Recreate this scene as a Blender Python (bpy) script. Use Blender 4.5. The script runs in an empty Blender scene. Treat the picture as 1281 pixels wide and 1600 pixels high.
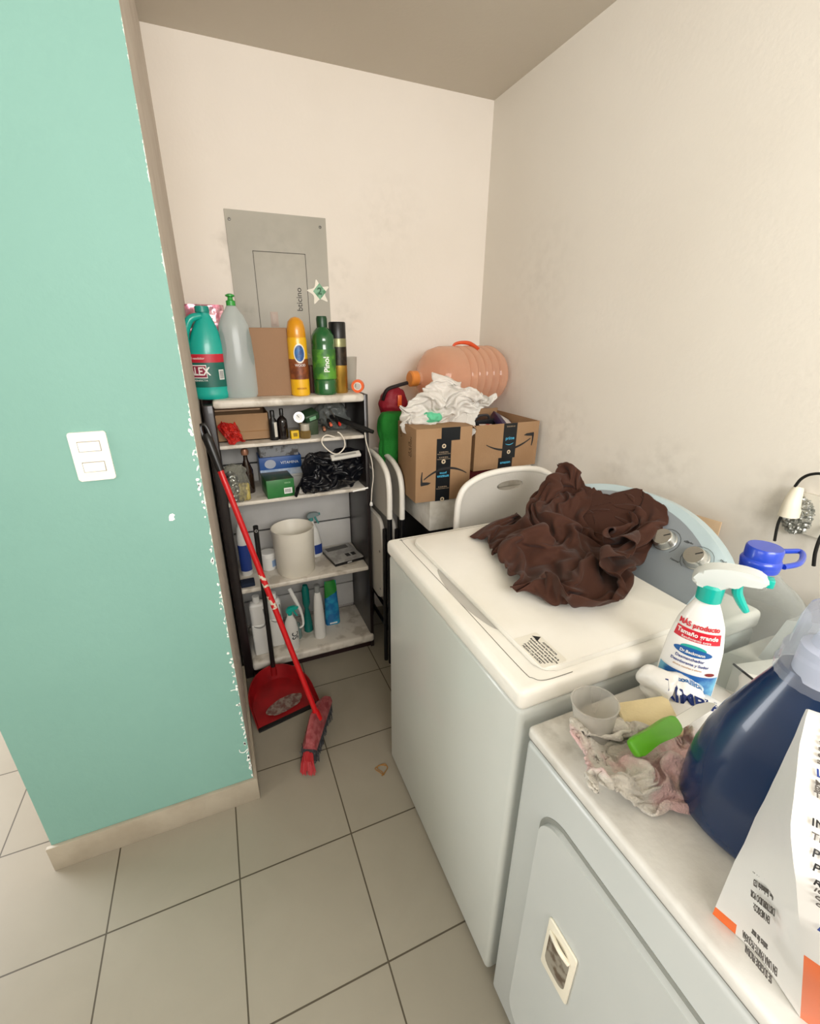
import bpy, bmesh, math, random
from math import sin, cos, pi, radians, sqrt
from mathutils import Vector, Matrix, noise, Euler
random.seed(7)
C = bpy.context.scene.collection
SC = bpy.context.scene
V = Vector

# ------------------------------------------------------------------ camera
CAM = V((-1.32907, -2.16096, 1.52433)); F = 690.573; YAW = .39021; PIT = -.37891; ROL = .00193; CXP = 627.925
fwd = V((sin(YAW)*cos(PIT), cos(YAW)*cos(PIT), sin(PIT)))
rt = V((cos(YAW), -sin(YAW), 0)); up = rt.cross(fwd)
rt, up = cos(ROL)*rt + sin(ROL)*up, -sin(ROL)*rt + cos(ROL)*up
cam = bpy.data.cameras.new('camera'); co = bpy.data.objects.new('camera', cam); C.objects.link(co)
co.matrix_world = Matrix(((rt.x, up.x, -fwd.x, CAM.x), (rt.y, up.y, -fwd.y, CAM.y), (rt.z, up.z, -fwd.z, CAM.z), (0, 0, 0, 1)))
cam.sensor_fit = 'VERTICAL'; cam.sensor_height = 36; cam.lens = F*36/1600; cam.shift_x = (640.5-CXP)/1600
cam.clip_start = .02
SC.camera = co
SC.view_settings.view_transform = 'Standard'; SC.view_settings.look = 'None'
SC.view_settings.gamma = 1; SC.view_settings.use_curve_mapping = False
SC.view_settings.exposure = 0.12

def at(px, py, x=None, y=None, z=None):
    """world point seen at a photo pixel on the plane x=, y= or z="""
    d = fwd + rt*((px-CXP)/F) - up*((py-800)/F)
    if x is not None: t = (x-CAM.x)/d.x
    elif y is not None: t = (y-CAM.y)/d.y
    else: t = (z-CAM.z)/d.z
    return CAM + d*t

# ------------------------------------------------------------------ world and light
W = bpy.data.worlds.new('world'); SC.world = W; W.use_nodes = True
W.node_tree.nodes['Background'].inputs[0].default_value = (.80, .90, 1, 1)
W.node_tree.nodes['Background'].inputs[1].default_value = 1.0
def area(name, loc, target, sx, sy, power, col):
    l = bpy.data.lights.new(name, 'AREA'); l.shape = 'RECTANGLE'; l.size = sx; l.size_y = sy; l.energy = power; l.color = col
    o = bpy.data.objects.new(name, l); C.objects.link(o); o.location = loc
    o.rotation_euler = (V(target)-V(loc)).to_track_quat('-Z', 'Y').to_euler()
    o['label'] = 'daylight or added fill light at the opening'; o['kind'] = 'structure'
    return o
area('window_light', (-1.0, -3.42, 1.98), (-.9, 0, 1.75), 1.5, .8, 52, (1, .97, .93))
area('side_fill_light', (-3.92, -2.3, 1.95), (0, -1.6, 4.2), 1.9, .85, 24, (1, .96, .92))  # added fill to brighten the right wall, aimed upward; no known window
area('doorway_light', (-3.92, .45, 1.1), (-2.2, .2, 0.0), 1.3, 2.1, 85, (.97, .98, 1))

# ------------------------------------------------------------------ helpers
def lin(h):
    if isinstance(h, str):
        h = h.lstrip('#'); c = [int(h[i:i+2], 16)/255 for i in (0, 2, 4)]
    else: c = [x/255 for x in h]
    return tuple(x/12.92 if x <= .04045 else ((x+.055)/1.055)**2.4 for x in c) + (1,)
MATS = {}
def mat(name, col, rough=.5, metal=0, bump=None, var=None, trans=0, coat=0, sss=0, spec=.5, sheen=0, emit=None):
    if name in MATS: return MATS[name]
    m = bpy.data.materials.new(name); m.use_nodes = True; nt = m.node_tree; b = nt.nodes['Principled BSDF']
    L = nt.links
    b.inputs['Base Color'].default_value = lin(col); b.inputs['Roughness'].default_value = rough
    b.inputs['Metallic'].default_value = metal; b.inputs['Coat Weight'].default_value = coat
    b.inputs['Specular IOR Level'].default_value = spec
    b.inputs['Transmission Weight'].default_value = trans
    b.inputs['Sheen Weight'].default_value = sheen
    if sss: b.inputs['Subsurface Weight'].default_value = sss; b.inputs['Subsurface Scale'].default_value = .01
    tc = nt.nodes.new('ShaderNodeTexCoord')
    if var:   # (scale, second colour, lo, hi)
        n = nt.nodes.new('ShaderNodeTexNoise'); n.inputs['Scale'].default_value = var[0]; n.inputs['Detail'].default_value = 5
        r = nt.nodes.new('ShaderNodeMapRange'); r.inputs[1].default_value = var[2]; r.inputs[2].default_value = var[3]
        mx = nt.nodes.new('ShaderNodeMix'); mx.data_type = 'RGBA'
        mx.inputs[6].default_value = lin(col); mx.inputs[7].default_value = lin(var[1])
        L.new(tc.outputs['Object'], n.inputs['Vector']); L.new(n.outputs['Fac'], r.inputs[0]); L.new(r.outputs[0], mx.inputs[0])
        L.new(mx.outputs[2], b.inputs['Base Color'])
    if bump:  # (scale, strength)
        n = nt.nodes.new('ShaderNodeTexNoise'); n.inputs['Scale'].default_value = bump[0]; n.inputs['Detail'].default_value = 4
        bp = nt.nodes.new('ShaderNodeBump'); bp.inputs['Strength'].default_value = bump[1]; bp.inputs['Distance'].default_value = .004
        L.new(tc.outputs['Object'], n.inputs['Vector']); L.new(n.outputs['Fac'], bp.inputs['Height']); L.new(bp.outputs[0], b.inputs['Normal'])
    MATS[name] = m; return m
def thin(name, col, opac=.2, rough=.1, body=None, bump=None, rim=.45):
    """thin clear or milky plastic wall: see-through mixed with a glossy / milky surface"""
    if name in MATS: return MATS[name]
    m = bpy.data.materials.new(name); m.use_nodes = True; nt = m.node_tree; L = nt.links
    b = nt.nodes['Principled BSDF']; b.inputs['Base Color'].default_value = lin(body or col); b.inputs['Roughness'].default_value = rough
    t = nt.nodes.new('ShaderNodeBsdfTransparent'); t.inputs[0].default_value = lin(col)
    lw = nt.nodes.new('ShaderNodeLayerWeight'); lw.inputs[0].default_value = .35
    mr = nt.nodes.new('ShaderNodeMapRange'); mr.inputs[3].default_value = opac; mr.inputs[4].default_value = min(1, opac+rim)
    mx = nt.nodes.new('ShaderNodeMixShader'); L.new(lw.outputs['Facing'], mr.inputs[0]); L.new(mr.outputs[0], mx.inputs[0])
    L.new(t.outputs[0], mx.inputs[1]); L.new(b.outputs[0], mx.inputs[2]); L.new(mx.outputs[0], nt.nodes['Material Output'].inputs[0])
    if bump:
        tc = nt.nodes.new('ShaderNodeTexCoord'); n = nt.nodes.new('ShaderNodeTexNoise'); n.inputs['Scale'].default_value = bump[0]; n.inputs['Detail'].default_value = 4
        n.inputs['Distortion'].default_value = .8
        bp = nt.nodes.new('ShaderNodeBump'); bp.inputs['Strength'].default_value = bump[1]; bp.inputs['Distance'].default_value = .01
        L.new(tc.outputs['Object'], n.inputs['Vector']); L.new(n.outputs['Fac'], bp.inputs['Height']); L.new(bp.outputs[0], b.inputs['Normal'])
    MATS[name] = m; return m

def wm(o):
    m = Matrix.Identity(4)
    while o is not None:
        m = o.matrix_basis @ m; o = o.parent
    return m
def tag(o, label=None, cat=None, group=None, kind=None):
    if label: o['label'] = label
    if cat: o['category'] = cat
    if group: o['group'] = group
    if kind: o['kind'] = kind
    return o
def thing(name, label, cat, loc=(0, 0, 0), rot=(0, 0, 0), group=None):
    o = bpy.data.objects.new(name, None); C.objects.link(o); o.location = loc; o.rotation_euler = rot
    o.empty_display_size = .05
    o.matrix_basis = Matrix.Translation(V(loc)) @ Euler(rot).to_matrix().to_4x4()
    return tag(o, label, cat, group)
def part(name, bm, m, parent=None, world=False, ang=35, label=None, smooth=True):
    if isinstance(bm, bmesh.types.BMesh):
        bmesh.ops.recalc_face_normals(bm, faces=bm.faces[:])
        me = bpy.data.meshes.new(name); bm.to_mesh(me); bm.free()
    else: me = bm
    if smooth:
        me.shade_smooth(); me.set_sharp_from_angle(angle=radians(ang))
    ms = m if isinstance(m, (list, tuple)) else [m]
    if len(me.materials) == 0:
        for k in ms: me.materials.append(k)
    else: me.materials[0] = ms[0]
    o = bpy.data.objects.new(name, me); C.objects.link(o)
    if parent is not None:
        o.parent = parent
        if world: me.transform(wm(parent).inverted())
    if label: o['label'] = label
    return o
def struct(name, bm, m, **k): return tag(part(name, bm, m, **k), kind='structure')
def B(): return bmesh.new()
def box(bm, x0, x1, y0, y1, z0, z1, bev=0, seg=2, M=None, mi=0):
    r = bmesh.ops.create_cube(bm, size=1); vs = r['verts']
    for v in vs: v.co = V(((x0+x1)/2+v.co.x*(x1-x0), (y0+y1)/2+v.co.y*(y1-y0), (z0+z1)/2+v.co.z*(z1-z0)))
    fs = set(f for v in vs for f in v.link_faces)
    if bev:
        es = list(set(e for v in vs for e in v.link_edges))
        rr = bmesh.ops.bevel(bm, geom=es, offset=bev, segments=seg, affect='EDGES', profile=.5)
        vs = list(set(v for f in rr['faces'] for v in f.verts) | set(v for v in vs if v.is_valid))
        fs = set(f for v in vs for f in v.link_faces)
    for f in fs: f.material_index = mi
    if M is not None:
        for v in vs: v.co = M @ v.co
    return bm
def boxm(*a, **k): return box(B(), *a, **k)
def lathe(bm, prof, c=(0, 0, 0), sx=1, sy=1, seg=36, M=None, cap0=True, cap1=True, mod=None):
    rings = []
    for (r, z) in prof:
        ring = []
        for i in range(seg):
            a = 2*pi*i/seg; rr = r if mod is None else r*mod(a, z)
            p = V((c[0]+rr*cos(a)*sx, c[1]+rr*sin(a)*sy, c[2]+z))
            ring.append(bm.verts.new(M @ p if M is not None else p))
        rings.append(ring)
    for a, b in zip(rings, rings[1:]):
        for i in range(seg): bm.faces.new((a[i], a[(i+1) % seg], b[(i+1) % seg], b[i]))
    if cap0: bm.faces.new(rings[0][::-1])
    if cap1: bm.faces.new(rings[-1])
    return bm
def smoothpath(pts, n=6, closed=False):
    pts = [V(p) for p in pts]; out = []; N = len(pts)
    rng = range(N if closed else N-1)
    for i in rng:
        if closed: p0, p1, p2, p3 = pts[(i-1) % N], pts[i], pts[(i+1) % N], pts[(i+2) % N]
        else: p0, p1, p2, p3 = pts[max(i-1, 0)], pts[i], pts[i+1], pts[min(i+2, N-1)]
        for k in range(n):
            t = k/n
            out.append(.5*((2*p1)+(p2-p0)*t+(2*p0-5*p1+4*p2-p3)*t*t+(3*p1-p0-3*p2+p3)*t**3))
    if not closed: out.append(pts[-1])
    return out
def tube(bm, pts, r, seg=10, closed=False, n=6, flat=1):
    R0 = r if isinstance(r, (list, tuple)) else None
    N0 = len(pts); P = smoothpath(pts, n, closed) if n > 1 else [V(p) for p in pts]
    def rad(i):
        if R0 is None: return r
        t = i/max(1, len(P)-1)*(N0-1); k = min(int(t), N0-2); return R0[k]*(1-(t-k))+R0[k+1]*(t-k)
    rings = []; nrm = None
    for i, p in enumerate(P):
        a = P[i-1] if i > 0 else (P[-1] if closed else P[0]); b = P[i+1] if i < len(P)-1 else (P[0] if closed else P[-1])
        t = (b-a).normalized()
        if nrm is None:
            nrm = t.orthogonal().normalized()
        nrm = (nrm - t*nrm.dot(t)).normalized(); bi = t.cross(nrm)
        rings.append([bm.verts.new(p+(nrm*cos(2*pi*k/seg)+bi*sin(2*pi*k/seg)*flat)*rad(i)) for k in range(seg)])
    m = len(rings)
    for i in range(m if closed else m-1):
        a, b = rings[i], rings[(i+1) % m]
        for k in range(seg): bm.faces.new((a[k], a[(k+1) % seg], b[(k+1) % seg], b[k]))
    if not closed: bm.faces.new(rings[0][::-1]); bm.faces.new(rings[-1])
    return bm
def prism(bm, outline, th, M=None, bev=0, mi=0):
    a = [bm.verts.new((p[0], p[1], 0)) for p in outline]; b = [bm.verts.new((p[0], p[1], th)) for p in outline]
    n = len(a); fs = [bm.faces.new(a[::-1]), bm.faces.new(b)]
    for i in range(n): fs.append(bm.faces.new((a[i], a[(i+1) % n], b[(i+1) % n], b[i])))
    for f in fs: f.material_index = mi
    vs = a+b
    if bev:
        es = list(set(fs[0].edges) | set(fs[1].edges))
        r = bmesh.ops.bevel(bm, geom=es, offset=bev, segments=3, affect='EDGES', profile=.5)
        vs = list(set([v for v in vs if v.is_valid]) | set(v for f in r['faces'] for v in f.verts))
    if M is not None:
        for v in vs: v.co = M @ v.co
    return bm
def rrect(x0, x1, y0, y1, r, n=5):
    o = []
    for cx, cy, a0 in ((x1-r, y1-r, 0), (x0+r, y1-r, 90), (x0+r, y0+r, 180), (x1-r, y0+r, 270)):
        for k in range(n+1):
            a = radians(a0+90*k/n); o.append((cx+r*cos(a), cy+r*sin(a)))
    return o
def frame(o, x, y, z=None):
    """matrix with local x, y axes (world vectors) at origin o"""
    x = V(x).normalized(); y = V(y); y = (y-x*y.dot(x)).normalized(); z = x.cross(y)
    return Matrix(((x.x, y.x, z.x, o[0]), (x.y, y.y, z.y, o[1]), (x.z, y.z, z.z, o[2]), (0, 0, 0, 1)))
def text(body, size, M, m, parent, bold=0, align='CENTER', name='lettering', bend=None, sx=1, world=False, ext=.0002):
    cu = bpy.data.curves.new(name, 'FONT'); cu.body = body; cu.size = size; cu.extrude = ext; cu.offset = bold*size
    cu.align_x = align; cu.align_y = 'CENTER'; cu.resolution_u = 3
    t = bpy.data.objects.new(name, cu); C.objects.link(t)
    dg = bpy.context.evaluated_depsgraph_get(); me = bpy.data.meshes.new_from_object(t.evaluated_get(dg)); bpy.data.objects.remove(t)
    for v in me.vertices:
        p = V((v.co.x*sx, v.co.y, v.co.z))
        v.co = bend(p) if bend else M @ p
    return part(name, me, m, parent, world=world, smooth=False)
def elbend(rx, ry, a0, z0, off=.0006):
    """wrap text on an ellipse cylinder; a0 = facing angle (deg), z0 = height"""
    def f(p):
        R = (rx+ry)/2; a = radians(a0)+p.x/R
        return V(((rx+off+p.z)*cos(a), (ry+off+p.z)*sin(a), z0+p.y))
    return f
def patch(bm, rx, ry, a0, a1, z0, z1, off=.0005, n=20, prof=None):
    """label wrapped on a (possibly tapering) elliptical body"""
    rows = []; nz = 6 if prof else 1
    for j in range(nz+1):
        z = z0+(z1-z0)*j/nz; k = prof(z) if prof else 1
        rows.append([bm.verts.new(((rx*k+off)*cos(radians(a0+(a1-a0)*i/n)), (ry*k+off)*sin(radians(a0+(a1-a0)*i/n)), z)) for i in range(n+1)])
    for a, b in zip(rows, rows[1:]):
        for i in range(n): bm.faces.new((a[i], a[i+1], b[i+1], b[i]))
    return bm
def fr(p, warp=0.5, oct=3):
    """ridged folds field"""
    q = p + V((noise.noise(p*.7), noise.noise(p*.7+V((9, 2, 4))), noise.noise(p*.7+V((3, 7, 1)))))*warp
    s = 0; a = 1; f = 1
    for k in range(oct):
        s += a*(1-abs(noise.noise(q*f+V((k*5.1, 0, 0))))*2.4); a *= .5; f *= 2.1
    return s
def blob(lobes, voxel=.006, smooth=4, fold=(30, .004), aniso=(1, 1, 1), warp=.5, squash=None, it2=2, along=None, style='fold', oct=3, stretch=.2):
    """soft crumpled body: rounded lobes joined into one skin, then creased"""
    bm = B()
    for l in lobes:
        if l[0] == 'e':
            c, r = V(l[1]), l[2]; Mx = Matrix.Translation(c) @ Euler([radians(q) for q in (l[3] if len(l) > 3 else (0, 0, 0))]).to_matrix().to_4x4() @ Matrix.Diagonal((*r, 1))
            bmesh.ops.create_icosphere(bm, subdivisions=3, radius=1, matrix=Mx)
        else: tube(bm, l[1], l[2], seg=10)
    me = bpy.data.meshes.new('tmp'); bm.to_mesh(me); bm.free()
    o = bpy.data.objects.new('tmp', me); C.objects.link(o)
    r = o.modifiers.new('r', 'REMESH'); r.mode = 'VOXEL'; r.voxel_size = voxel
    s = o.modifiers.new('s', 'SMOOTH'); s.iterations = smooth; s.factor = .5
    dg = bpy.context.evaluated_depsgraph_get(); me2 = bpy.data.meshes.new_from_object(o.evaluated_get(dg)); bpy.data.objects.remove(o)
    A = V(aniso); ns = [v.normal.copy() for v in me2.vertices]
    if along is not None: al = V(along).normalized()
    for v, nn in zip(me2.vertices, ns):
        q = v.co
        if along is not None: q = q-al*q.dot(al)*(1-stretch)
        p = V((q.x*A.x, q.y*A.y, q.z*A.z))*fold[0]
        if style == 'crinkle':
            w = p+V((noise.noise(p*.6), noise.noise(p*.6+V((9, 2, 4))), noise.noise(p*.6+V((3, 7, 1)))))*warp
            d = noise.voronoi(w)[0]; f = .55-min(1, (d[1]-d[0])*1.3)+.35*noise.noise(p*.8)
            d = noise.voronoi(w*2.3)[0]; f += .35*(.5-min(1, (d[1]-d[0])*1.3))
            v.co += nn*f*fold[1]
        elif style == 'billow':
            w = p+V((noise.noise(p*.45), noise.noise(p*.45+V((9, 2, 4))), noise.noise(p*.45+V((3, 7, 1)))))*warp
            v.co += nn*(abs(noise.noise(w))*2.2-.5+.45*(abs(noise.noise(w*2.1+V((4, 0, 8))))*2.2-.4)+(.10*noise.noise(q*70) if oct > 2 else 0))*fold[1]
        else: v.co += nn*(fr(p, warp, oct)-.9)*fold[1]
        if squash is not None and v.co.z < squash: v.co.z = squash + .0005
    bm = B(); bm.from_mesh(me2)
    for _ in range(it2): bmesh.ops.smooth_vert(bm, verts=bm.verts[:], factor=.3, use_axis_x=True, use_axis_y=True, use_axis_z=True)
    bm.to_mesh(me2); bm.free()
    return me2

# ------------------------------------------------------------------ materials of the room
def wallmat(name, col, col2, bumps=.14, chips=None, vscale=1.2):
    m = mat(name, col, .75, bump=(60, bumps), var=(vscale, col2, .4, .75), spec=.25)
    return m
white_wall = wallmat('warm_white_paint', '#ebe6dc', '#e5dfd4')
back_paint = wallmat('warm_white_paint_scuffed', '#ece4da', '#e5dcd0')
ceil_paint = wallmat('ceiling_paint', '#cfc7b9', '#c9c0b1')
grey_plaster = mat('grey_plaster', '#cfc5b9', .8, bump=(90, .25), var=(9, '#c6baad', .4, .7), spec=.2)
def add_dirt(m, col, spots):
    """smudges with a place of their own: spots = (x,y,z, radius, strength)"""
    nt = m.node_tree; L = nt.links; b = nt.nodes['Principled BSDF']; src = b.inputs['Base Color'].links[0].from_socket
    tc = nt.nodes.new('ShaderNodeTexCoord'); nz = nt.nodes.new('ShaderNodeTexNoise'); nz.inputs['Scale'].default_value = 22; nz.inputs['Detail'].default_value = 6
    L.new(tc.outputs['Object'], nz.inputs['Vector'])
    for (x, y, z, r, s) in spots:
        d = nt.nodes.new('ShaderNodeVectorMath'); d.operation = 'DISTANCE'; d.inputs[1].default_value = (x, y, z); L.new(tc.outputs['Object'], d.inputs[0])
        mr = nt.nodes.new('ShaderNodeMapRange'); mr.inputs[1].default_value = 0; mr.inputs[2].default_value = r; mr.inputs[3].default_value = 1; mr.inputs[4].default_value = 0
        L.new(d.outputs['Value'], mr.inputs[0])
        n2 = nt.nodes.new('ShaderNodeMapRange'); n2.inputs[1].default_value = .42; n2.inputs[2].default_value = .68; n2.inputs[4].default_value = s; L.new(nz.outputs['Fac'], n2.inputs[0])
        mu = nt.nodes.new('ShaderNodeMath'); mu.operation = 'MULTIPLY'; L.new(mr.outputs[0], mu.inputs[0]); L.new(n2.outputs[0], mu.inputs[1])
        mx = nt.nodes.new('ShaderNodeMix'); mx.data_type = 'RGBA'; L.new(mu.outputs[0], mx.inputs[0]); L.new(src, mx.inputs[6]); mx.inputs[7].default_value = lin(col); src = mx.outputs[2]
    L.new(src, b.inputs['Base Color'])
add_dirt(back_paint, '#8a8174', [(-1.2, 0, 1.88, .07, .3), (-1.2, 0, 1.8, .06, .25), (-.74, 0, 1.78, .08, .25), (-.72, 0, 1.6, .09, .25), (-.88, 0, 1.945, .04, .5), (-.5, 0, 2.02, .22, .10), (-.55, 0, 1.75, .15, .06)])
add_dirt(white_wall, '#8f867a', [(0, -1.2, 1.12, .14, .25), (0, -1.0, 1.08, .12, .2), (0, -1.55, 1.1, .16, .3), (0, -.25, 1.3, .3, .10), (0, -.45, 1.75, .3, .1), (0, -.7, 1.15, .2, .2)])

# green wall paint, chipped along the corner
GX0, GX1, GY = -1.9744, -1.3919, -.9604
gm = mat('green_wall_paint', '#80aba0', .6, bump=(70, .15), var=(2.2, '#7ca79c', .35, .7), spec=.35)
nt = gm.node_tree; L = nt.links; b = nt.nodes['Principled BSDF']; src = b.inputs['Base Color'].links[0].from_socket
tc = nt.nodes.new('ShaderNodeTexCoord'); sp = nt.nodes.new('ShaderNodeSeparateXYZ'); L.new(tc.outputs['Object'], sp.inputs[0])
nz = nt.nodes.new('ShaderNodeTexNoise'); nz.inputs['Scale'].default_value = 38; nz.inputs['Detail'].default_value = 8; nz.inputs['Roughness'].default_value = .75
L.new(tc.outputs['Object'], nz.inputs['Vector'])
ma = nt.nodes.new('ShaderNodeMath'); ma.operation = 'MULTIPLY_ADD'; ma.inputs[1].default_value = .030; L.new(nz.outputs['Fac'], ma.inputs[0]); L.new(sp.outputs['X'], ma.inputs[2])
gt = nt.nodes.new('ShaderNodeMath'); gt.operation = 'GREATER_THAN'; gt.inputs[1].default_value = GX1+.0148; L.new(ma.outputs[0], gt.inputs[0])
mx = nt.nodes.new('ShaderNodeMix'); mx.data_type = 'RGBA'; L.new(gt.outputs[0], mx.inputs[0]); L.new(src, mx.inputs[6]); mx.inputs[7].default_value = lin('#dfe6dc'); L.new(mx.outputs[2], b.inputs['Base Color'])

# floor tiles
TS, TX, TY = .3477, -1.4637, -1.2085
fm = bpy.data.materials.new('beige_floor_tile'); fm.use_nodes = True; nt = fm.node_tree; L = nt.links; b = nt.nodes['Principled BSDF']
tc = nt.nodes.new('ShaderNodeTexCoord'); sp = nt.nodes.new('ShaderNodeSeparateXYZ'); L.new(tc.outputs['Object'], sp.inputs[0])
def mth(op, a, bb=None, c=None):
    n = nt.nodes.new('ShaderNodeMath'); n.operation = op
    for i, q in enumerate((a, bb, c)):
        if q is None: continue
        if isinstance(q, (int, float)): n.inputs[i].default_value = q
        else: L.new(q, n.inputs[i])
    return n.outputs[0]
def cell(o, off):
    u = mth('DIVIDE', mth('SUBTRACT', o, off), TS); fl = mth('FLOOR', u); f = mth('SUBTRACT', u, fl)
    return fl, mth('MINIMUM', f, mth('SUBTRACT', 1, f))
fx, ex = cell(sp.outputs['X'], TX); fy, ey = cell(sp.outputs['Y'], TY)
e = mth('MINIMUM', ex, ey); nzg = nt.nodes.new('ShaderNodeTexNoise'); nzg.inputs['Scale'].default_value = 30; L.new(tc.outputs['Object'], nzg.inputs['Vector'])
gr = mth('LESS_THAN', e, .0062)
cv = nt.nodes.new('ShaderNodeCombineXYZ'); L.new(fx, cv.inputs[0]); L.new(fy, cv.inputs[1])
wn = nt.nodes.new('ShaderNodeTexWhiteNoise'); L.new(cv.outputs[0], wn.inputs['Vector'])
n1 = nt.nodes.new('ShaderNodeTexNoise'); n1.inputs['Scale'].default_value = 5; n1.inputs['Detail'].default_value = 6; n1.inputs['Distortion'].default_value = 1.2
L.new(tc.outputs['Object'], n1.inputs['Vector'])
fac = mth('ADD', mth('MULTIPLY', n1.outputs['Fac'], .8), mth('MULTIPLY', wn.outputs['Value'], .25))
m1 = nt.nodes.new('ShaderNodeMix'); m1.data_type = 'RGBA'; L.new(fac, m1.inputs[0]); m1.inputs[6].default_value = lin('#979081'); m1.inputs[7].default_value = lin('#8c8576')
m2 = nt.nodes.new('ShaderNodeMix'); m2.data_type = 'RGBA'; L.new(gr, m2.inputs[0]); L.new(m1.outputs[2], m2.inputs[6]); m2.inputs[7].default_value = lin('#4a4234')
L.new(m2.outputs[2], b.inputs['Base Color'])
b.inputs['Roughness'].default_value = .42
bp = nt.nodes.new('ShaderNodeBump'); bp.inputs['Strength'].default_value = .5; bp.inputs['Distance'].default_value = .002
L.new(mth('ADD', mth('MULTIPLY', mth('SUBTRACT', 1, gr), 1.0), mth('MULTIPLY', n1.outputs['Fac'], .3)), bp.inputs['Height']); L.new(bp.outputs[0], b.inputs['Normal'])

# ------------------------------------------------------------------ room
H = 2.4985
struct('floor', boxm(-4, .12, -3.6, 1.5, -.1, 0), fm)
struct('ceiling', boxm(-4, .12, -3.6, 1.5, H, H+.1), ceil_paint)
struct('wall_back', boxm(GX1, .12, 0, .12, 0, H), back_paint)
struct('wall_right', boxm(0, .12, -3.6, 0, 0, H), white_wall)
bm = B(); box(bm, GX0, GX1, GY, .12, 0, H)
for f in bm.faces: f.material_index = 0 if f.normal.y < -.5 else 1
struct('wall_left', bm, [gm, grey_plaster])
struct('wall_far', boxm(-4, GX0, 1.38, 1.5, 0, H), white_wall)
def wall_with_hole(name, axis, c0, c1, a0, a1, h0, h1, z0, z1, m):
    bm = B()
    for (p, q, r, s) in ((a0, h0, 0, H), (h1, a1, 0, H), (h0, h1, 0, z0), (h0, h1, z1, H)):
        if q-p < .001 or s-r < .001: continue
        if axis == 'y': box(bm, p, q, c0, c1, r, s)
        else: box(bm, c0, c1, p, q, r, s)
    return struct(name, bm, m)
wall_with_hole('wall_front', 'y', -3.6, -3.48, -4, .12, -1.8, -.2, 1.5, 2.4, white_wall)
bm = B()
for (p, q, r, s_) in ((-3.6, -3.3, 0, H), (-3.3, -1.3, 0, 1.5), (-3.3, -1.3, 2.4, H), (-1.3, -.25, 0, H), (-.25, 1.15, 2.25, H), (1.15, 1.5, 0, H)): box(bm, -4.1, -3.98, p, q, r, s_)
struct('wall_side', bm, white_wall)
alum = mat('window_frame_aluminium', '#d8d8d6', .35, .6)
bm = B()
for x in (-1.8, -1.03, -.25): box(bm, x, x+.05, -3.56, -3.51, 1.5, 2.4, .003)
for z in (1.5, 2.35): box(bm, -1.75, -.25, -3.56, -3.51, z, z+.05, .003)
struct('window_1', bm, alum)
bm = B()
for y in (-.25, 1.11): box(bm, -4.06, -4.01, y, y+.04, 0, 2.25, .003)
box(bm, -4.06, -4.01, -.21, 1.11, 2.21, 2.25, .003)
struct('door_1', bm, alum)
tile_skirt = mat('baseboard_tile', '#aba190', .5, bump=(30, .2), var=(8, '#9b907e', .4, .7))
bm = B(); box(bm, GX0-.012, GX1+.0115, GY-.0115, GY, 0, .098, .0015)
struct('baseboard_left', bm, tile_skirt)
bm = B(); box(bm, GX1, GX1+.0115, GY, -.36, 0, .098, .0015)
struct('baseboard_alcove', bm, tile_skirt)
chip = mat('white_plaster_chip', '#f4f6f2', .8)
# flakes of lifted paint along the corner: part of the wall's surface
bm = B(); random.seed(3)
for k in range(75):
    z = .11+random.random()**1.2*1.25; w = .0015+.0035*random.random(); h = .002+.008*random.random(); x = GX1-.003-.008*random.random()**2
    o = [(w*cos(a)*(.6+.5*random.random()), h*sin(a)*(.6+.5*random.random())) for a in [i*pi/3.5 for i in range(7)]]
    prism(bm, o, .0012, Matrix.Translation((x, GY-.0009, z)) @ Euler((pi/2, random.uniform(-.5, .5), 0)).to_matrix().to_4x4())
tube(bm, [(GX1-.004, GY-.002, .235), (GX1-.014, GY-.004, .228), (GX1-.026, GY-.003, .232), (GX1-.028, GY-.002, .243)], .0013, seg=6)
tube(bm, [(GX1-.004, GY-.002, .49), (GX1-.012, GY-.003, .494), (GX1-.022, GY-.002, .493)], .0012, seg=6)
c = at(268, 808, y=GY)
prism(bm, [(-.007, -.009), (.001, -.01), (.007, -.007), (.005, .0), (.009, .005), (.004, .010), (-.003, .008), (-.006, .002)], .001, Matrix.Translation((c.x, GY-.0001, c.z)) @ Euler((pi/2, 0, 0)).to_matrix().to_4x4())
struct('trim_1', bm, chip)

# ------------------------------------------------------------------ shared materials
enamel_shaded = mat('white_enamel_shaded', '#c8cbc6', .3, var=(3, '#c2c6c1', .4, .7), coat=.3)  # cabinet shade painted in: greyed version of the white on the deck
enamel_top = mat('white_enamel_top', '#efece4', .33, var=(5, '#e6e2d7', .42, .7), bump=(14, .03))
dry_side_shaded = mat('dryer_enamel_shaded', '#bfc2bf', .34, var=(3, '#babebb', .4, .7), coat=.2)  # shade on the front put into the colour; the dryer itself is white
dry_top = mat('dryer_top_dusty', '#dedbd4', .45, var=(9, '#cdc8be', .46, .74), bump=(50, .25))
dark = mat('near_black', '#0f0e0e', .6)
blackpl = mat('black_plastic', '#141415', .35)
whitepl = mat('white_plastic', '#ecebe6', .35)
cream = mat('cream_plastic', '#e6dfcc', .4)
add_dirt(dry_top, '#8f887c', [(.03, .66, .88, .10, .75), (.10, .66, .88, .12, .5), (.05, .55, .88, .10, .4), (.02, .40, .88, .12, .3)])
grime = mat('brown_grime', '#4a3a2a', .8)
ink = mat('black_ink', '#1b1b1d', .6)
inkblue = mat('blue_ink', '#1d3a86', .5)
whiteink = mat('white_ink', '#f2f2ee', .5)
redink = mat('red_ink', '#c8192c', .45)
cyanink = mat('cyan_ink', '#4fb3d9', .5)
card = mat('brown_cardboard', '#a18161', .8, bump=(120, .15), var=(6, '#987757', .4, .7), spec=.2)
card_in = mat('cardboard_inside', '#94704b', .85, spec=.2)
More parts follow.
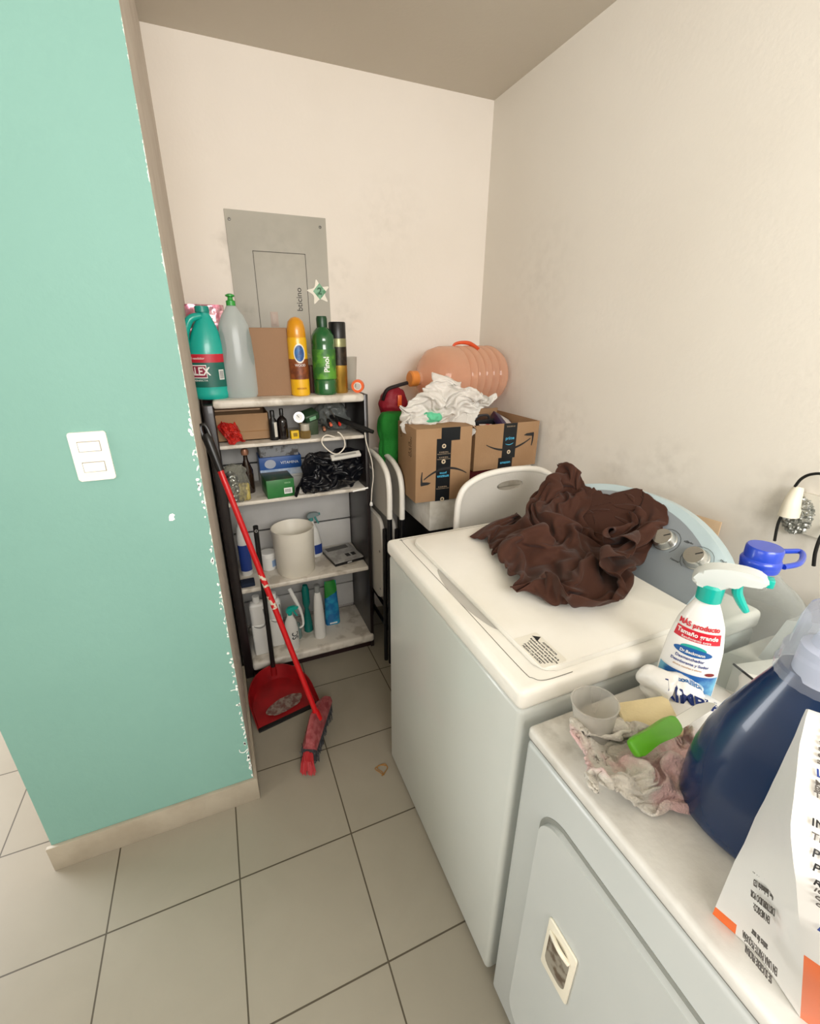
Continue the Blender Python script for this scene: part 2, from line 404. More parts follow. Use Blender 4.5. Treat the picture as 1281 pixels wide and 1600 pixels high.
chrome = mat('brushed_steel', '#c9c9c4', .25, .9)
teal = mat('teal_plastic', '#12a99a', .3, coat=.2)
greenpl = mat('green_plastic', '#2f9a3c', .35)
orange = mat('orange_plastic', '#e9642a', .35)

# ------------------------------------------------------------------ washing machine (local origin: front-left floor corner, x to the wall, y to the back wall)
WX, WY0, WY1, WZ = -.8987, -1.680, -.9902, .9368
wash = thing('washing_machine', 'white top-loading washing machine with the brown cloth on its lid', 'washing machine', (WX, WY0, 0))
W_, D_ = .69, .69
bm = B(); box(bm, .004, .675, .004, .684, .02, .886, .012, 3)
part('cabinet', bm, enamel_shaded, wash)
for i, (x, y) in enumerate(((.05, .05), (.05, .64), (.62, .05), (.62, .64))):
    part('foot', lathe(B(), [(.022, 0), (.024, .01), (.014, .03)], (x, y, 0), seg=16), dark, wash)
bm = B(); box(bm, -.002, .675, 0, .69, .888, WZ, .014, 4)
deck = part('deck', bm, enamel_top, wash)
# recessed line and raised lid
LX0, LX1, LY0, LY1 = .062, .505, .022, .638
bm = B()
prism(bm, rrect(LX0, LX1, LY0, LY1, .03, 8), .013, Matrix.Translation((0, 0, WZ+.001)), bev=.005)
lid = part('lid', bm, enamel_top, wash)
seam = mat('seam_shadow_gap', '#6d6a63', .8)
def ribbon(bm, pts, w, z):
    P = smoothpath(pts, 6); n = len(P); vs = []
    for i, p in enumerate(P):
        t = (P[min(i+1, n-1)]-P[max(i-1, 0)]).normalized(); q = V((-t.y, t.x, 0))*w/2
        vs.append((bm.verts.new(p+q+V((0, 0, z))), bm.verts.new(p-q+V((0, 0, z)))))
    for a, b in zip(vs, vs[1:]): bm.faces.new((a[0], a[1], b[1], b[0]))
bm = B()
ribbon(bm, [(.35, .669, 0), (.06, .669, 0), (.043, .66, 0), (.038, .64, 0), (.037, .3, 0), (.034, .06, 0), (.04, .024, 0), (.06, .011, 0), (.12, .0095, 0)], .0016, WZ+.0004)
part('lid_recess_line', bm, seam, deck, smooth=False)
# finger scoop in the deck in front of the lid
bm = B(); N = 24; rows = []
for j in range(5):
    v = j/4; row = []
    for i in range(N+1):
        u = i/N; y = .165+.30*u; d = sin(pi*u)**.6*.030
        row.append(bm.verts.new((LX0+.004-d*v, y, WZ+.0006+(-.0002 if v < 1 else 0))))
    rows.append(row)
for a, b_ in zip(rows, rows[1:]):
    for i in range(N): bm.faces.new((a[i], a[i+1], b_[i+1], b_[i]))
part('finger_scoop', bm, mat('scoop_grey', '#b6b2ab', .5), deck)
# warning sticker printed on the lid
c = at(842, 1015, z=WZ+.0145)-V((WX, WY0, 0))
Ms = frame(c, (0, -1, 0), (1, 0, 0))
bm = B(); prism(bm, rrect(-.046, .046, -.028, .030, .004), .0004, Ms)
st = part('warning_sticker', bm, mat('sticker_film', '#e9e5d9', .3), lid)
for k, s in enumerate(['ADVERTENCIA', 'Nunca meta las manos en la', 'lavadora cuando este en marcha', 'Desconecte antes de limpiar', 'No permita que los ninos', 'jueguen con este aparato', 'PELIGRO DE GOLPES']):
    text(s, .0062, Ms @ Matrix.Translation((.006, .021-.0072*k, .0006)), ink, st, bold=.01)
bm = B(); prism(bm, [(-.040, .014), (-.030, .028), (-.022, .014)], .0003, Ms @ Matrix.Translation((0, 0, .0006)))
part('warning_mark', bm, ink, st)
# control console: sloped face with an arched top edge
O = V((-.388, WY0, WZ)); s = V((.165, 0, .172)); SL = s.length; sn = s.normalized()
def arch(v0, v1, h0, h1, n=22):
    o = [(v1, 0), (v0, 0)]
    for i in range(n+1):
        t = i/n; x = v0+(v1-v0)*t; k = 1-abs(2*t-1)**2.3
        o.append((x, h0+(h1-h0)*k))
    return o
# local frame: u along +y, w up the slope; normal faces the front (-x, +z)
Mc = frame(O-V((WX, WY0, 0)), (0, 1, 0), s)       # z = u x w
nz_ = (Mc.to_3x3() @ V((0, 0, 1)))
sgn = 1 if nz_.x < 0 else -1
bm = B(); oc = arch(.055, .66, .130, .238)
a_ = [Mc @ V((u, w, 0)) for u, w in oc]
back = [V((p.x+.034, p.y, p.z-.010 if p.z > WZ+.01 else WZ-.004)) for p in a_]
va = [bm.verts.new(p) for p in a_]; vb = [bm.verts.new(p) for p in back]
bm.faces.new(va); bm.faces.new(vb[::-1]); n = len(va)
for i in range(n): bm.faces.new((va[i], va[(i+1) % n], vb[(i+1) % n], vb[i]))
es = [e for f in bm.faces for e in f.edges if len(f.verts) > 4]
bmesh.ops.bevel(bm, geom=list(set(es)), offset=.005, segments=3, affect='EDGES', profile=.5)
pale_blue = mat('console_pale_blue', '#b9cacd', .35, var=(5, '#b1c3c7', .4, .6))
con = part('console', bm, pale_blue, wash)
bm = B(); prism(bm, arch(.078, .637, .100, .210), .0022*sgn, Mc @ Matrix.Translation((0, .006, 0)))
fas = part('fascia', bm, mat('fascia_grey', '#8f979d', .35, .2), con)
for (px, py) in ((1040, 846), (1089, 875)):
    d = fwd+rt*((px-CXP)/F)-up*((py-800)/F); nn = nz_; t = ((O-CAM).dot(nn))/d.dot(nn); p = CAM+d*t-V((WX, WY0, 0))
    q = Mc.inverted() @ p
    Mk = Mc @ Matrix.Translation((q.x, q.y, 0)) @ Matrix.Diagonal((1, 1, sgn, 1))
    kb = part('knob', lathe(B(), [(.029, .002), (.029, .006), (.0265, .009), (.0245, .024), (.022, .0275), (.0, .028)], seg=36, M=Mk, cap1=False), chrome, con)
    bm = B(); box(bm, -.001, .001, .004, .02, .028, .0287, M=Mk @ Matrix.Rotation(.8, 4, 'Z')); part('pointer', bm, ink, kb)
    part('dial_arc', tube(B(), [Mk @ V((.036*cos(radians(a)), .036*sin(radians(a)), .0026)) for a in range(-60, 240, 20)], .0005, seg=5, n=1), ink, con)
    for k, wd in enumerate(('Medio', 'Alto', 'Normal')):
        Mt = Mc @ Matrix.Translation((q.x-.052+.1*(k % 2), q.y+(.022, .03, -.036)[k], .0025*sgn))
        text(wd, .0075, Mt @ Matrix.Diagonal((-1, 1, 1, 1)) if sgn < 0 else Mt @ Matrix.Rotation(pi, 4, 'Z') @ Matrix.Rotation(pi, 4, 'Z'), ink, con)

# ------------------------------------------------------------------ dryer
dry = thing('dryer', 'white front-loading dryer with a dusty cluttered top, beside the washing machine', 'dryer', (-.899, -2.395, 0))
DY = .695
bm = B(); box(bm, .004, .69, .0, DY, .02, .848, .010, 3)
part('cabinet', bm, dry_side_shaded, dry)
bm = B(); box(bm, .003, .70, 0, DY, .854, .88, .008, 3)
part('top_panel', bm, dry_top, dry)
bm = B(); box(bm, .010, .68, .004, DY-.004, .846, .856)
part('top_gap', bm, mat('gap_grey', '#77756f', .7), dry)
# door: raised panel with a rounded corner
Md = frame((.004, 0, 0), (0, 1, 0), (0, 0, 1))     # x->y, y->z ; normal = +x
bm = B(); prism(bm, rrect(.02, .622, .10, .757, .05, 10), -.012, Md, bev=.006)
door = part('door', bm, dry_side_shaded, dry)
bm = B(); prism(bm, rrect(.011, .631, .091, .766, .058, 10), -.0015, Md)
part('door_seam', bm, mat('seam_grey', '#85867f', .6), dry)
# recessed handle
y0, y1 = .4945, .5615
bm = B()
prism(bm, rrect(y0, y1, .432, .572, .006, 3), -.004, frame((-.008, 0, 0), (0, 1, 0), (0, 0, 1)), bev=.0015)
hd = part('handle', bm, cream, door)
bm = B(); prism(bm, rrect(y0+.010, y1-.008, .452, .548, .016, 6), -.0006, frame((-.0119, 0, 0), (0, 1, 0), (0, 0, 1)))
part('handle_recess', bm, mat('recess_dirty', '#8d8678', .6, var=(40, '#5b4c3c', .5, .6)), hd)
bm = B(); tube(bm, [(-.013, y0+.012, .54), (-.020, y0+.03, .552), (-.013, y1-.010, .545)], .004, seg=8)
part('handle_lip', bm, cream, hd)
for y in (.05, .64):
    part('foot', lathe(B(), [(.02, 0), (.022, .01), (.014, .03)], (.06, y, 0), seg=14), dark, dry)
    part('foot', lathe(B(), [(.02, 0), (.022, .01), (.014, .03)], (.62, y, 0), seg=14), dark, dry)

# low console at the back of the dryer
bm = B(); Md2 = frame((.575, 0, .8795), (0, 1, 0), (.11, 0, .15))
a_ = [Md2 @ V((u, w, 0)) for u, w in arch(.03, .655, .10, .175)]; back = [V((.80, p.y, max(p.z-.003, .8795))) for p in a_]
va = [bm.verts.new(p) for p in a_]; vb = [bm.verts.new(p) for p in back]
bm.faces.new(va); bm.faces.new(vb[::-1]); n = len(va)
for i in range(n): bm.faces.new((va[i], va[(i+1) % n], vb[(i+1) % n], vb[i]))
dcon = part('console', bm, mat('dryer_console_grey', '#b9bab6', .4), dry)
part('fascia', prism(B(), arch(.05, .635, .08, .155), .002*sgn, Md2 @ Matrix.Translation((0, .005, 0))), mat('dryer_fascia', '#a3a5a3', .35, .2), dcon)

# ------------------------------------------------------------------ switch plate, panel, outlet
sw = thing('light_switch', 'white two-rocker light switch on the green wall', 'light switch', ((-1.613), GY, 1.264))
Ms = Matrix.Rotation(pi/2, 4, 'X')
bm = B(); prism(bm, rrect(-.0375, .0375, -.057, .057, .005), .007, Ms, bev=.0025); part('plate', bm, mat('switch_white', '#f3efe6', .35), sw)
for z in (.024, -.024):
    bm = B(); box(bm, -.021, .021, -.0115, -.004, z-.0105, z+.0105, .001, M=Matrix.Rotation(.03, 4, 'Z')); part('rocker', bm, mat('rocker_white', '#fbf9f3', .3), sw)
    bm = B(); box(bm, -.0225, .0225, -.0074, -.003, z-.012, z+.012); part('rocker_gap', bm, mat('gap_brown', '#8d8476', .6), sw)

pz0, pz1, px0, px1 = 1.33, None, None, None
tl, tr = at(349, 326, y=0), at(508, 341, y=0)
pan = thing('breaker_panel', 'flat grey metal breaker box cover on the back wall above the shelf', 'electrical panel', ((tl.x+tr.x)/2, 0, 1.35))
pw = (tr.x-tl.x)/2; ph = tl.z-1.35
panel_m = mat('panel_grey', '#b7b3a8', .5, var=(4, '#aeaa9f', .4, .7), spec=.3); add_dirt(panel_m, '#6f6a5f', [(-.15, 0, .27, .05, .4), (0, 0, .5, .2, .15)])
part('cover', boxm(-pw, pw, -.006, 0, 0, ph, .0015), panel_m, pan)
d0, d1 = at(395, 391, y=-.006), at(476, 398, y=-.006); cx = pan.location.x
bm = B(); box(bm, d0.x-cx, d1.x-cx, -.0085, -.005, .05, d1.z-1.35, .001); dr = part('door', bm, panel_m, pan)
bm = B(); box(bm, d0.x-cx-.0022, d1.x-cx+.003, -.0064, -.004, .045, d1.z-1.35+.003); part('door_gap', bm, mat('gap_dark', '#55524b', .7), pan)
for k in (0, 1):
    p = at((358, 500)[k], (342, 355)[k], y=-.006)
    M_ = Matrix.Translation((p.x-cx, -.006, p.z-1.35)) @ Matrix.Rotation(pi/2, 4, 'X')
    part('screw', lathe(B(), [(.006, 0), (.005, .003), (0, .0035)], seg=14, M=M_, cap1=False), mat('screw_steel', '#5f5c56', .4, .8), pan)
p = at(429, 499, y=-.009); part('latch', box(boxm(p.x-cx-.016, p.x-cx+.016, -.011, -.0085, p.z-1.35-.03, p.z-1.35+.03, .001), p.x-cx-.011, p.x-cx+.011, -.0125, -.010, p.z-1.35-.022, p.z-1.35+.022, .001), mat('latch_pink_grey', '#b9a79b', .5), dr)
p = at(468, 468, y=-.009); text('bticino', .034, frame((p.x-cx, -.0088, p.z-1.35), (0, 0, 1), (-1, 0, 0)), mat('letter_grey', '#4d4a45', .6), dr, bold=.01)
p = at(498, 457, y=-.008)
star = thing('star_sticker', 'white star-shaped sticker with a green diamond on the grey breaker cover', 'sticker', (p.x, -.0065, p.z))
o = []
for k in range(10):
    a = radians(100+36*k); r = (.052, .027)[k % 2]; o.append((r*cos(a), r*sin(a)))
os_ = [(q.x, q.y) for q in smoothpath([(a, b_, 0) for a, b_ in o], 4, True)]
part('star', prism(B(), os_, .002, Matrix.Rotation(pi/2, 4, 'X')), mat('star_white', '#efe9da', .5), star)
Mq = Matrix.Translation((.004, -.002, .004)) @ Matrix.Rotation(pi/2, 4, 'X')
part('diamond', prism(B(), [(-.029, 0), (0, -.033), (.029, 0), (0, .033)], .0008, Mq), mat('diamond_green', '#7fb391', .5, var=(60, '#4a8a60', .45, .6)), star)
text('2', .038, Mq @ Matrix.Translation((0, 0, .001)), mat('digit_green', '#1d5c38', .5), star, bold=.03)

# wall outlet with plug, grey foil, cables (near the frame's right edge)
pl = thing('wall_outlet', 'white wall outlet plate with cream plug adaptor on the right wall above the dryer', 'outlet', (0, -1.62, 1.11))
Mo = frame((0, 0, 0), (0, -1, 0), (0, 0, 1))
bm = B(); prism(bm, rrect(-.045, .09, -.045, .055, .006), .012, Mo, bev=.003); part('plate', bm, mat('outlet_white', '#d9d4c8', .4), pl)
a, b2 = at(1244, 762, x=-.035), at(1232, 806, x=-.035)
bm = B(); q0 = a-V((0, -1.62, 1.11)); q1 = b2-V((0, -1.62, 1.11))
tube(bm, [q0+V((.01, 0, 0)), q0*.5+q1*.5, q1], [.011, .018, .022], seg=14, n=4)
tube(bm, [q1+V((.0, 0, .01)), V((-.004, q1.y, q1.z+.012))], [.018, .02], seg=12, n=1)
part('plug_adaptor', bm, cream, pl)
bm = blob([('e', (-.012, .035, -.005), (.014, .035, .05))], .003, 1, (110, .005), it2=0)
foil = part('foil_wad', bm, mat('crumpled_foil', '#a3a49e', .3, .7), pl)
cab = mat('black_cable', '#0d0d0d', .45)
w1 = tube(B(), [at(1210, 845, x=-.03), at(1215, 820, x=-.035), at(1222, 805, x=-.035), at(1232, 795, x=-.03)], .0035, seg=8)
o = part('power_cable', w1, cab); tag(o, 'short black cable running down from the wall plug behind the blue-capped jug', 'cable')
o = part('power_cable', tube(B(), [at(1242, 760, x=-.035), at(1252, 748, x=-.04), at(1268, 741, x=-.045), at(1290, 742, x=-.045), at(1310, 760, x=-.03), at(1320, 790, x=-.012)], .0035, seg=8), cab)
tag(o, 'black cable arching over the top of the wall outlet', 'cable')
o = part('power_cable', tube(B(), [at(1271, 884, x=-.03), at(1274, 862, x=-.035), at(1283, 838, x=-.035), at(1300, 820, x=-.02)], .0042, seg=8), cab)
tag(o, 'thick black cable at the right edge of the photo, right of the blue handle loop', 'cable')

# cardboard strip behind the console
a, b2 = at(925, 758, x=-.02), at(1132, 818, x=-.02)
bm = B(); M_ = frame((-.0335, a.y, a.z-.072), (0, b2.y-a.y, b2.z-a.z), (.12, 0, 1))
bx = box(bm, 0, (b2-a).length, -.02, .075, -.002, .002, .0005, M=M_)
o = part('cardboard_strip', bm, mat('pale_cardboard', '#cdb291', .8, var=(12, '#c0a380', .4, .7))); tag(o, 'beige cardboard strip between the washing machine console and the right wall', 'cardboard')
bm = lathe(B(), [(.0, 0), (.020, .002), (.026, .012), (.026, .05), (.018, .062), (0, .064)], seg=24, sy=.8, M=Matrix.Translation((-.085, -1.70, .985)) @ Euler((radians(-75), 0, radians(-10))).to_matrix().to_4x4(), cap0=False, cap1=False)

# ------------------------------------------------------------------ shelving unit
SX0, SX1, SY = -1.3559, -.7477, -.34
sh = thing('shelving_unit', 'black-sided shelving unit with five white marbled shelves against the back wall', 'shelf', ((SX0+SX1)/2, SY, 0))
brown = mat('dark_laminate', '#1c1516', .35, coat=.2)
marble = mat('white_marbled_laminate', '#dcd5c9', .4, var=(14, '#bdb4a6', .5, .62), bump=(40, .05))
slat = mat('grey_white_board', '#c8c6c3', .6, var=(7, '#bebcb8', .4, .7))
w2 = (SX1-SX0)/2
part('side_panel', boxm(-w2-.026, -w2+.014, 0, .325, 0, 1.285, .006, 3), brown, sh)
part('side_panel', boxm(w2-.006, w2+.012, .003, .325, 0, 1.297, .003), brown, sh)
for z0, z1, y0, bev, xa in ((1.268, 1.300, -.012, .012, .012), (1.109, 1.124, .012, .004, .012), (.868, .884, .012, .004, .012), (.458, .480, .004, .006, .012), (.040, .085, -.012, .014, .012)):
    part('shelf', boxm(-w2+xa, w2-(.006 if z0 > .1 else -.01), y0, .30, z0, z1, bev, 3), marble, sh)
part('plinth', boxm(-w2+.012, w2+.004, .015, .30, 0, .041), mat('plinth_maroon', '#23090b', .5), sh)
for z0, z1 in ((.09, .229), (.236, .619), (.627, .966), (.974, 1.262)):
    part('back_board', boxm(-w2+.013, w2-.007, .305, .318, z0, z1, .002), slat, sh)
part('back_gap', boxm(-w2+.013, w2-.007, .319, .323, .08, 1.266), dark, sh)
TOP = 1.300; S2 = 1.124; S3 = .884; S4 = .480; S5 = .085

def sized(pxl, pxr, py, y):
    a, b_ = at(pxl, py, y=y), at(pxr, py, y=y); return (a.x+b_.x)/2, abs(b_.x-a.x)/2
FR = -90+0  # label facing angle: towards the room

# teal bleach jug
x, r = sized(305, 358, 612, -.27); ht = at(316, 478, y=-.27).z-TOP
t = thing('bleach_jug', 'teal bleach jug with a side handle at the left end of the top shelf', 'bottle', (x, -.27, TOP), (0, 0, radians(4)))
R = r*1.04; ry = .045
prof = [(.0, 0), (R*.86, .0), (R*.98, .008), (R, .02), (R*.96, .03), (R, .045), (R, ht*.52), (R*.96, ht*.60), (R*.82, ht*.70), (R*.62, ht*.80), (R*.42, ht*.88), (R*.30, ht*.92), (R*.30, ht*.95)]
def mv(p, k=ht): return p
bm = lathe(B(), prof, sy=ry/R, cap0=False)
for v in bm.verts:
    f = max(0, v.co.z/ht-.5); v.co.x += .012*f*2 if v.co.z > ht*.5 else 0
    # thumb recess where the handle is
part('body', bm, teal, t)
bm = B(); tube(bm, [(-.002, -.012, ht*.90), (-R*.62, -.016, ht*.86), (-R*.98, -.014, ht*.72), (-R*1.02, -.006, ht*.58), (-R*.80, -.002, ht*.47)], [.012, .014, .014, .014, .012], seg=12)
part('handle', bm, teal, t)
part('cap', lathe(B(), [(.0245, ht*.935), (.0245, ht*.995), (.021, ht), (0, ht)], seg=28, c=(.006, 0, 0), cap1=False), mat('teal_cap', '#0c8d80', .35), t)
lb = part('label', patch(B(), R, ry, -172, -8, .045, ht*.50), mat('label_dark_teal', '#0b5f53', .4), t)
part('label_band', patch(B(), R, ry, -172, -8, ht*.41, ht*.50, .0012), mat('label_red', '#c01f32', .4), lb)
part('label_strip', patch(B(), R, ry, -172, -160, ht*.41, ht*.50, .0016), mat('label_gold', '#caa14a', .4), lb)
part('label_box', patch(B(), R, ry, -162, -100, ht*.24, ht*.385, .0010), whiteink, lb)
part('label_box_fill', patch(B(), R, ry, -160, -102, ht*.25, ht*.375, .0014), mat('label_plum', '#8f2440', .4), lb)
text('ALEX', .040, None, whiteink, lb, bold=.02, bend=elbend(R, ry, -128, ht*.312, .002), sx=.75)
text('el rendidor', .011, None, whiteink, lb, bend=elbend(R, ry, -128, ht*.455, .002))
text('DESINFECTA', .009, None, whiteink, lb, bend=elbend(R, ry, -128, ht*.215, .002))
part('label_box', patch(B(), R, ry, -62, -42, ht*.22, ht*.33, .0012), whiteink, lb)
bm = B()
for k in range(7): patch(bm, R, ry, -60+k*2.4, -60+k*2.4+1.2, ht*.23, ht*.32, .0016, n=1)
part('barcode', bm, ink, lb)

# clear dish-soap bottle, green push cap
x, r = sized(350, 403, 612, -.265); hs = at(372, 478, y=-.265).z-TOP; ht = at(366, 462, y=-.265).z-TOP
t = thing('soap_bottle', 'tall translucent soap bottle with a green cap, nearly empty', 'bottle', (x+.003, -.265, TOP))
milky = thin('milky_clear_plastic', '#e6ecea', .55, .2, body='#c9d0cf')
pf = [(0, .001), (r*.88, .0), (r*.98, .01), (r, .03), (r, hs*.42), (r*.96, hs*.52), (r*.93, hs*.66), (r*.84, hs*.80), (r*.62, hs*.90), (r*.36, hs*.965), (r*.26, hs)]
part('body', lathe(B(), pf, sy=.72, mod=lambda a, z: 1-.06*max(0, cos(2*(a-pi/2)))*max(0, min(1, (z-hs*.35)/.05))*max(0, min(1, (hs*.9-z)/.04))), milky, t)
part('soap_left', lathe(B(), [(r*.84, .002), (r*.93, .011), (r*.95, .03), (r*.0, .0301)], sy=.7), mat('soap_green', '#7fa394', .15), t)
pnl = mat('soap_panel_grey', '#8f9a98', .35)
for a0, a1 in ((-164, -128), (-52, -16)):
    rows = []; bm = B()
    for j in range(13):
        k = j/12; z = hs*(.36+.40*k); c_ = (a0+a1)/2; hw_ = (a1-a0)/2*sin(pi*k)**.6+.5; kk = (1 if z < hs*.42 else 1-.04*(z/hs-.42)/.10 if z < hs*.52 else .96-.03*(z/hs-.52)/.14 if z < hs*.66 else .93-.09*(z/hs-.66)/.14)+.008
        rows.append([bm.verts.new(((r*kk+.0005)*cos(radians(c_+hw_*u)), (r*kk*.72+.0005)*sin(radians(c_+hw_*u)), z)) for u in (-1, -.5, 0, .5, 1)])
    for p_, q_ in zip(rows, rows[1:]):
        for i in range(4): bm.faces.new((p_[i], p_[i+1], q_[i+1], q_[i]))
    part('grip_panel', bm, pnl, t)
bm = lathe(B(), [(.0165, hs), (.0165, hs+.016), (.010, hs+.019), (.0085, hs+.028), (.016, hs+.031), (.016, hs+.036), (.007, hs+.040), (.006, ht), (0, ht)], seg=24, cap1=False)
part('cap', bm, greenpl, t)

# upright brown cardboard box
a, b_ = at(400, 613, y=-.285), at(456, 613, y=-.285); tz = at(430, 512, y=-.285).z
t = thing('cardboard_box', 'plain narrow cardboard box standing upright on the top shelf', 'box', ((a.x+b_.x)/2, -.285, TOP), (0, 0, radians(-5)))
w = (b_.x-a.x)/2
part('body', boxm(-w, w, 0, .085, 0, tz-TOP, .004), mat('plain_cardboard', '#9a7a60', .85, bump=(90, .2), spec=.2), t)
part('flap_seam', boxm(-w*.98, w*.98, .040, .043, tz-TOP-.0015, tz-TOP+.0006), mat('cardboard_seam', '#7c583e', .9), t)

# yellow furniture polish can
def can(name, label, pxl, pxr, pytop, y, body, domep, lab=None):
    x, r = sized(pxl, pxr, 608, y); h = at((pxl+pxr)/2, pytop, y=y).z-TOP
    t = thing(name, label, 'can', (x, y, TOP)); return t, r, h
t, r, h = can('spray_can', 'yellow aerosol polish can with a domed cap and round blue emblem', 455, 484, 495, -.295, None, None)
yel = mat('can_yellow', '#e9b212', .3, coat=.3)
part('body', lathe(B(), [(r*.9, 0), (r, .004), (r, h*.72), (r*.93, h*.76)], seg=30), yel, t)
part('cap', lathe(B(), [(r*.95, h*.74), (r*.97, h*.78), (r*.93, h*.86), (r*.78, h*.94), (r*.45, h*.985), (0, h)], seg=30, cap1=False), mat('cap_amber', '#d9930f', .3, coat=.3), t)
lb = part('label', patch(B(), r, r, -175, -5, h*.22, h*.48), mat('label_wood_brown', '#6b3418', .4, var=(50, '#8f4b22', .4, .6)), t)
bm = B(); mrr = [(.0165*cos(i*pi/12), .026*sin(i*pi/12)) for i in range(24)]
def wrapdisc(rad_x, rad_z, z, r, off, a0=-90, n=28):
    bm = B(); c = bm.verts.new(((r+off)*cos(radians(a0)), (r+off)*sin(radians(a0)), z)); ring = []
    for ri in (.5, 1):
        ring.append([bm.verts.new(((r+off)*cos(radians(a0)+ri*rad_x*cos(2*pi*i/n)/r), (r+off)*sin(radians(a0)+ri*rad_x*cos(2*pi*i/n)/r), z+ri*rad_z*sin(2*pi*i/n))) for i in range(n)])
    for i in range(n):
        bm.faces.new((c, ring[0][i], ring[0][(i+1) % n])); bm.faces.new((ring[0][i], ring[1][i], ring[1][(i+1) % n], ring[0][(i+1) % n]))
    return bm
part('emblem_rim', wrapdisc(.022, .036, h*.55, r, .0015), mat('emblem_silver', '#e7e3d5', .3), lb)
part('emblem', wrapdisc(.018, .030, h*.55, r, .0022), mat('emblem_blue', '#2166a8', .3, var=(60, '#1a3f7d', .4, .6)), lb)
text('WOOD', .013, None, whiteink, lb, bend=elbend(r, r, -90, h*.40, .002), sx=.9)
text('AEROSOL', .009, None, mat('label_red2', '#8d1f14', .4), t, bend=elbend(r, r, -90, h*.10, .002))

# green bottle with a dark green cap
x, r = sized(491, 526, 606, -.29); h = at(500, 494, y=-.29).z-TOP
t = thing('cleaner_bottle', 'dark green ribbed cleaner bottle with a green label and cap', 'bottle', (x, -.29, TOP))
part('body', lathe(B(), [(r*.9, 0), (r, .006), (r, h*.19), (r*.96, h*.20), (r, h*.22), (r, h*.60), (r*.93, h*.64), (r*.98, h*.68), (r*.94, h*.76), (r*.72, h*.82), (r*.45, h*.86), (r*.36, h*.88)], seg=30), mat('bottle_green', '#155c2a', .15, coat=.5), t)
part('cap', lathe(B(), [(r*.44, h*.865), (r*.46, h*.97), (r*.40, h), (0, h)], seg=24, cap1=False), mat('dark_green_cap', '#0d3f22', .35), t)
lb = part('label', patch(B(), r, r, -178, -2, h*.21, h*.59), mat('label_green', '#5a9a33', .4, var=(20, '#2f6b2c', .45, .55)), t)
text('Pinol', .030, None, whiteink, lb, bold=.02, bend=lambda p, r=r, h=h: elbend(r, r, -90, h*.40, .0015)(V((-p.y, p.x, p.z))))

# black and gold aerosol can
x, r = sized(518, 543, 606, -.265); h = at(530, 503, y=-.265).z-TOP
t = thing('spray_can', 'slim black and gold aerosol can beside the green bottle', 'can', (x+.002, -.262, TOP))
part('body', lathe(B(), [(r*.92, 0), (r, .004), (r, h*.40)], seg=28, cap1=False), mat('can_gold', '#b08a3a', .25, .7), t)
part('label', lathe(B(), [(r, h*.40), (r, h*.66)], seg=28, cap0=False, cap1=False), mat('can_brown_black', '#3a3023', .3, .4, var=(40, '#1d1913', .4, .6)), t)
part('shoulder', lathe(B(), [(r, h*.66), (r, h*.76), (r*.96, h*.78)], seg=28), mat('can_olive', '#8b8a63', .3, .4), t)
part('cap', lathe(B(), [(r*.98, h*.775), (r*.98, h*.985), (r*.9, h), (0, h)], seg=28, cap1=False), blackpl, t)

# pink foil pack behind the jug
a, b_ = at(291, 560, y=-.10), at(356, 560, y=-.10); tz = at(320, 476, y=-.10).z
bm = blob([('e', ((a.x+b_.x)/2+.01, -.10, TOP+(tz-TOP)*.52), ((b_.x-a.x)/2+.005, .028, (tz-TOP)*.56))], .006, 2, (45, .006), aniso=(1, .5, 1))
for v in bm.vertices:
    c0 = (a.x+b_.x)/2+.01; hw_ = (b_.x-a.x)/2; v.co.x = c0+max(-hw_, min(hw_, (v.co.x-c0)*1.35)); v.co.z = max(TOP, min(tz, TOP+(tz-TOP)*.5+(v.co.z-TOP-(tz-TOP)*.5)*1.25))
o = part('foil_pack', bm, mat('pink_foil', '#d98aa0', .2, .65, var=(26, '#f0c6d0', .42, .6)), ang=50)
tag(o, 'shiny pink foil pack standing behind the teal jug', 'package')

# white coil of thin tubing, clear cup and roll of orange tape
p = at(483, 560, y=-.20)
bm = B(); random.seed(5)
for k in range(6):
    pts = [(p.x+(.024+.006*random.random())*cos(i*pi/4), -.18+.012*sin(i*1.7+k), TOP+.085+(.05+.02*random.random())*sin(i*pi/4)) for i in range(8)]
    tube(bm, pts, .0022, seg=6, closed=True, n=4)
o = part('wire_coil', bm, mat('dirty_white_wire', '#d6d2c6', .5)); tag(o, 'tangled white wire coil between the yellow can and the green bottle', 'wire')
p = at(487, 605, y=-.23); q = at(487, 572, y=-.23)
o = part('small_tin', lathe(B(), [(.017, 0), (.018, .003), (.018, q.z-TOP), (.015, q.z-TOP+.004)], c=(p.x+.003, -.225, TOP), seg=20), mat('tin_maroon', '#5a3a33', .4, .3)); tag(o, 'small dark tin behind the yellow can, below the white wire', 'tin')
p = at(549, 605, y=-.20); q = at(552, 558, y=-.20)
t = thing('plastic_cup', 'small cloudy plastic cup behind the orange tape roll on the top shelf', 'cup', (p.x+.006, -.17, TOP))
part('cup', lathe(B(), [(.022, 0), (.0225, .002), (.031, q.z-TOP-.002), (.032, q.z-TOP), (.0305, q.z-TOP), (.022, .006)], seg=28, cap1=True), thin('cloudy_plastic', '#e6e2d8', .5, .25, body='#d9d4ca'), t)
a = at(560, 599, y=-.30)
t = thing('tape_roll', 'orange roll of tape standing on edge at the right end of the top shelf', 'tape', (a.x, -.29, TOP+.0265), (0, 0, radians(-25)))
Mt = Matrix.Rotation(pi/2, 4, 'X')
def ringm(r0, r1, h, M): return lathe(B(), [(r0, -h/2), (r1, -h/2), (r1, h/2), (r0, h/2), (r0, -h/2)], seg=36, M=M, cap0=False, cap1=False)
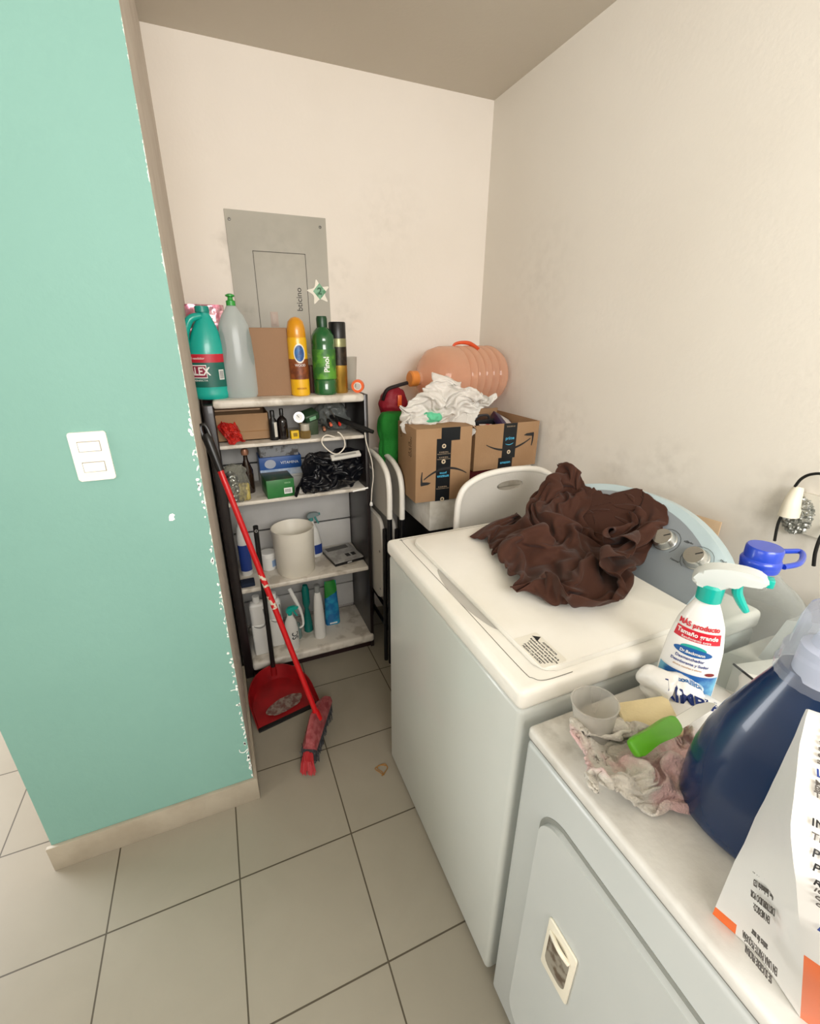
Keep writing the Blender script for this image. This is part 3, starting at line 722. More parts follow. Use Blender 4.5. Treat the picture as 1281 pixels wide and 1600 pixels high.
part('tape', ringm(.0165, .0265, .022, Mt), orange, t); part('core', ringm(.0135, .0163, .024, Mt), mat('core_white', '#e6ddd0', .6), t)

# ------------------------------------------------------------------ second shelf
a, b_ = at(336, 690, y=-.26), at(424, 690, y=-.26); tz = at(380, 647, y=-.26).z
t = thing('cardboard_box', 'low open cardboard box on the second shelf, behind the red bag', 'box', ((a.x+b_.x)/2, -.26, S2))
w = (b_.x-a.x)/2; hh = tz-S2
bm = B(); box(bm, -w, w, 0, .004, 0, hh); box(bm, -w, w, .17, .174, 0, hh); box(bm, -w, -w+.004, 0, .17, 0, hh); box(bm, w-.004, w, 0, .17, 0, hh); box(bm, -w, w, 0, .17, 0, .004)
part('body', bm, card, t)
part('flap', boxm(-w, w-.03, .02, .10, hh+.012, hh+.017, M=Matrix.Rotation(.06, 4, 'X')), mat('tan_card', '#c9a98a', .8), t)
part('seam', boxm(-w*.2, w, -.0008, 0, hh*.33, hh*.36), card_in, t)
def bottle(name, label, cat, px, py, pytop, y, z, r, m, neck=.35, capm=None, caph=.2, sy=1, grp=None):
    p = at(px, py, y=y); h = at(px, pytop, y=y).z-z
    t = thing(name, label, cat, (p.x, y, z), group=grp)
    hb = h*(1-caph)
    part('body', lathe(B(), [(r*.9, 0), (r, .004), (r, hb*.72), (r*.9, hb*.82), (r*neck, hb*.95), (r*neck, hb)], seg=26, sy=sy), m, t)
    if capm: part('cap', lathe(B(), [(r*neck*1.15, hb*.98), (r*neck*1.15, h*.985), (r*neck, h), (0, h)], seg=22, cap1=False), capm, t)
    return t, h
t, h = bottle('dark_bottle', 'black bottle with a white label stripe on the second shelf', 'bottle', 429, 686, 641, -.285, S2, .018, blackpl, .45, blackpl)
part('label', patch(B(), .018, .018, -85, -45, h*.12, h*.62, .0008), mat('label_grey_white', '#cfcac0', .5), t)
t, h = bottle('dark_bottle', 'wider plain black bottle on the second shelf, next to the small yellow box', 'bottle', 443, 684, 638, -.28, S2, .021, mat('black_glass', '#120b0c', .15, coat=.4), .35, blackpl)
a = at(461.5, 681, y=-.30)
t = thing('small_box', 'tiny bright yellow box on the second shelf', 'box', (a.x, -.30, S2), (0, 0, .15))
part('body', boxm(-.0165, .0165, 0, .02, 0, .034, .001), mat('bright_yellow', '#e0b813', .5), t)
part('emblem', boxm(-.008, .009, -.0006, 0, .010, .025), mat('dark_mustard', '#8a6d0c', .6), t)
a = at(477.5, 684, y=-.295); h = at(478, 662, y=-.295).z-S2
t = thing('glass_jar', 'small glass jar with amber contents and pale lid, right of the yellow box', 'jar', (a.x, -.295, S2))
part('body', lathe(B(), [(0, .001), (.021, 0), (.023, .003), (.023, .028), (.018, .033)], seg=26), thin('amber_glass', '#b79a62', .45, .1, body='#a08550'), t)
part('lid', lathe(B(), [(.018, .032), (.019, .034), (.019, h), (0, h+.001)], seg=26, cap1=False), mat('jar_lid', '#c8c2b4', .35, .3), t)
a = at(467, 652, y=-.27)
Mg = Matrix.Translation((a.x, -.27, a.z)) @ Euler((radians(80), 0, radians(-10))).to_matrix().to_4x4()
t = thing('round_gauge', 'round white dial gauge with a pale rim on the second shelf', 'gauge', (a.x, -.27, S2))
Ml = wm(t).inverted() @ Mg
part('rim', ringm(.015, .022, .014, Ml), mat('gauge_rim', '#d9d9d6', .3, .3), t)
part('dial', lathe(B(), [(.0, .0), (.016, .0), (.016, .004), (0, .004)], seg=30, M=Ml, cap0=False, cap1=False), whitepl, t)
bm = B(); box(bm, -.001, .001, -.002, .013, .004, .0055, M=Ml @ Matrix.Rotation(.7, 4, 'Z')); part('needle', bm, ink, t)
bm = B(); tube(bm, [Ml @ V((0, -.020, 0)), Ml @ V((.004, -.028, -.004)), V((.006, .0, .004))], .005, seg=10); part('stem', bm, mat('brass', '#a38b4e', .3, .8), t)
# green device with pale window lying above
a = at(487, 652, y=-.26)
t = thing('green_gadget', 'dark green plastic gadget with a pale green window in the middle of the second shelf', 'tool', (a.x, -.25, S2), (0, 0, .2))
part('body', box(B(), -.034, .034, -.015, .05, -.017, .017, .009, 3, M=Matrix.Translation((0, 0, a.z-S2)) @ Euler((.3, -.25, 0)).to_matrix().to_4x4()), mat('dark_green_plastic', '#27452c', .35), t)
part('window', box(B(), -.016, .014, -.0165, -.012, -.008, .008, .001, M=Matrix.Translation((0, -.001, a.z-S2)) @ Euler((.3, -.25, 0)).to_matrix().to_4x4()), mat('pale_green_window', '#7fb28c', .3), t)
part('base', boxm(-.026, .03, .0, .04, 0, a.z-S2-.012, .004), mat('drab_green', '#3b4a33', .5), t)
# clear crumpled bag behind with the black flashlight
a = at(520, 652, y=-.20)
o = part('plastic_bag', blob([('e', (a.x, -.15, S2+.075), (.075, .06, .06)), ('e', (a.x+.03, -.17, S2+.035), (.06, .06, .035))], .006, 2, (50, .010), squash=S2), thin('grey_clear_film', '#a9aca8', .45, .12, body='#8c908d'), ang=70)
tag(o, 'crumpled grey see-through bag at the back of the second shelf, right side', 'bag')
# screwdriver-like tools with orange bands
for k, (px, pyb) in enumerate(((505, 671), (515, 664), (528.5, 663))):
    p = at(px, pyb, y=-.30)
    t = thing('screwdriver', ('screwdriver with a pale copper band on its handle, leftmost of three on the second shelf', 'screwdriver with a dull orange band, middle of three on the second shelf', 'screwdriver with a bright red band, rightmost of three on the second shelf')[k], 'screwdriver', (p.x, -.325, p.z), (radians(-78+6*k), 0, radians(-6+6*k)), 'screwdrivers on the second shelf')
    part('handle', lathe(B(), [(.004, 0), (.0085, .003), (.0085, .05), (.006, .056)], seg=16), blackpl, t)
    part('band', lathe(B(), [(.0045, -.002), (.0062, .0), (.0068, .022-.008*k), (.004, .022)], seg=16, M=Matrix.Translation((0, -.0035, -.001))), (mat('copper_band', '#b57a5f', .4, .2), mat('orange_band', '#d9664a', .4), mat('red_band', '#cc2a1d', .4))[k], t)
    part('shaft', lathe(B(), [(.003, .05), (.003, .13)], seg=10), chrome, t)
a, b_ = at(516, 650, y=-.22), at(583, 675, y=-.375)
d_ = (a-b_).normalized(); Mf = Matrix.Translation(b_) @ d_.to_track_quat('Z', 'Y').to_matrix().to_4x4(); Lf = (a-b_).length
t = thing('folding_umbrella', 'black rod-like folded umbrella sticking out past the right end of the second shelf', 'umbrella', b_)
Ml = wm(t).inverted() @ Mf
part('sleeve', lathe(B(), [(.010, .02), (.0115, .04), (.0125, Lf*.6), (.011, Lf*.95), (.006, Lf)], seg=18, M=Ml, mod=lambda q, z: 1+.06*cos(5*q)), mat('black_nylon', '#101012', .45), t)
part('handle', lathe(B(), [(0, 0), (.008, .0), (.009, .006), (.009, .026), (.007, .028)], seg=18, M=Ml, cap0=False), blackpl, t)
# white cord loop over the shelf edge, and white hanging cord with a plug
cordm = mat('white_cord', '#e5ddcf', .5)
pts = [(523, 683), (510, 680), (503, 686), (504, 694), (512, 703), (522, 709), (530, 708), (538, 699), (538, 688), (532, 678), (527, 675)]
o = part('cord_loop', tube(B(), [at(x, y, y=-.352+.0*k) for k, (x, y) in enumerate(pts)], .0028, seg=8), cordm); tag(o, 'white cord hanging in a loop over the front edge of the second shelf', 'cord')
pts = [(570, 676), (572, 690), (576, 704), (581, 722), (583, 745), (581, 765), (580, 783)]
t = thing('hanging_cord', 'long thin white cord hanging down the right side of the shelving unit', 'cord', at(580, 789, y=-.36))
bm = tube(B(), [at(x, y, y=-.362) for x, y in pts], .0024, seg=8); bm.transform(wm(t).inverted()); part('cord', bm, cordm, t)
part('plug', lathe(B(), [(.006, -.003), (.0075, 0), (.006, .010), (.0035, .016)], seg=14), whitepl, t)

# ------------------------------------------------------------------ third shelf
a = at(372, 762, y=-.30)
zb = S3
t = thing('snack_bag', 'clear bag with silver foil and yellow rolled packets, left on the third shelf', 'bag', (a.x, -.29, S3))
l0, l1 = at(347, 760, y=-.33).x-a.x, at(391, 760, y=-.33).x-a.x; tp = at(372, 729, y=-.30).z-S3; c0 = (l0+l1)/2
foilm = mat('silver_foil', '#b9bcc0', .12, .95, var=(18, '#6f7378', .45, .55))
bmf = blob([('e', (c0-.018, -.02, tp*.42), (.036, .02, tp*.5))], .004, 1, (60, .007), aniso=(.4, 1, 1.6)); part('foil_packet', bmf, foilm, t, ang=60)
bm = B()
for k in range(3): lathe(bm, [(.006, 0), (.011, .006), (.011, .068), (.006, .075)], seg=14, M=Matrix.Translation((c0+.012+.014*k, -.022-.002*k, .004)))
part('yellow_rolls', bm, mat('straw_yellow', '#b8a860', .45, var=(60, '#8d7c40', .45, .6)), t)
part('film', blob([('e', (c0, -.01, tp*.46), ((l1-l0)/2, .042, tp*.62)), ('e', (c0, 0, tp*.86), ((l1-l0)/2*.9, .04, tp*.20))], .005, 2, (45, .007), squash=.001), thin('clear_film', '#e3e3da', .16, .08, body='#c7c7bd', bump=(40, .6)), t, ang=70)
p = at(382, 706, y=-.2)
t = thing('glass_vial', 'dark bottle with a round coppery stopper behind the clear snack bag', 'bottle', (p.x, -.2, S3))
hh = p.z-S3
part('stopper', lathe(B(), [(.005, hh-.016), (.014, hh-.012), (.0165, hh), (.013, hh+.012), (0, hh+.016)], seg=24, cap1=False), mat('copper_cork', '#a8765c', .35, .3), t)
part('body', lathe(B(), [(.024, 0), (.025, .004), (.025, hh*.55), (.010, hh*.8), (.008, hh-.012)], seg=24), mat('dark_brown_glass', '#2a1b14', .1, coat=.5), t)
# blue and white box with a grey box on it, white box below
a, b_ = at(407, 740, y=-.20), at(472, 735, y=-.20); z0 = at(412, 745, y=-.20).z; z1 = at(412, 716, y=-.20).z; z2 = at(412, 699, y=-.20).z
w = (b_.x-a.x)/2
t = thing('white_box', 'white carton at the back of the third shelf, under the blue box', 'box', ((a.x+b_.x)/2, -.2, S3)); zt = z0-S3
part('body', boxm(-w, w, 0, .16, 0, zt, .002), mat('white_carton', '#cfcdc8', .6), t)
part('lid_line', boxm(-w, w, -.0006, 0, zt*.8, zt*.83), mat('carton_line', '#8f8d88', .7), t)
t = thing('medicine_box', 'blue and white carton with a pale oval, on the third shelf above the green box', 'box', ((a.x+b_.x)/2, -.2, z0+.0005)); hh = z1-z0
part('body', boxm(-w, w, 0, .12, 0, hh, .001), mat('carton_blue', '#1f4f93', .4), t)
part('stripe', boxm(-w, w, -.0008, 0, 0, hh*.34), mat('carton_pale_blue', '#8fa6c4', .45, var=(20, '#c6d0de', .4, .6)), t)
Mm = frame((0, -.001, 0), (1, 0, 0), (0, 0, 1))
part('oval', prism(B(), [(-w*.5+.024*cos(i*pi/14), hh*.64+.020*sin(i*pi/14)) for i in range(28)], .0008, Mm), mat('carton_oval', '#a9afbd', .5), t)
text('VITAMINA', .017, Mm @ Matrix.Translation((w*.42, hh*.66, .001)), mat('carton_white', '#d5dde8', .5), t, bold=.01)
t = thing('grey_box', 'grey carton with a dark torn top, lying on the blue and white carton', 'box', ((a.x+b_.x)/2, -.195, z1+.001))
part('body', boxm(-w*.94, w*.9, 0, .11, 0, z2-z1, .002), mat('grey_carton', '#8b8d90', .6, var=(30, '#4c4845', .5, .6)), t)
# green box (two faces seen), barcode
a, b_ = at(418, 776, y=-.322), at(461, 770, y=-.322)
ht = at(420, 751, y=-.322).z-S3
t = thing('green_box', 'small green carton with a white barcode label on the third shelf', 'box', ((a.x+b_.x)/2, -.325, S3), (0, 0, radians(4)))
w = (b_.x-a.x)/2
part('body', boxm(-w, w, 0, .13, 0, ht, .0015), mat('carton_green', '#2f7a3c', .4, var=(9, '#2a6d36', .4, .6)), t)
part('lid', boxm(-w, w, .0, .13, ht-.0005, ht+.001, .0005), mat('carton_green_dark', '#2b4a2b', .5, var=(12, '#5a5138', .5, .62)), t)
lb = part('label', boxm(w*.22, w*.82, -.0008, 0, ht*.18, ht*.50), whiteink, t)
bm = B()
for k in range(9): box(bm, w*.28+w*.05*k, w*.28+w*.05*k+.0012, -.0014, -.0008, ht*.24, ht*.44)
part('barcode', bm, ink, lb)
text('VERDE', .009, frame((w*.5, -.0008, ht*.78), (1, 0, 0), (0, 0, 1)), mat('pale_green_ink', '#9cc59a', .5), t)
p = at(469, 765, y=-.30)
t = thing('light_bulb', 'white round light bulb lying beside the green carton', 'light bulb', (p.x+.004, -.31, S3+.0205), (radians(-75), 0, radians(-20)))
part('globe', lathe(B(), [(0, -.020), (.012, -.017), (.019, -.007), (.0205, .002), (.018, .012), (.013, .022), (.012, .030)], seg=28, cap0=False), mat('bulb_white', '#e8e6e2', .2), t)
part('base', lathe(B(), [(.012, .03), (.0125, .048), (.006, .052)], seg=22, mod=lambda q, z: 1), chrome, t)
# black plastic bag hanging off the shelf with a white remote on top and white strip
a, b_ = at(518, 717, y=-.385), at(564, 709, y=-.385)
M_ = frame(a, b_-a, (0, .9, .45)); Lr = (b_-a).length
t = thing('remote_control', 'white stick-like remote lying on top of the black plastic bag', 'remote', a)
Ml = wm(t).inverted() @ M_
part('body', box(B(), 0, Lr, -.004, .026, -.012, .0, .003, 3, M=Ml), mat('remote_white', '#d3d1ca', .4), t)
part('buttons', box(B(), Lr*.12, Lr*.85, .006, .016, .0, .0008, M=Ml), mat('button_grey', '#9a9a96', .5), t)
a, b_ = at(551, 768, y=-.395), at(575, 762, y=-.395); M_ = frame(a, b_-a, (0, .5, .8))
o = part('paper_strip', box(B(), 0, (b_-a).length, -.003, .003, -.001, .001, M=M_), whitepl); tag(o, 'narrow white paper strip stuck low on the black plastic bag', 'paper')

# ------------------------------------------------------------------ fourth shelf
def fit(px0, px1, py, y):
    a, b_ = at(px0, py, y=y), at(px1, py, y=y); return (a.x+b_.x)/2, (b_.x-a.x)/2
x, r = fit(434, 494, 900, -.245); xt, rt_ = fit(425, 490, 830, -.245); h = at(460, 824, y=-.245).z-S4
t = thing('waste_bin', 'cream-white cylindrical bin standing on the fourth shelf', 'bin', (x, -.235, S4))
part('bin', lathe(B(), [(0, 0), (r*.93, 0), (r*.98, .006), (r*1.07, h-.004), (r*1.09, h), (r*1.06, h+.001), (r*1.03, h-.004), (r*.92, .012), (0, .010)], seg=48, cap0=False, cap1=False), mat('bin_cream', '#ece6d8', .4, var=(6, '#e4ddcd', .4, .7)), t)
def sprayhead(t, z, m1, m2, s=1, rot=0, facing=1):
    """nozzle, trigger and collar of a spray bottle (local frame of t)"""
    Mr = Matrix.Rotation(rot, 4, 'Z')
    part('collar', lathe(B(), [(.014*s, z), (.0145*s, z+.018*s), (.012*s, z+.020*s)], seg=24), m2, t)
    o = [(-.022, .022), (-.020, .034), (-.010, .046), (.012, .050), (.040, .046), (.048, .040), (.048, .030), (.040, .027), (.016, .026), (.010, .018), (-.010, .016)]
    bm = prism(B(), [(p.x*s, p.y*s) for p in smoothpath([(a, b_, 0) for a, b_ in o], 4, True)], .022*s, Mr @ Matrix.Translation((0, .011*s, z)) @ Matrix.Rotation(pi/2, 4, 'X'), bev=.004*s)
    part('nozzle_head', bm, m1, t)
    bm = tube(B(), [Mr @ V((.022*s, 0, z+.028*s)), Mr @ V((.028*s, 0, z+.010*s)), Mr @ V((.038*s, 0, z-.012*s)), Mr @ V((.044*s, 0, z-.024*s))], [.006*s, .006*s, .0055*s, .004*s], seg=10)
    part('trigger', bm, m2, t)
    part('nozzle_tip', lathe(B(), [(.008*s, 0), (.008*s, .008*s)], seg=4, M=Mr @ Matrix.Translation((.047*s, 0, z+.035*s)) @ Matrix.Rotation(pi/2, 4, 'Y')), m2, t)
x, r = fit(478, 503, 868, -.13); hn = at(482, 814, y=-.13).z-S4
t = thing('spray_bottle', 'white spray bottle with a grey trigger head, behind the bin on the fourth shelf', 'spray bottle', (x, -.12, S4))
wb = mat('bottle_white', '#e2e1dc', .35)
part('body', lathe(B(), [(r, 0), (r*1.15, .005), (r*1.2, .05), (r*.8, hn*.72), (.014, hn*.93), (.013, hn)], seg=28, sy=.7), wb, t)
sprayhead(t, hn-.004, mat('head_grey', '#7e8c8c', .35), mat('teal_dull', '#4a8f8b', .35), .85, rot=0)
lb = part('label', patch(B(), r*1.19, r*.83, -88, -30, .02, .07, .001), inkblue, t)
x, r = fit(405, 430, 880, -.18)
t = thing('white_tub', 'white plastic tub with a blue label behind the black dustpan stick', 'tub', (x+.008, -.17, S4))
part('body', lathe(B(), [(r*.9, 0), (r, .004), (r, .062), (r*.94, .068)], seg=30), wb, t)
part('lid', lathe(B(), [(r*1.03, .068), (r*1.03, .084), (r*.95, .088), (0, .088)], seg=30, cap1=False), whitepl, t)
part('label', patch(B(), r, r, -70, -20, .018, .052, .0008), mat('label_soft_blue', '#8fa9cc', .5), t)
x, r = fit(372, 392, 880, -.2)
t = thing('blue_bottle', 'white bottle with a dark blue label behind the broom handle on the fourth shelf', 'bottle', (x+.006, -.19, S4+.0), (0, 0, 0)); hh = at(378, 800, y=-.2).z-S4
part('body', lathe(B(), [(.024, 0), (.026, .004), (.026, hh*.6), (.02, hh*.75), (.010, hh*.85)], seg=26), wb, t)
part('label', patch(B(), .026, .026, -160, -20, hh*.08, hh*.5, .0008), mat('label_navy', '#27408a', .4), t)
part('cap', lathe(B(), [(.011, hh*.84), (.0115, hh*.98), (0, hh)], seg=20, cap1=False), whitepl, t)
x, r = fit(371, 394, 880, -.31)
o = part('scouring_pad', boxm(x-r, x+r, -.32, -.27, S4, S4+.02, .004), mat('navy_pad', '#152238', .9, bump=(200, .6))); tag(o, 'small navy scouring pad at the left front of the fourth shelf', 'sponge')
# flat square box with clear lid and dark base
a, b_ = at(524, 886, z=S4), at(568, 874, z=S4); c = at(519, 862, z=S4)
M_ = frame(a, b_-a, c-a); w1 = (b_-a).length; d1 = (c-a).length*1.05
t = thing('soap_tray_box', 'small flat black and grey square box near the right end of the fourth shelf', 'box', a)
Ml = wm(t).inverted() @ M_
part('base', box(B(), 0, w1, 0, d1, 0, .014, .001, M=Ml), blackpl, t)
tp_ = part('top', box(B(), .0, w1, 0, d1, .014, .021, .001, M=Ml), mat('grey_print', '#a5a39f', .4, var=(30, '#8d8b87', .45, .6)), t)
part('window', box(B(), w1*.1, w1*.85, d1*.72, d1*.94, .021, .0215, M=Ml), mat('dark_grey_print', '#45433f', .4), tp_)
for k in (0, 1): part('print_mark', box(B(), w1*(.52+.2*k), w1*(.66+.2*k), d1*.2, d1*.38, .021, .0216, M=Ml), dark, tp_)
text('mini', .014, Ml @ Matrix.Translation((w1*.5, -.0006, .008)) @ Matrix.Rotation(pi/2, 4, 'X'), whiteink, t, bold=.01)
bm = B(); random.seed(9)
c = Ml @ V((w1*.95, d1*.7, .012))
tube(bm, [c+V((.012*cos(i*.9), .014*sin(i*1.3), .004*sin(i*2.1))) for i in range(9)], .0018, seg=6)
part('clear_ties', bm, mat('pale_plastic', '#bdbdb8', .3), t)

# ------------------------------------------------------------------ bottom shelf
def jug(name, label, px0, px1, pyb, pyt, y):
    x, r = fit(px0, px1, pyb, y); h = at((px0+px1)/2-8, pyt, y=y).z-S5
    t = thing(name, label, 'bottle', (x, y, S5)); r *= .96
    bm = B(); box(bm, -r, r, -.03, .03, 0, h*.55, .010, 4); part('body', bm, wb, t)
    bm = B(); box(bm, -r*.98, r*.98, -.028, .028, h*.50, h*.9, .018, 5); part('shoulder', bm, wb, t)
    bm = B(); tube(bm, [(-r*.7, -.026, h*.53), (0, -.032, h*.50), (r*.7, -.030, h*.53), (r*.86, -.027, h*.65), (r*.7, -.026, h*.80)], .0035, seg=8); part('grip_groove', bm, mat('groove_grey', '#8f8f8b', .5), t)
    part('cap', lathe(B(), [(.016, h*.88), (.016, h-.002), (0, h)], seg=24, cap1=False), whitepl, t)
    return t
jug('white_jug', 'white rectangular jug at the left end of the bottom shelf', 397, 423, 1012, 930, -.27)
jug('white_jug', 'white rectangular jug on the bottom shelf, behind the red broom handle', 424, 446, 1004, 925, -.235)
# clear/teal ladle-like bottle, teal sprayer in front
x, r = fit(449, 470, 1018, -.315); hn = at(455, 961, y=-.315).z-S5
t = thing('spray_bottle', 'white spray bottle with teal trigger and dark lettering, front of the bottom shelf', 'spray bottle', (x, -.30, S5))
part('body', lathe(B(), [(r*.95, 0), (r, .004), (r*1.02, hn*.55), (r*.8, hn*.8), (.013, hn*.95), (.012, hn)], seg=28, sy=.75), wb, t)
sprayhead(t, hn-.006, teal, teal, .8, rot=.2)
text('SC', .045, None, mat('grey_ink', '#4b4f50', .5), t, bend=lambda p: elbend(r, r*.75, -62, hn*.42, .001)(V((-p.y*.9, p.x*.8, p.z))), bold=.02)
x, r = fit(452, 470, 985, -.2)
t = thing('toilet_brush', 'white curved brush handle leaning among the bottles on the bottom shelf', 'brush', (x, -.22, S5))
pts = [at(452, 920, y=-.24), at(460, 935, y=-.27), at(470, 955, y=-.29), at(474, 975, y=-.30), at(468, 981, y=-.31)]
bm = tube(B(), pts, [.010, .010, .007, .005, .004], seg=10); bm.transform(wm(t).inverted()); part('handle', bm, wb, t)
part('holder', lathe(B(), [(.03, 0), (.032, .004), (.026, .075), (.02, .08)], seg=26), thin('pale_teal_clear', '#cfe4e0', .45, .2, body='#9fb8b5'), t)
x, r = fit(471, 491, 975, -.2); hh = at(480, 915, y=-.2).z-S5
t = thing('teal_bottle', 'slim dark teal bottle in the middle of the bottom shelf', 'bottle', (x+.003, -.19, S5))
part('body', lathe(B(), [(.020, 0), (.024, .005), (.023, .05), (.012, hh*.45), (.010, hh*.5), (.019, hh*.62), (.019, hh*.9), (.012, hh)], seg=26), mat('deep_teal', '#0e6f66', .25, coat=.3), t)
x, r = fit(493, 511, 995, -.27); hh = at(492, 925, y=-.27).z-S5
t = thing('white_bottle', 'plain white bottle with sloping shoulders, right of the slim teal bottle', 'bottle', (x-.002, -.262, S5))
part('body', lathe(B(), [(r*.95, 0), (r, .004), (r*.98, hh*.25), (r*.85, hh*.6), (r*.68, hh*.85), (r*.45, hh)], seg=30, sy=.8), wb, t)
part('cap', lathe(B(), [(r*.48, hh*.98), (r*.5, hh*1.12), (0, hh*1.13)], seg=22, cap1=False), mat('grey_cap', '#8a8d8b', .4), t)
x, r = fit(505, 537, 972, -.2); hh = at(515, 912, y=-.2).z-S5
t = thing('refill_pouch', 'blue refill pouch with a green top on the bottom shelf', 'pouch', (x+.002, -.165, S5))
def pouch(w0, w1, d, h, fac=1, n=14):
    bm = B(); rings = []
    for j in range(n+1):
        t_ = j/n; z = h*t_; w = w0+(w1-w0)*t_; dd = d*(1-t_)**.7+.0015; ring = []
        for i in range(28):
            a = 2*pi*i/28; cx_, sy_ = cos(a), sin(a)
            ring.append(bm.verts.new((w*(abs(cx_)**.7)*(1 if cx_ > 0 else -1), dd*(abs(sy_)**.8)*(1 if sy_ > 0 else -1)+.002*sin(9*t_+i), z)))
        rings.append(ring)
    for a, b in zip(rings, rings[1:]):
        for i in range(28): bm.faces.new((a[i], a[(i+1) % 28], b[(i+1) % 28], b[i]))
    bm.faces.new(rings[0][::-1]); bm.faces.new(rings[-1]); return bm
part('pouch', pouch(.041, .030, .026, hh*.98), mat('pouch_blue', '#1e6fa8', .25, var=(25, '#2f9ac0', .45, .6)), t)
bm = pouch(.0415, .0305, .0268, hh*.985)
bmesh.ops.bisect_plane(bm, geom=bm.verts[:]+bm.edges[:]+bm.faces[:], plane_co=(0, 0, hh*.68), plane_no=(-.5, 0, 1), clear_inner=True)
part('green_top', bm, mat('pouch_green', '#2f8a3a', .3), t)
bm = B(); box(bm, -.02, .02, -.0275, -.0265, .008, .016); part('label', bm, whiteink, t)

# ------------------------------------------------------------------ broom and dustpan
top = V((-1.372, -.47, 0)); 
pA = at(312, 660, y=-.50); pA = V((-1.374, 0, 0)) if False else at(314, 664, y=-.56)
p0 = at(316, 664, y=-.55); p1 = at(333, 707, y=-.56); p2 = at(497, 1122, z=.10)
dr_ = (p2-p0).normalized()
red = mat('broom_red', '#c6121a', .3, coat=.2)
t = thing('broom', 'red-handled broom with a black grip leaning beside the shelving unit', 'broom', (p2.x, p2.y, 0))
T = wm(t).inverted()
def wtube(pts, r, **k):
    bm = tube(B(), [T @ V(p) for p in pts], r, **k); return bm
L_ = (p2-p0).length
g = p0+dr_*.155
part('handle', wtube([g, p0+dr_*(L_*.6), p2-dr_*.05, p2], [.0105, .0105, .0105, .013], n=1, seg=16), red, t)
gm_ = part('grip', wtube([p0+dr_*.030, p0+dr_*.055, p0+dr_*.10, g+dr_*.005], [.012, .0165, .0155, .0125], n=3, seg=16), blackpl, t)
e1 = dr_.cross(V((0, 1, 0))).normalized()
part('hanging_loop', wtube([p0+dr_*.07+e1*.008, p0+dr_*.025+e1*.0108, p0+dr_*.003+e1*.006, p0+dr_*.003-e1*.006, p0+dr_*.025-e1*.0108, p0+dr_*.07-e1*.008], .0072, n=4, seg=10), blackpl, gm_)
part('collar', wtube([p2-dr_*.035, p2-dr_*.005, p2+dr_*.005], [.014, .0165, .0165], n=1, seg=16), red, t)
for k, f in enumerate((.46, .535)): part('torn_sticker', wtube([p0+dr_*(L_*f)+V((-.002, 0, 0)), p0+dr_*(L_*(f+.02)), p0+dr_*(L_*(f+.045))], [.0107, .0109, .0107], n=1, seg=14), mat('torn_white', '#cfc9b5', .6, var=(60, '#c6121a', .5, .52)), t)
# head: wedge lying along the floor, long direction seen top-right to bottom-left
h0, h1 = at(513, 1098, z=.05), at(483, 1190, z=.05); ax = (h1-h0); HL = ax.length; ax = ax.normalized()
tilt = V((ax.y, -ax.x, 0))     # sideways
if tilt.x > 0: tilt = -tilt
c0_ = V((h0.x, h0.y, 0))
Mh = T @ Matrix(((ax.x, tilt.x, 0, c0_.x), (ax.y, tilt.y, 0, c0_.y), (ax.z, 0, 1, 0), (0, 0, 0, 1)))
def wedge(secs):
    bm = B(); R_ = []
    for (x, o) in secs: R_.append([bm.verts.new(Mh @ V((x, a, b_))) for a, b_ in o])
    n = len(R_[0])
    for a, b_ in zip(R_, R_[1:]):
        for i in range(n): bm.faces.new((a[i], a[(i+1) % n], b_[(i+1) % n], b_[i]))
    bm.faces.new(R_[0][::-1]); bm.faces.new(R_[-1]); return bm
def sec(s, w=1): return [(.004+.045*s, .062), (.030*s, .105*s+.02), (.010, .110*s+.02), (-.012, .085), (-.018, .060)]
part('head_cover', wedge([(0, sec(.62)), (HL*.25, sec(.95)), (HL*.5, sec(1.05)), (HL*.8, sec(.85)), (HL*.86, sec(.7))]), mat('dusty_pink_plastic', '#a85a5c', .55, var=(40, '#8d3a3e', .4, .6)), t)
bm = B(); random.seed(11)
for k in range(260):
    u = random.random(); s_ = random.uniform(-.016, .048); x = HL*(.02+.90*u)
    q = V((x, s_, .066)); e_ = V((x+random.uniform(-.008, .008), s_*1.1-.004+random.uniform(-.006, .006), .003+.006*random.random()))
    tube(bm, [Mh @ q, Mh @ ((q+e_)/2+V((0, -.004, 0))), Mh @ e_], .0016, seg=4, n=1)
o = part('bristles', bm, mat('bristle_grey', '#4d4f54', .7, var=(60, '#2c2a2e', .4, .6)), t); o['kind'] = 'stuff'
part('bristle_block', wedge([(.004, [(-.016, .02), (.034, .02), (.040, .064), (-.016, .064)]), (HL*.9, [(-.016, .02), (.034, .02), (.040, .064), (-.016, .064)])]), mat('bristle_dark', '#3b3c40', .8, bump=(200, .8)), t)
bm = B()
for k in range(120):
    a = random.uniform(0, 2*pi); rr_ = .020*sqrt(random.random()); q = V((HL*.90+.006*random.random(), .012+rr_*cos(a), .055+.012*sin(a))); e_ = V((HL*1.02+.02*random.random(), .004+rr_*1.6*cos(a), .004+.012*random.random()+max(0, rr_*sin(a))))
    tube(bm, [Mh @ q, Mh @ ((q+e_)/2+V((.008, 0, .008))), Mh @ e_], .0018, seg=4, n=1)
o = part('red_bristles', bm, mat('bristle_red', '#a30f1a', .5), t); o['kind'] = 'stuff'
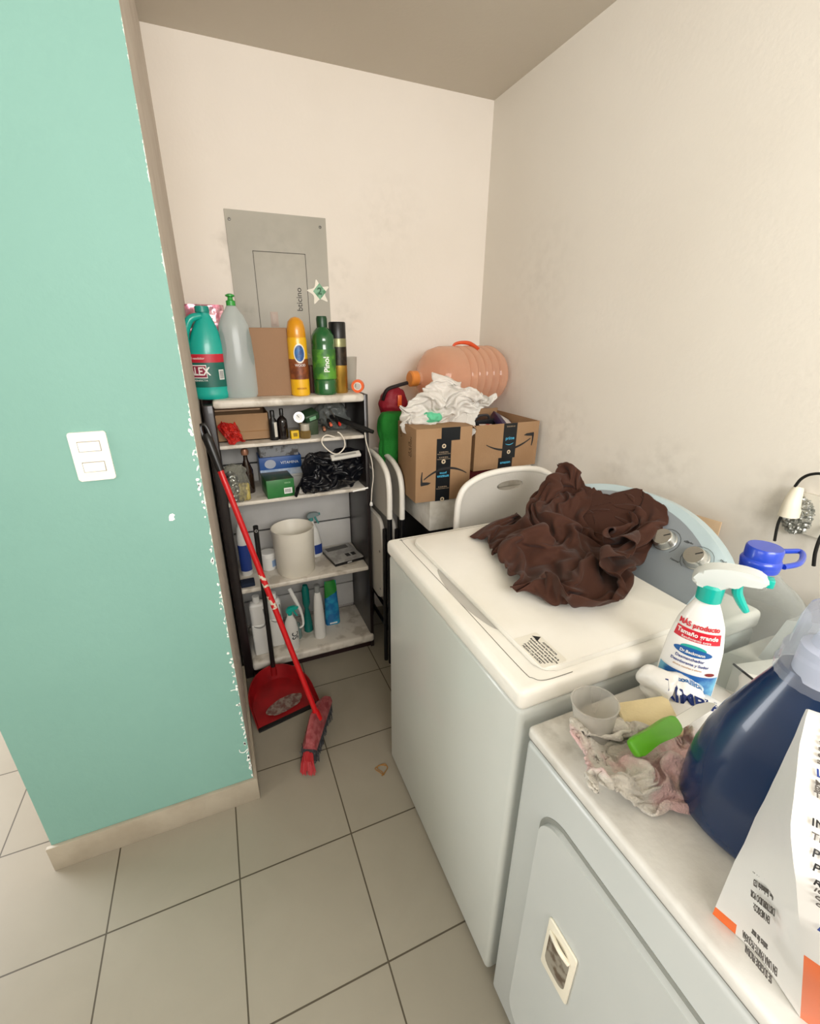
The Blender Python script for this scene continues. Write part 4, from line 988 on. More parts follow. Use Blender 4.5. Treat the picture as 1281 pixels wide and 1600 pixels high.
# dustpan lying on the floor with its stick standing up
A, Bc = at(401, 1142, z=.004), at(497, 1098, z=.004)    # front lip ends (black rubber)
A = at(404, 1141, z=.004); Bc = at(499, 1096, z=.004)
back = at(438, 1042, z=.05)
lipd = (Bc-A); LW = lipd.length; ux = lipd.normalized(); uy = V((-ux.y, ux.x, 0))
if uy.y < 0: uy = -uy
t = thing('dustpan', 'red dustpan with a black rubber lip and dusty scoop on the floor', 'dustpan', (A+Bc)/2*1.0)
T = wm(t).inverted(); mid = (A+Bc)/2; DP = .245
Mp = T @ Matrix(((ux.x, uy.x, 0, mid.x), (ux.y, uy.y, 0, mid.y), (0, 0, 1, 0), (0, 0, 0, 1)))
hw = LW/2
def outl(s, n=20):
    return [(hw*s*cos(pi*i/n)*(1.0 if 1 else 1), DP*.30+DP*.68*s*sin(pi*i/n)) for i in range(n+1)]
bm = B(); n = 20
base = [V((hw*.97, .0, .004))]+[V((x, y, .006+.02*(y/DP))) for x, y in outl(.93)]+[V((-hw*.97, .0, .004))]
rim = [V((hw, .0, .006))]+[V((x, y, .012+.085*min(1, (y/DP))**.7)) for x, y in outl(1.0)]+[V((-hw, .0, .006))]
rim2 = [V((p.x*1.02, p.y+(.004 if p.y > .01 else 0), p.z)) for p in rim]
vb = [bm.verts.new(Mp @ p) for p in base]; vr = [bm.verts.new(Mp @ p) for p in rim]; v2 = [bm.verts.new(Mp @ p) for p in rim2]
vo = [bm.verts.new(Mp @ V((p.x*1.02, p.y+(.004 if p.y > .01 else 0), .001))) for p in base]
for a, b_ in ((vb, vr), (vr, v2), (v2, vo)):
    for i in range(len(a)-1): bm.faces.new((a[i], a[i+1], b_[i+1], b_[i]))
bm.faces.new(vb); bm.faces.new(vo[::-1]); bm.faces.new((vb[0], vr[0], v2[0], vo[0])); bm.faces.new((vb[-1], vo[-1], v2[-1], vr[-1])); bm.faces.new((vb[0], vo[0], vo[-1], vb[-1]))
part('pan', bm, mat('dustpan_red', '#971419', .4, var=(14, '#7d1014', .4, .65)), t, ang=50)
part('rubber_lip', box(B(), -hw*1.01, hw*1.01, -.014, .006, 0, .007, .001, M=Mp), dark, t)
bm = B(); c_ = bm.verts.new(Mp @ V((.0, DP*.28, .0165))); rg = []
for i in range(30):
    a = 2*pi*i/30; k = 1+.18*noise.noise(V((cos(a)*2, sin(a)*2, 4))); rg.append(bm.verts.new(Mp @ V((hw*.62*cos(a)*k, DP*.26+.042*sin(a)*k+.01*cos(a), .0145))))
for i in range(30): bm.faces.new((c_, rg[i], rg[(i+1) % 30]))
part('caked_dust', bm, mat('caked_dust', '#8d7f74', .95, var=(50, '#6d4b45', .42, .6), bump=(90, .8)), t)
s0 = at(427, 1040, y=(mid+uy*DP*.93).y); s1 = at(399, 820, y=-.40)
sb = mid+uy*DP*.95; s0 = V((at(427, 1042, y=sb.y).x, sb.y, .075))
s0 = at(427, 1044, z=.08); s1 = at(399, 822, y=s0.y+.0)
bm = tube(B(), [T @ s0, T @ (s0*.5+s1*.5), T @ s1], [.011, .0095, .0105], n=2, seg=14); st_ = part('stick', bm, blackpl, t)
d_ = (s1-s0).normalized(); q = s1-d_*.018
part('hole_ring', lathe(B(), [(.004, -.0012), (.006, -.0012), (.006, .0012), (.004, .0012), (.004, -.0012)], seg=14, M=T @ Matrix.Translation(q+V((0, -.0105, 0))) @ Matrix.Rotation(pi/2, 4, 'X'), cap0=False, cap1=False), mat('ring_grey', '#a9a9a6', .4), st_)
part('socket', tube(B(), [T @ (s0-d_*.035), T @ (s0+d_*.012)], [.016, .013], n=1, seg=14), mat('dustpan_red2', '#8d1216', .4), t)
# loose rubber-band-like tangle on the floor
c = at(597, 1203, z=.003)
bm = B(); random.seed(4)
tube(bm, [(c.x+.022*cos(i*1.1)*(1-.05*i)+.01*sin(i*2.3), c.y+.022*sin(i*1.1), .0025+.0015*sin(i*1.9)) for i in range(12)], .0017, seg=6)
o = part('twine_tangle', bm, mat('straw_twine', '#94682f', .7)); tag(o, 'small tangle of tan twine on the floor tiles by the washing machine', 'twine')

# ------------------------------------------------------------------ folding chairs
chair_w = mat('chair_off_white', '#e3dfd6', .4); chair_g = mat('chair_grey', '#bcb8b0', .5, bump=(150, .15), spec=.3); chair_k = mat('chair_black_tube', '#17171a', .35, .3)
def ring_plate(outer, inner, th, M):
    bm = B(); n = len(outer)
    R_ = [[bm.verts.new(M @ V((p[0], p[1], z))) for p in o] for o, z in ((outer, 0), (inner, 0), (inner, th), (outer, th))]
    for k in range(4):
        a, b_ = R_[k], R_[(k+1) % 4]
        for i in range(n): bm.faces.new((a[i], a[(i+1) % n], b_[(i+1) % n], b_[i]))
    return bm
def resample(pts, n):
    P = [V((p[0], p[1], 0)) for p in pts]; P.append(P[0]); L_ = [0]
    for a, b_ in zip(P, P[1:]): L_.append(L_[-1]+(b_-a).length)
    out = []; j = 0
    for k in range(n):
        d = L_[-1]*k/n
        while L_[j+1] < d: j += 1
        f = (d-L_[j])/max(1e-9, L_[j+1]-L_[j]); q = P[j].lerp(P[j+1], f); out.append((q.x, q.y))
    return out
def make_chair(label, loc, rot, full=True):
    """folded plastic chair: local x = width, z up, y = thickness"""
    t = thing('folding_chair', label, 'folding chair', loc, rot, None)
    w, zt, zb = .2275, 1.045, .80
    half = [(w, zb), (w, .90), (w*.97, .955), (w*.86, 1.0), (w*.6, 1.030), (w*.3, 1.042), (0, zt)]
    sp_ = [p for p in smoothpath([(a, b_, 0) for a, b_ in half], 5)]
    out = [(p.x, p.y) for p in sp_]+[(-p.x, p.y) for p in sp_[-2::-1]]
    n = 72
    # start both loops on the same side
    outer = resample(out, n)
    inner = []
    hc = (0, .985)
    for (x, y) in outer:
        a = math.atan2((y-hc[1])/.5, (x-hc[0])); inner.append((hc[0]+.060*cos(a), hc[1]+.0195*sin(a)))
    Mx = frame((0, .006, 0), (1, 0, 0), (0, 0, 1))
    part('backrest', ring_plate(outer, inner, .012, Mx), chair_g, t, ang=40)
    bm = tube(B(), [(x, 0, y) for x, y in out], .0125, seg=12, n=1, flat=1); part('rim', bm, chair_w, t)
    for s in (-1, 1):
        part('leg', tube(B(), [(s*w, .0, .82), (s*w, .0, .3), (s*w, .0, .005)], .0115, seg=12, n=1), chair_k, t)
        part('leg', tube(B(), [(s*(w-.03), .012, .74), (s*(w-.03), .014, .3), (s*(w-.03), .014, .005)], .0100, seg=12, n=1), chair_k, t)
    bm = prism(B(), rrect(-w+.04, w-.04, .36, .78, .05, 6), .018, Matrix.Translation((0, .028, 0)) @ Matrix.Rotation(pi/2, 4, 'X'), bev=.006)
    se = part('seat', bm, chair_g, t)
    for z in (.42, .62):
        for s in (-1, 1): part('bolt', lathe(B(), [(.006, 0), (.006, .003), (.003, .004)], seg=10, M=Matrix.Translation((s*(w-.055), .0280, z)) @ Matrix.Rotation(-pi/2, 4, 'X')), chrome, se)
    part('crossbar', tube(B(), [(-w, .0, .2), (w, .0, .2)], .009, seg=10, n=1), chair_k, t)
    return t
make_chair('folded off-white chair with a handle hole, standing behind the washing machine', (-.315, -.815, 0), (radians(-1), 0, 0))
make_chair('folded chair seen edge-on, nearer the shelving unit', (-.700, -.262, -.018), (0, 0, radians(90)))
make_chair('folded chair seen edge-on, nearer the cardboard boxes', (-.640, -.258, -.030), (0, 0, radians(90)))

# ------------------------------------------------------------------ stack behind the washer
# support under the foam slab: dark storage trunk, then the slab
foam = mat('dirty_foam', '#d9d6ce', .8, var=(12, '#b9b4a8', .42, .65), bump=(80, .35))
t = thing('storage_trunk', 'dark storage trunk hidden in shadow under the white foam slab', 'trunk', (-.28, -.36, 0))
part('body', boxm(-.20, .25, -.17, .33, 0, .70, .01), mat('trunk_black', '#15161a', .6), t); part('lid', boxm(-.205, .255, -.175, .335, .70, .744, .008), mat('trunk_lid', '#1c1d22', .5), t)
t = thing('foam_slab', 'dirty white foam slab under the cardboard boxes behind the washing machine', 'foam block', (-.29, -.33, .745))
part('block', boxm(-.273, .275, -.275, .30, 0, .137, .006), foam, t)
# box A (upside down carton), box B
def face_text(s, size, M, m, par, **k): return text(s, size, M, m, par, **k)
tape = mat('black_tape', '#14181c', .3)
def crescent(p0, p1, sag, w0, n=20):
    up_ = []; dn = []
    for i in range(n+1):
        t_ = i/n; x = p0[0]+(p1[0]-p0[0])*t_; y = p0[1]+(p1[1]-p0[1])*t_-sag*4*t_*(1-t_); w = w0*(.25+sin(pi*min(1, t_*1.0)*.85+.15)*.75)
        up_.append((x, y+w/2)); dn.append((x, y-w/2))
    return up_+dn[::-1]
def smile(M, parent, w, flip=1):
    part('smile_mark', prism(B(), crescent((-w*.5, .018), (w*.46, .03), .034, .010), .0006, M), ink, parent)
    part('arrow_tip', prism(B(), [(w*.30, .046), (w*.36, .053), (w*.52, .056), (w*.53, .050), (w*.525, .020), (w*.505, -.004), (w*.488, -.002), (w*.497, .022), (w*.49, .040), (w*.38, .042)], .0006, M), ink, parent)
A0 = (-.630, -.605); AW = .245; AD = .22; AH = .305; AZ = .883
t = thing('delivery_box', 'tall cardboard box with black tape and an upside-down curved arrow', 'box', (A0[0], A0[1], AZ), (0, 0, radians(-3)))
bx = part('body', boxm(0, AW, 0, AD, 0, AH, .003), card, t)
Mf_ = frame((AW/2, -.0008, AH/2), (-1, 0, 0), (0, 0, -1))  # turned upside down
tp1 = part('tape_strip', boxm(AW*.36, AW*.36+.064, -.0008, 0, -.0005, AH*.86), tape, t)
tp2 = part('tape_patch', boxm(AW*.44, AW*.44+.082, -.0014, -.0006, AH*.83, AH+.0008), tape, t)
smile(frame((AW*.52, -.0004, AH*.42), (-1, 0, 0), (0, 0, -1)), t, .20)
def tapetext(s, z, sz, m, par=tp1, x=None): return text(s, sz, frame((x if x is not None else AW*.36+.032, -.0012, z), (-1, 0, 0), (0, 0, -1)), m, par, bold=.015)
tapetext('amazon', AH*.345, .017, cyanink); tapetext('prime', AH*.39, .013, cyanink)
for z in (.20, .61, .68): tapetext('THIS BOX IS', AH*z, .0075, mat('tan_ink', '#a08c74', .6)); tapetext('NOW CARBON NEUTRAL', AH*(z-.025), .0050, mat('tan_ink', '#a08c74', .6))
for z in (.76, .55, .02):
    part('tape_emblem', ringm(.004, .009, .0006, Matrix.Translation((AW*.36+.032, -.0012, AH*z)) @ Matrix.Rotation(pi/2, 4, 'X')), mat('tan_print', '#c9b79a', .6), tp1)
# side print on the left face
for k, (y, z, s_) in enumerate(((.055, .80, 'CARTON'), (.075, .76, '15 x 12'), (.175, .90, 'UP'))):
    text(s_, .020, frame((-.0006, y, AH*z-.02), (0, 0, 1), (0, 1, 0)), mat('brown_print', '#5e452c', .7), t, bold=.02)
part('flap', box(B(), 0, .028, 0, AD, -.0015, .0015, M=Matrix.Translation((AW, 0, AH)) @ Matrix.Rotation(radians(35), 4, 'Y')), card, t)

B0 = (-.352, -.588); BW = .322; BD = .33; BH = .195; BZ = .985
t = thing('delivery_box', 'open cardboard box with a curved arrow, filled with odds and ends', 'box', (B0[0], B0[1], BZ))
bm = B(); th = .004
box(bm, 0, BW, 0, th, 0, BH); box(bm, 0, BW, BD-th, BD, 0, BH+.012); box(bm, 0, th, th, BD-th, 0, BH); box(bm, BW-th, BW, th, BD-th, 0, BH); box(bm, th, BW-th, th, BD-th, 0, th)
part('body', bm, card, t)
tb = part('tape_strip', boxm(BW*.43, BW*.43+.068, -.0008, 0, BH*.22, BH), tape, t); tb2 = part('tape_patch', boxm(BW*.38, BW*.38+.072, -.0016, -.0007, -.002, BH*.24), tape, t)
smile(frame((BW*.54, -.0004, BH*.47), (1, 0, 0), (0, 0, 1)), t, .235)
def bt(s, x, z, sz, m, par): return text(s, sz, frame((x, -.0020, z), (1, 0, 0), (0, 0, 1)), m, par, bold=.015)
bt('prime', BW*.43+.034, BH*.67, .019, cyanink, tb); bt('amazon', BW*.38+.036, BH*.13, .017, cyanink, tb2)
part('tape_curve', prism(B(), crescent((-.02, 0), (.02, .002), .006, .003), .0006, frame((BW*.43+.034, -.001, BH*.55), (1, 0, 0), (0, 0, 1))), cyanink, tb)
part('tape_emblem', ringm(.0035, .009, .0006, Matrix.Translation((BW*.43+.034, -.0012, BH*.36)) @ Matrix.Rotation(pi/2, 4, 'X')), mat('tan_print', '#c9b79a', .6), tb)
bt('THIS BOX IS', BW*.43+.034, BH*.93, .008, mat('tan_ink', '#a08c74', .6), tb)
# what the box sits on
o = part('folded_cloth', boxm(-.35, -.20, -.55, -.26, .8825, .984, .012, 3), mat('maroon_cloth', '#5e1119', .9, bump=(60, .6))); tag(o, 'folded maroon cloth showing under the open cardboard box', 'cloth')
o = part('foam_block', boxm(-.195, -.025, -.56, -.26, .8825, .984, .006, 3), foam); tag(o, 'white foam block under the right half of the open cardboard box', 'foam block')
# contents of box B
z = BZ+BH
o = part('paper_filler', boxm(-.345, -.037, -.580, -.27, BZ+.006, BZ+.13, .01), mat('maroon_filler', '#6d1a20', .8, bump=(40, .8))); tag(o, 'maroon cloth lining filling the inside of the open cardboard box', 'cloth')
a = at(808, 655, z=z+.0)
t = thing('book', 'thick book with a navy cover and pale spine leaning in the open cardboard box', 'book', (-.115, -.44, BZ+.15), (radians(12), radians(28), radians(-12)))
part('cover', boxm(-.045, .05, -.07, .09, -.004, .026, .002), mat('navy_cover', '#2b2352', .35), t)
part('pages', boxm(-.040, .051, -.068, .088, -.001, .023), mat('page_white', '#d7d2c4', .7), t)
part('cover_panel', boxm(-.010, .038, -.05, .075, .0262, .0268), mat('cover_white', '#e6e4e2', .4), t)
t = thing('black_case', 'black plastic case lying across the back of the open cardboard box', 'case', (-.215, -.37, BZ+.155), (0, 0, .15))
part('body', boxm(-.075, .08, -.045, .05, -.02, .028, .008, 3), mat('case_black', '#1a1c20', .4), t)
part('handle', tube(B(), [(-.04, -.03, .028), (-.02, -.035, .045), (.03, -.035, .045), (.05, -.03, .028)], .006, seg=10), mat('case_grey', '#3a3b3e', .4), t)
t = thing('playing_card_pack', 'white and red printed pack at the front of the open cardboard box', 'package', (-.262, -.545, BZ+.168), (radians(20), radians(5), radians(10)))
part('body', boxm(-.035, .04, -.025, .03, -.012, .008, .002), mat('pack_white', '#ddd3cb', .5, var=(30, '#b5383f', .56, .62)), t)
part('print', prism(B(), [(.018*cos(i*pi/10), .010*sin(i*pi/10)) for i in range(20)], .0006, Matrix.Translation((0, 0, .0082))), mat('pack_grey', '#6f5f5c', .5), t)
# orange garrafon water jug lying on its side
cj = V((-.232, -.195, 1.205+.140)); R = .138
jugm = thin('orange_clear_plastic', '#f8d2b4', .36, .06, body='#f3c9ad')
prof = [(0, 0), (R*.62, .0), (R*.86, .012), (R*.99, .045)]
L0 = .43
for k in range(5):
    z = .075+k*.042; prof += [(R, z-.015), (R*.985, z-.006), (R*.945, z), (R*.985, z+.006), (R, z+.015)]
prof += [(R*1.0, .285), (R*.995, .33), (R*.90, .375), (R*.66, .405), (R*.34, .425), (R*.2, .435), (R*.2, .475)]
t = thing('water_jug', 'orange translucent ribbed water jug lying on its side atop the boxes in the corner', 'water jug', cj+V((.208, 0, 0)), (0, radians(-90), radians(7)))
part('body', lathe(B(), prof, seg=56, cap0=False), jugm, t)
part('cap', lathe(B(), [(R*.24, .452), (R*.25, .455), (R*.25, .485), (R*.2, .49), (0, .49)], seg=28, cap1=False), mat('jug_cap_orange', '#e08a3e', .4), t)
# handle strap: on the top side (local +x is up after the turn)
hm = mat('strap_orange', '#d9532a', .35)
part('handle', tube(B(), [(R*.98, .015, .245), (R*1.06, .010, .235), (R*1.10, 0, .205), (R*1.06, -.015, .170), (R*.90, -.06, .155)], [.006, .007, .008, .010, .008], seg=10), hm, t)
# white carrier bag over box A
c = at(685, 655, y=-.53)
o = part('mint_towel', blob([('e', (c.x-.012, -.492, AZ+AH+.026), (.050, .045, .028))], .005, 2, (40, .005), squash=AZ+AH+.002), mat('mint_cloth', '#5fbf93', .8)); tag(o, 'mint green bundle showing through the bottom of the white plastic bag', 'cloth')
# red bag, green bag behind box A
c = at(618, 625, y=-.26)
t = thing('red_bag', 'dark red bag with a black strap standing behind the green bag', 'bag', (c.x+.012, -.20, 1.02))
part('body', blob([('e', (0, 0, c.z-1.02-.03), (.070, .05, .085))], .006, 3, (22, .006), style='billow', oct=2), mat('crimson_fabric', '#8c0d22', .6, bump=(120, .3)), t)
part('strap', tube(B(), [(-.062, -.03, c.z-1.02+.0), (-.05, -.052, c.z-1.02+.045), (.0, -.055, c.z-1.02+.062), (.05, -.05, c.z-1.02+.072)], .008, seg=8), mat('strap_black', '#180a0c', .6), t)
part('tag', box(B(), .0, .02, -.058, -.052, c.z-1.02-.03, c.z-1.02+.02, .003), orange, t)
c = at(612, 690, y=-.30); x0 = at(594, 690, y=-.30).x; x1 = at(640, 690, y=-.30).x
zt = at(610, 646, y=-.30).z
me = blob([('e', ((x0+x1)/2, -.27, zt-.07), ((x1-x0)/2*1.02, .06, .09)), ('e', ((x0+x1)/2, -.27, zt-.17), ((x1-x0)/2*.95, .06, .10))], .006, 5, (22, .007), along=(0, 0, 1), stretch=.25, style='billow', oct=2)
for v in me.vertices: v.co.z = min(v.co.z, zt)
o = part('green_bag', me, mat('green_fabric', '#177a24', .85, bump=(150, .5))); tag(o, 'bright green fabric bag wedged between the folded chairs and the taller box', 'bag')

# ------------------------------------------------------------------ things on the dryer (top at z = .88)
DT = .88
def facing(p, q=CAM): return math.atan2(q.y-p[1], q.x-p[0])
# big white spray bottle
P = V((-.548, -.758-1.0, DT)) if False else V((-.578, -1.750, DT))
fa = facing(P)+radians(6)
t = thing('stain_remover_spray', 'big white spray bottle with a teal collar and a red and blue label', 'spray bottle', P, (0, 0, fa+pi/2))
wbig = mat('spray_white', '#ece9e4', .3, coat=.3)
hn = .222
def bodyk(z):
    k = z/hn
    pts = [(0, .93), (.03, 1), (.3, 1.0), (.55, .93), (.75, .78), (.88, .55), (.97, .36), (1, .34)]
    for (a, x), (b_, y) in zip(pts, pts[1:]):
        if k <= b_: return x+(y-x)*(k-a)/(b_-a)
    return .34
RX, RY = .047, .031
bm = lathe(B(), [(0, .0)]+[(RX*bodyk(hn*i/30), hn*i/30+(.0005 if i == 0 else 0)) for i in range(31)], sy=RY/RX, seg=48, cap0=False)
part('body', bm, wbig, t)
mt_ = thin('frosted_head', '#eef1ee', .72, .25, body='#dfe3df')
part('collar', lathe(B(), [(.0195, hn-.006), (.020, hn+.022), (.017, hn+.026)], seg=32), teal, t)
o_ = [(-.030, .022), (-.029, .034), (-.018, .048), (.005, .057), (.040, .060), (.066, .055), (.070, .048), (.066, .040), (.050, .037), (.028, .034), (.018, .020), (-.012, .016)]
bm = prism(B(), [(p.x, p.y) for p in smoothpath([(a, b_, 0) for a, b_ in o_], 4, True)], .030, Matrix.Translation((0, .015, hn+.004)) @ Matrix.Rotation(pi/2, 4, 'X'), bev=.006)
part('nozzle_head', bm, mt_, t)
part('trigger', tube(B(), [(.034, 0, hn+.040), (.036, 0, hn+.020), (.046, 0, hn+.002), (.056, 0, hn-.012)], [.008, .008, .007, .005], seg=10), teal, t)
part('nozzle_tip', boxm(.066, .078, -.009, .009, hn+.043, hn+.058, .002), teal, t)
lbm = mat('label_white', '#f3f1ee', .35)
kf = lambda z: bodyk(z)
lb = part('label', patch(B(), RX, RY, -168, -12, .012, hn*.80, .0006, n=30, prof=kf), lbm, t)
def labtext(s, size, a, z, m, off=.0016, bold=0, sx=.86):
    k = bodyk(z)
    def f(p):
        kk = bodyk(z+p.y); x = p.x
        # walk along the ellipse by arc length from angle a
        ang = radians(a); n = 8; dx = x/n
        for _ in range(n): ang += dx/sqrt((RX*kk*sin(ang))**2+(RY*kk*cos(ang))**2)
        return V(((RX*kk+off+p.z)*cos(ang), (RY*kk+off+p.z)*sin(ang), z+p.y))
    return text(s, size, None, m, lb, bold=bold, bend=f, sx=sx)
labtext('MÁS producto', .0125, -95, hn*.765, redink, bold=.03)
part('label_red_band', patch(B(), RX, RY, -150, -35, hn*.63, hn*.725, .0012, n=30, prof=kf), mat('label_red_bright', '#cf1f33', .35), lb)
labtext('Tamaño grande', .0115, -93, hn*.69, whiteink, .0022, bold=.02)
labtext('Rendimiento extra', .0068, -93, hn*.648, whiteink, .0022)
bm = B()
def ell(cx, cz, rx_, rz_, off, n=32):
    bm = B(); rs = []
    def pt(u, w):
        z = cz+w; kk = bodyk(z); ang = radians(cx); dx = u/8
        for _ in range(8): ang += dx/sqrt((RX*kk*sin(ang))**2+(RY*kk*cos(ang))**2)
        return ((RX*kk+off)*cos(ang), (RY*kk+off)*sin(ang), z)
    c = bm.verts.new(pt(0, 0))
    for q in (.5, 1): rs.append([bm.verts.new(pt(q*rx_*cos(2*pi*i/n), q*rz_*sin(2*pi*i/n))) for i in range(n)])
    for i in range(n):
        bm.faces.new((c, rs[0][i], rs[0][(i+1) % n])); bm.faces.new((rs[0][i], rs[1][i], rs[1][(i+1) % n], rs[0][(i+1) % n]))
    return bm
part('logo_swoosh', ell(-93, hn*.565, .020, .0075, .0012), mat('logo_teal', '#2aa79c', .35), lb)
part('logo_oval', ell(-93, hn*.535, .030, .0085, .0018), mat('logo_blue', '#1f5da0', .35), lb)
labtext('Dr.Beckmann', .0080, -93, hn*.532, whiteink, .0026, bold=.02)
labtext('Desmanchador', .0085, -95, hn*.47, inkblue, bold=.01)
labtext('Desodorante y Sudor', .0080, -93, hn*.425, inkblue, bold=.01)
labtext('elimina manchas y olores', .0052, -95, hn*.385, mat('tan_ink2', '#c49a72', .5))
part('blue_swirl', patch(B(), RX, RY, -160, -20, .014, hn*.33, .0012, n=30, prof=kf), mat('swirl_blue', '#1c5fa6', .3, var=(18, '#6fb6d6', .45, .6)), lb)
part('shirt_picture', ell(-80, hn*.20, .022, .018, .0020), mat('shirt_white', '#dbe7ee', .4, var=(40, '#9fc3d8', .45, .6)), lb)
part('flag_mark', ell(-48, hn*.36, .008, .0035, .0020), mat('flag_dark', '#7a1c20', .4), lb)

# clear water jug with blue cap and handle loop
J = V((-.418, -1.748, DT)); NX, NY = -.045, .0
t = thing('clear_water_jug', 'large clear plastic water jug with a bright blue cap and loop handle', 'jug', J)
clr = thin('clear_plastic', '#eef1f0', .07, .04, body='#b9bfbf', bump=(30, .8), rim=.38)
Rj = .085; hj = .235
prof = [(0, .004), (Rj*.8, .0), (Rj*.97, .01)]
for k in range(4): prof += [(Rj, .03+k*.034), (Rj*.95, .047+k*.034)]
prof += [(Rj, .165), (Rj*.97, .185), (Rj*.80, .215), (Rj*.52, .240), (Rj*.34, .258), (.024, .268), (.024, .290)]
bm = lathe(B(), prof, seg=48, cap0=False, cap1=False)
for v in bm.verts:
    if v.co.z > .12: f = min(1, (v.co.z-.12)/.14); v.co.x += -.060*f*f*(3-2*f); v.co.y += -.012*f
part('body', bm, clr, t)
zc = .276; bluecap = mat('blue_cap', '#1b3fb5', .3, coat=.3)
cc = (-.060, -.012, 0)
part('cap', lathe(B(), [(.030, zc-.006), (.031, zc+.002), (.029, zc+.006), (.0275, zc+.008), (.0275, zc+.026), (.0255, zc+.029), (0, zc+.029)], c=cc, seg=48, cap1=False, mod=lambda a, z: 1), bluecap, t)
hz = zc-.001
lp = part('handle_loop', tube(B(), [(cc[0]+.018, cc[1]+.026, hz), (cc[0]+.045, cc[1]+.022, hz), (cc[0]+.085, cc[1]+.004, hz+.002), (cc[0]+.104, cc[1]-.006, hz+.002), (cc[0]+.085, cc[1]-.020, hz), (cc[0]+.05, cc[1]-.031, hz), (cc[0]+.015, cc[1]-.028, hz)], .0048, seg=10, flat=1), bluecap, t)
part('neck_band', lathe(B(), [(.0285, zc-.014), (.0295, zc-.010), (.0285, zc-.006)], c=cc, seg=40, cap0=False, cap1=False), bluecap, t)

# white box with black edges behind the blue bottle
a = at(1148, 1088, z=DT+.0); 
t = thing('white_carton', 'small white box with black edges half hidden behind the blue detergent bottle', 'box', (-.455, -1.858, DT), (0, 0, radians(-12)))
part('body', boxm(-.045, .10, -.02, .075, 0, .062, .001), mat('carton_white2', '#dedcd5', .5), t)
bm = B()
for (x0, x1, y0, y1, z0, z1) in ((-.0465, -.0435, -.0215, -.0185, 0, .063), (-.0465, -.0435, -.02, .076, .0605, .0635), (-.046, .10, -.0215, -.0185, .0605, .0635)): box(bm, x0, x1, y0, y1, z0, z1)
part('edges', bm, ink, t)

# blue detergent bottle with clear cap
Bp = V((-.722, -1.972, DT))
fb = facing(Bp)
t = thing('detergent_bottle', 'large deep blue detergent bottle with a clear measuring cap', 'bottle', Bp, (0, 0, fb+pi/2))
blue = mat('deep_blue_plastic', '#02254a', .25, coat=.3, var=(2, '#032a52', .4, .7))
Rb = .098; Hb = .285
pr = [(0, .0), (.86, .0), (.97, .010), (1.0, .03), (1.0, .075), (.97, .11), (.90, .145), (.80, .18), (.68, .21), (.56, .24), (.47, .262), (.42, .28)]
bm = lathe(B(), [(r*Rb, z) for r, z in pr], seg=64, sy=.66, cap0=False)
# grip dent on the right side (front)
for v in bm.verts:
    x, y, z = v.co; d = math.hypot((x-.035)/.030, (z-.135)/.058)
    if y < 0 and d < 1: v.co.y += .022*(1-d*d)**1.2
bmesh.ops.subdivide_edges(bm, edges=[e for e in bm.edges if e.calc_length() > .012], cuts=1, use_grid_fill=True)
part('body', bm, blue, t, ang=60)
capm = thin('clear_cap', '#eef0f5', .16, .08, body='#c9cedb', rim=.4)
part('cap', lathe(B(), [(.046, Hb-.012), (.047, Hb+.0), (.044, Hb+.003), (.044, Hb+.022), (.040, Hb+.026), (.038, Hb+.060), (.034, Hb+.078), (.024, Hb+.088), (0, Hb+.090)], seg=48, cap0=False, cap1=False, mod=lambda a, z: 1+.012*cos(24*a)*(1 if z < Hb+.024 else 0)), capm, t)
part('spout', lathe(B(), [(.030, Hb-.01), (.030, Hb+.03), (.022, Hb+.034), (.018, Hb+.05)], seg=32), mat('spout_white', '#cfd3df', .3), t)

# detergent pouch (gusset side towards the room)
t = thing('detergent_pouch', 'white detergent pouch with printed back and orange bottom at the right edge', 'pouch', (-.80, -2.06, DT))
T = wm(t).inverted()
# world-space sections: bottom to top
# each: front-left corner F, gusset fold G, back-left corner Kc, back-right, front-right
def lerp(a, b_, k): return a+(b_-a)*k
def interp(tab, k):
    for (a, x), (b_, y) in zip(tab, tab[1:]):
        if k <= b_: return x+(y-x)*((k-a)/(b_-a))
    return tab[-1][1]
# front edge and back edge of the side gusset, bottom to top
Ftab = [(0, at(1250, 1590, z=DT+.001)), (.16, at(1256, 1495, y=-2.104)), (.42, at(1239, 1350, y=-2.088)), (.56, at(1235, 1280, y=-2.075)), (.84, at(1250, 1160, y=-2.045)), (1, at(1263, 1108, y=-2.030))]
Ktab = [(0, at(1113, 1428, z=DT+.001)), (.20, at(1136, 1372, y=-2.012)), (.40, at(1165, 1310, y=-2.014)), (.64, at(1203, 1230, y=-2.017)), (.85, at(1238, 1158, y=-2.020)), (1, at(1259, 1108, y=-2.024))]
dxR = V((.13, -.19, 0))
def Fk(k): return interp(Ftab, k)
rows = []; nj = 24
for j in range(nj+1):
    k = j/nj; F_ = Fk(k); K_ = interp(Ktab, k); G_ = (F_+K_)/2+V((.012*(1-k), 0, 0))
    w = V((.0015*noise.noise(V((0, 0, k*7))), .001*noise.noise(V((3, 0, k*9))), 0)) if k > 0 else V((0, 0, 0))
    ring = []
    nf = 8
    for i in range(nf+1):
        u = i/nf; ring.append(F_+dxR*u+V((-.014*sin(pi*u)*(1-k*.9), -.010*sin(pi*u)*(1-k*.9), 0))+w*(1-u))
    for i in range(nf+1):
        u = 1-i/nf; ring.append(K_+(dxR+V((.06, .04, 0))*(1-k))*u+w*(1-u))
    for q in (.25, .5, .75):
        g = G_ if q == .5 else ((K_+G_)/2 if q < .5 else (G_+F_)/2); ring.append(g+w)
    rows.append([T @ p for p in ring])
bm = B(); R_ = [[bm.verts.new(p) for p in r] for r in rows]; n = len(R_[0])
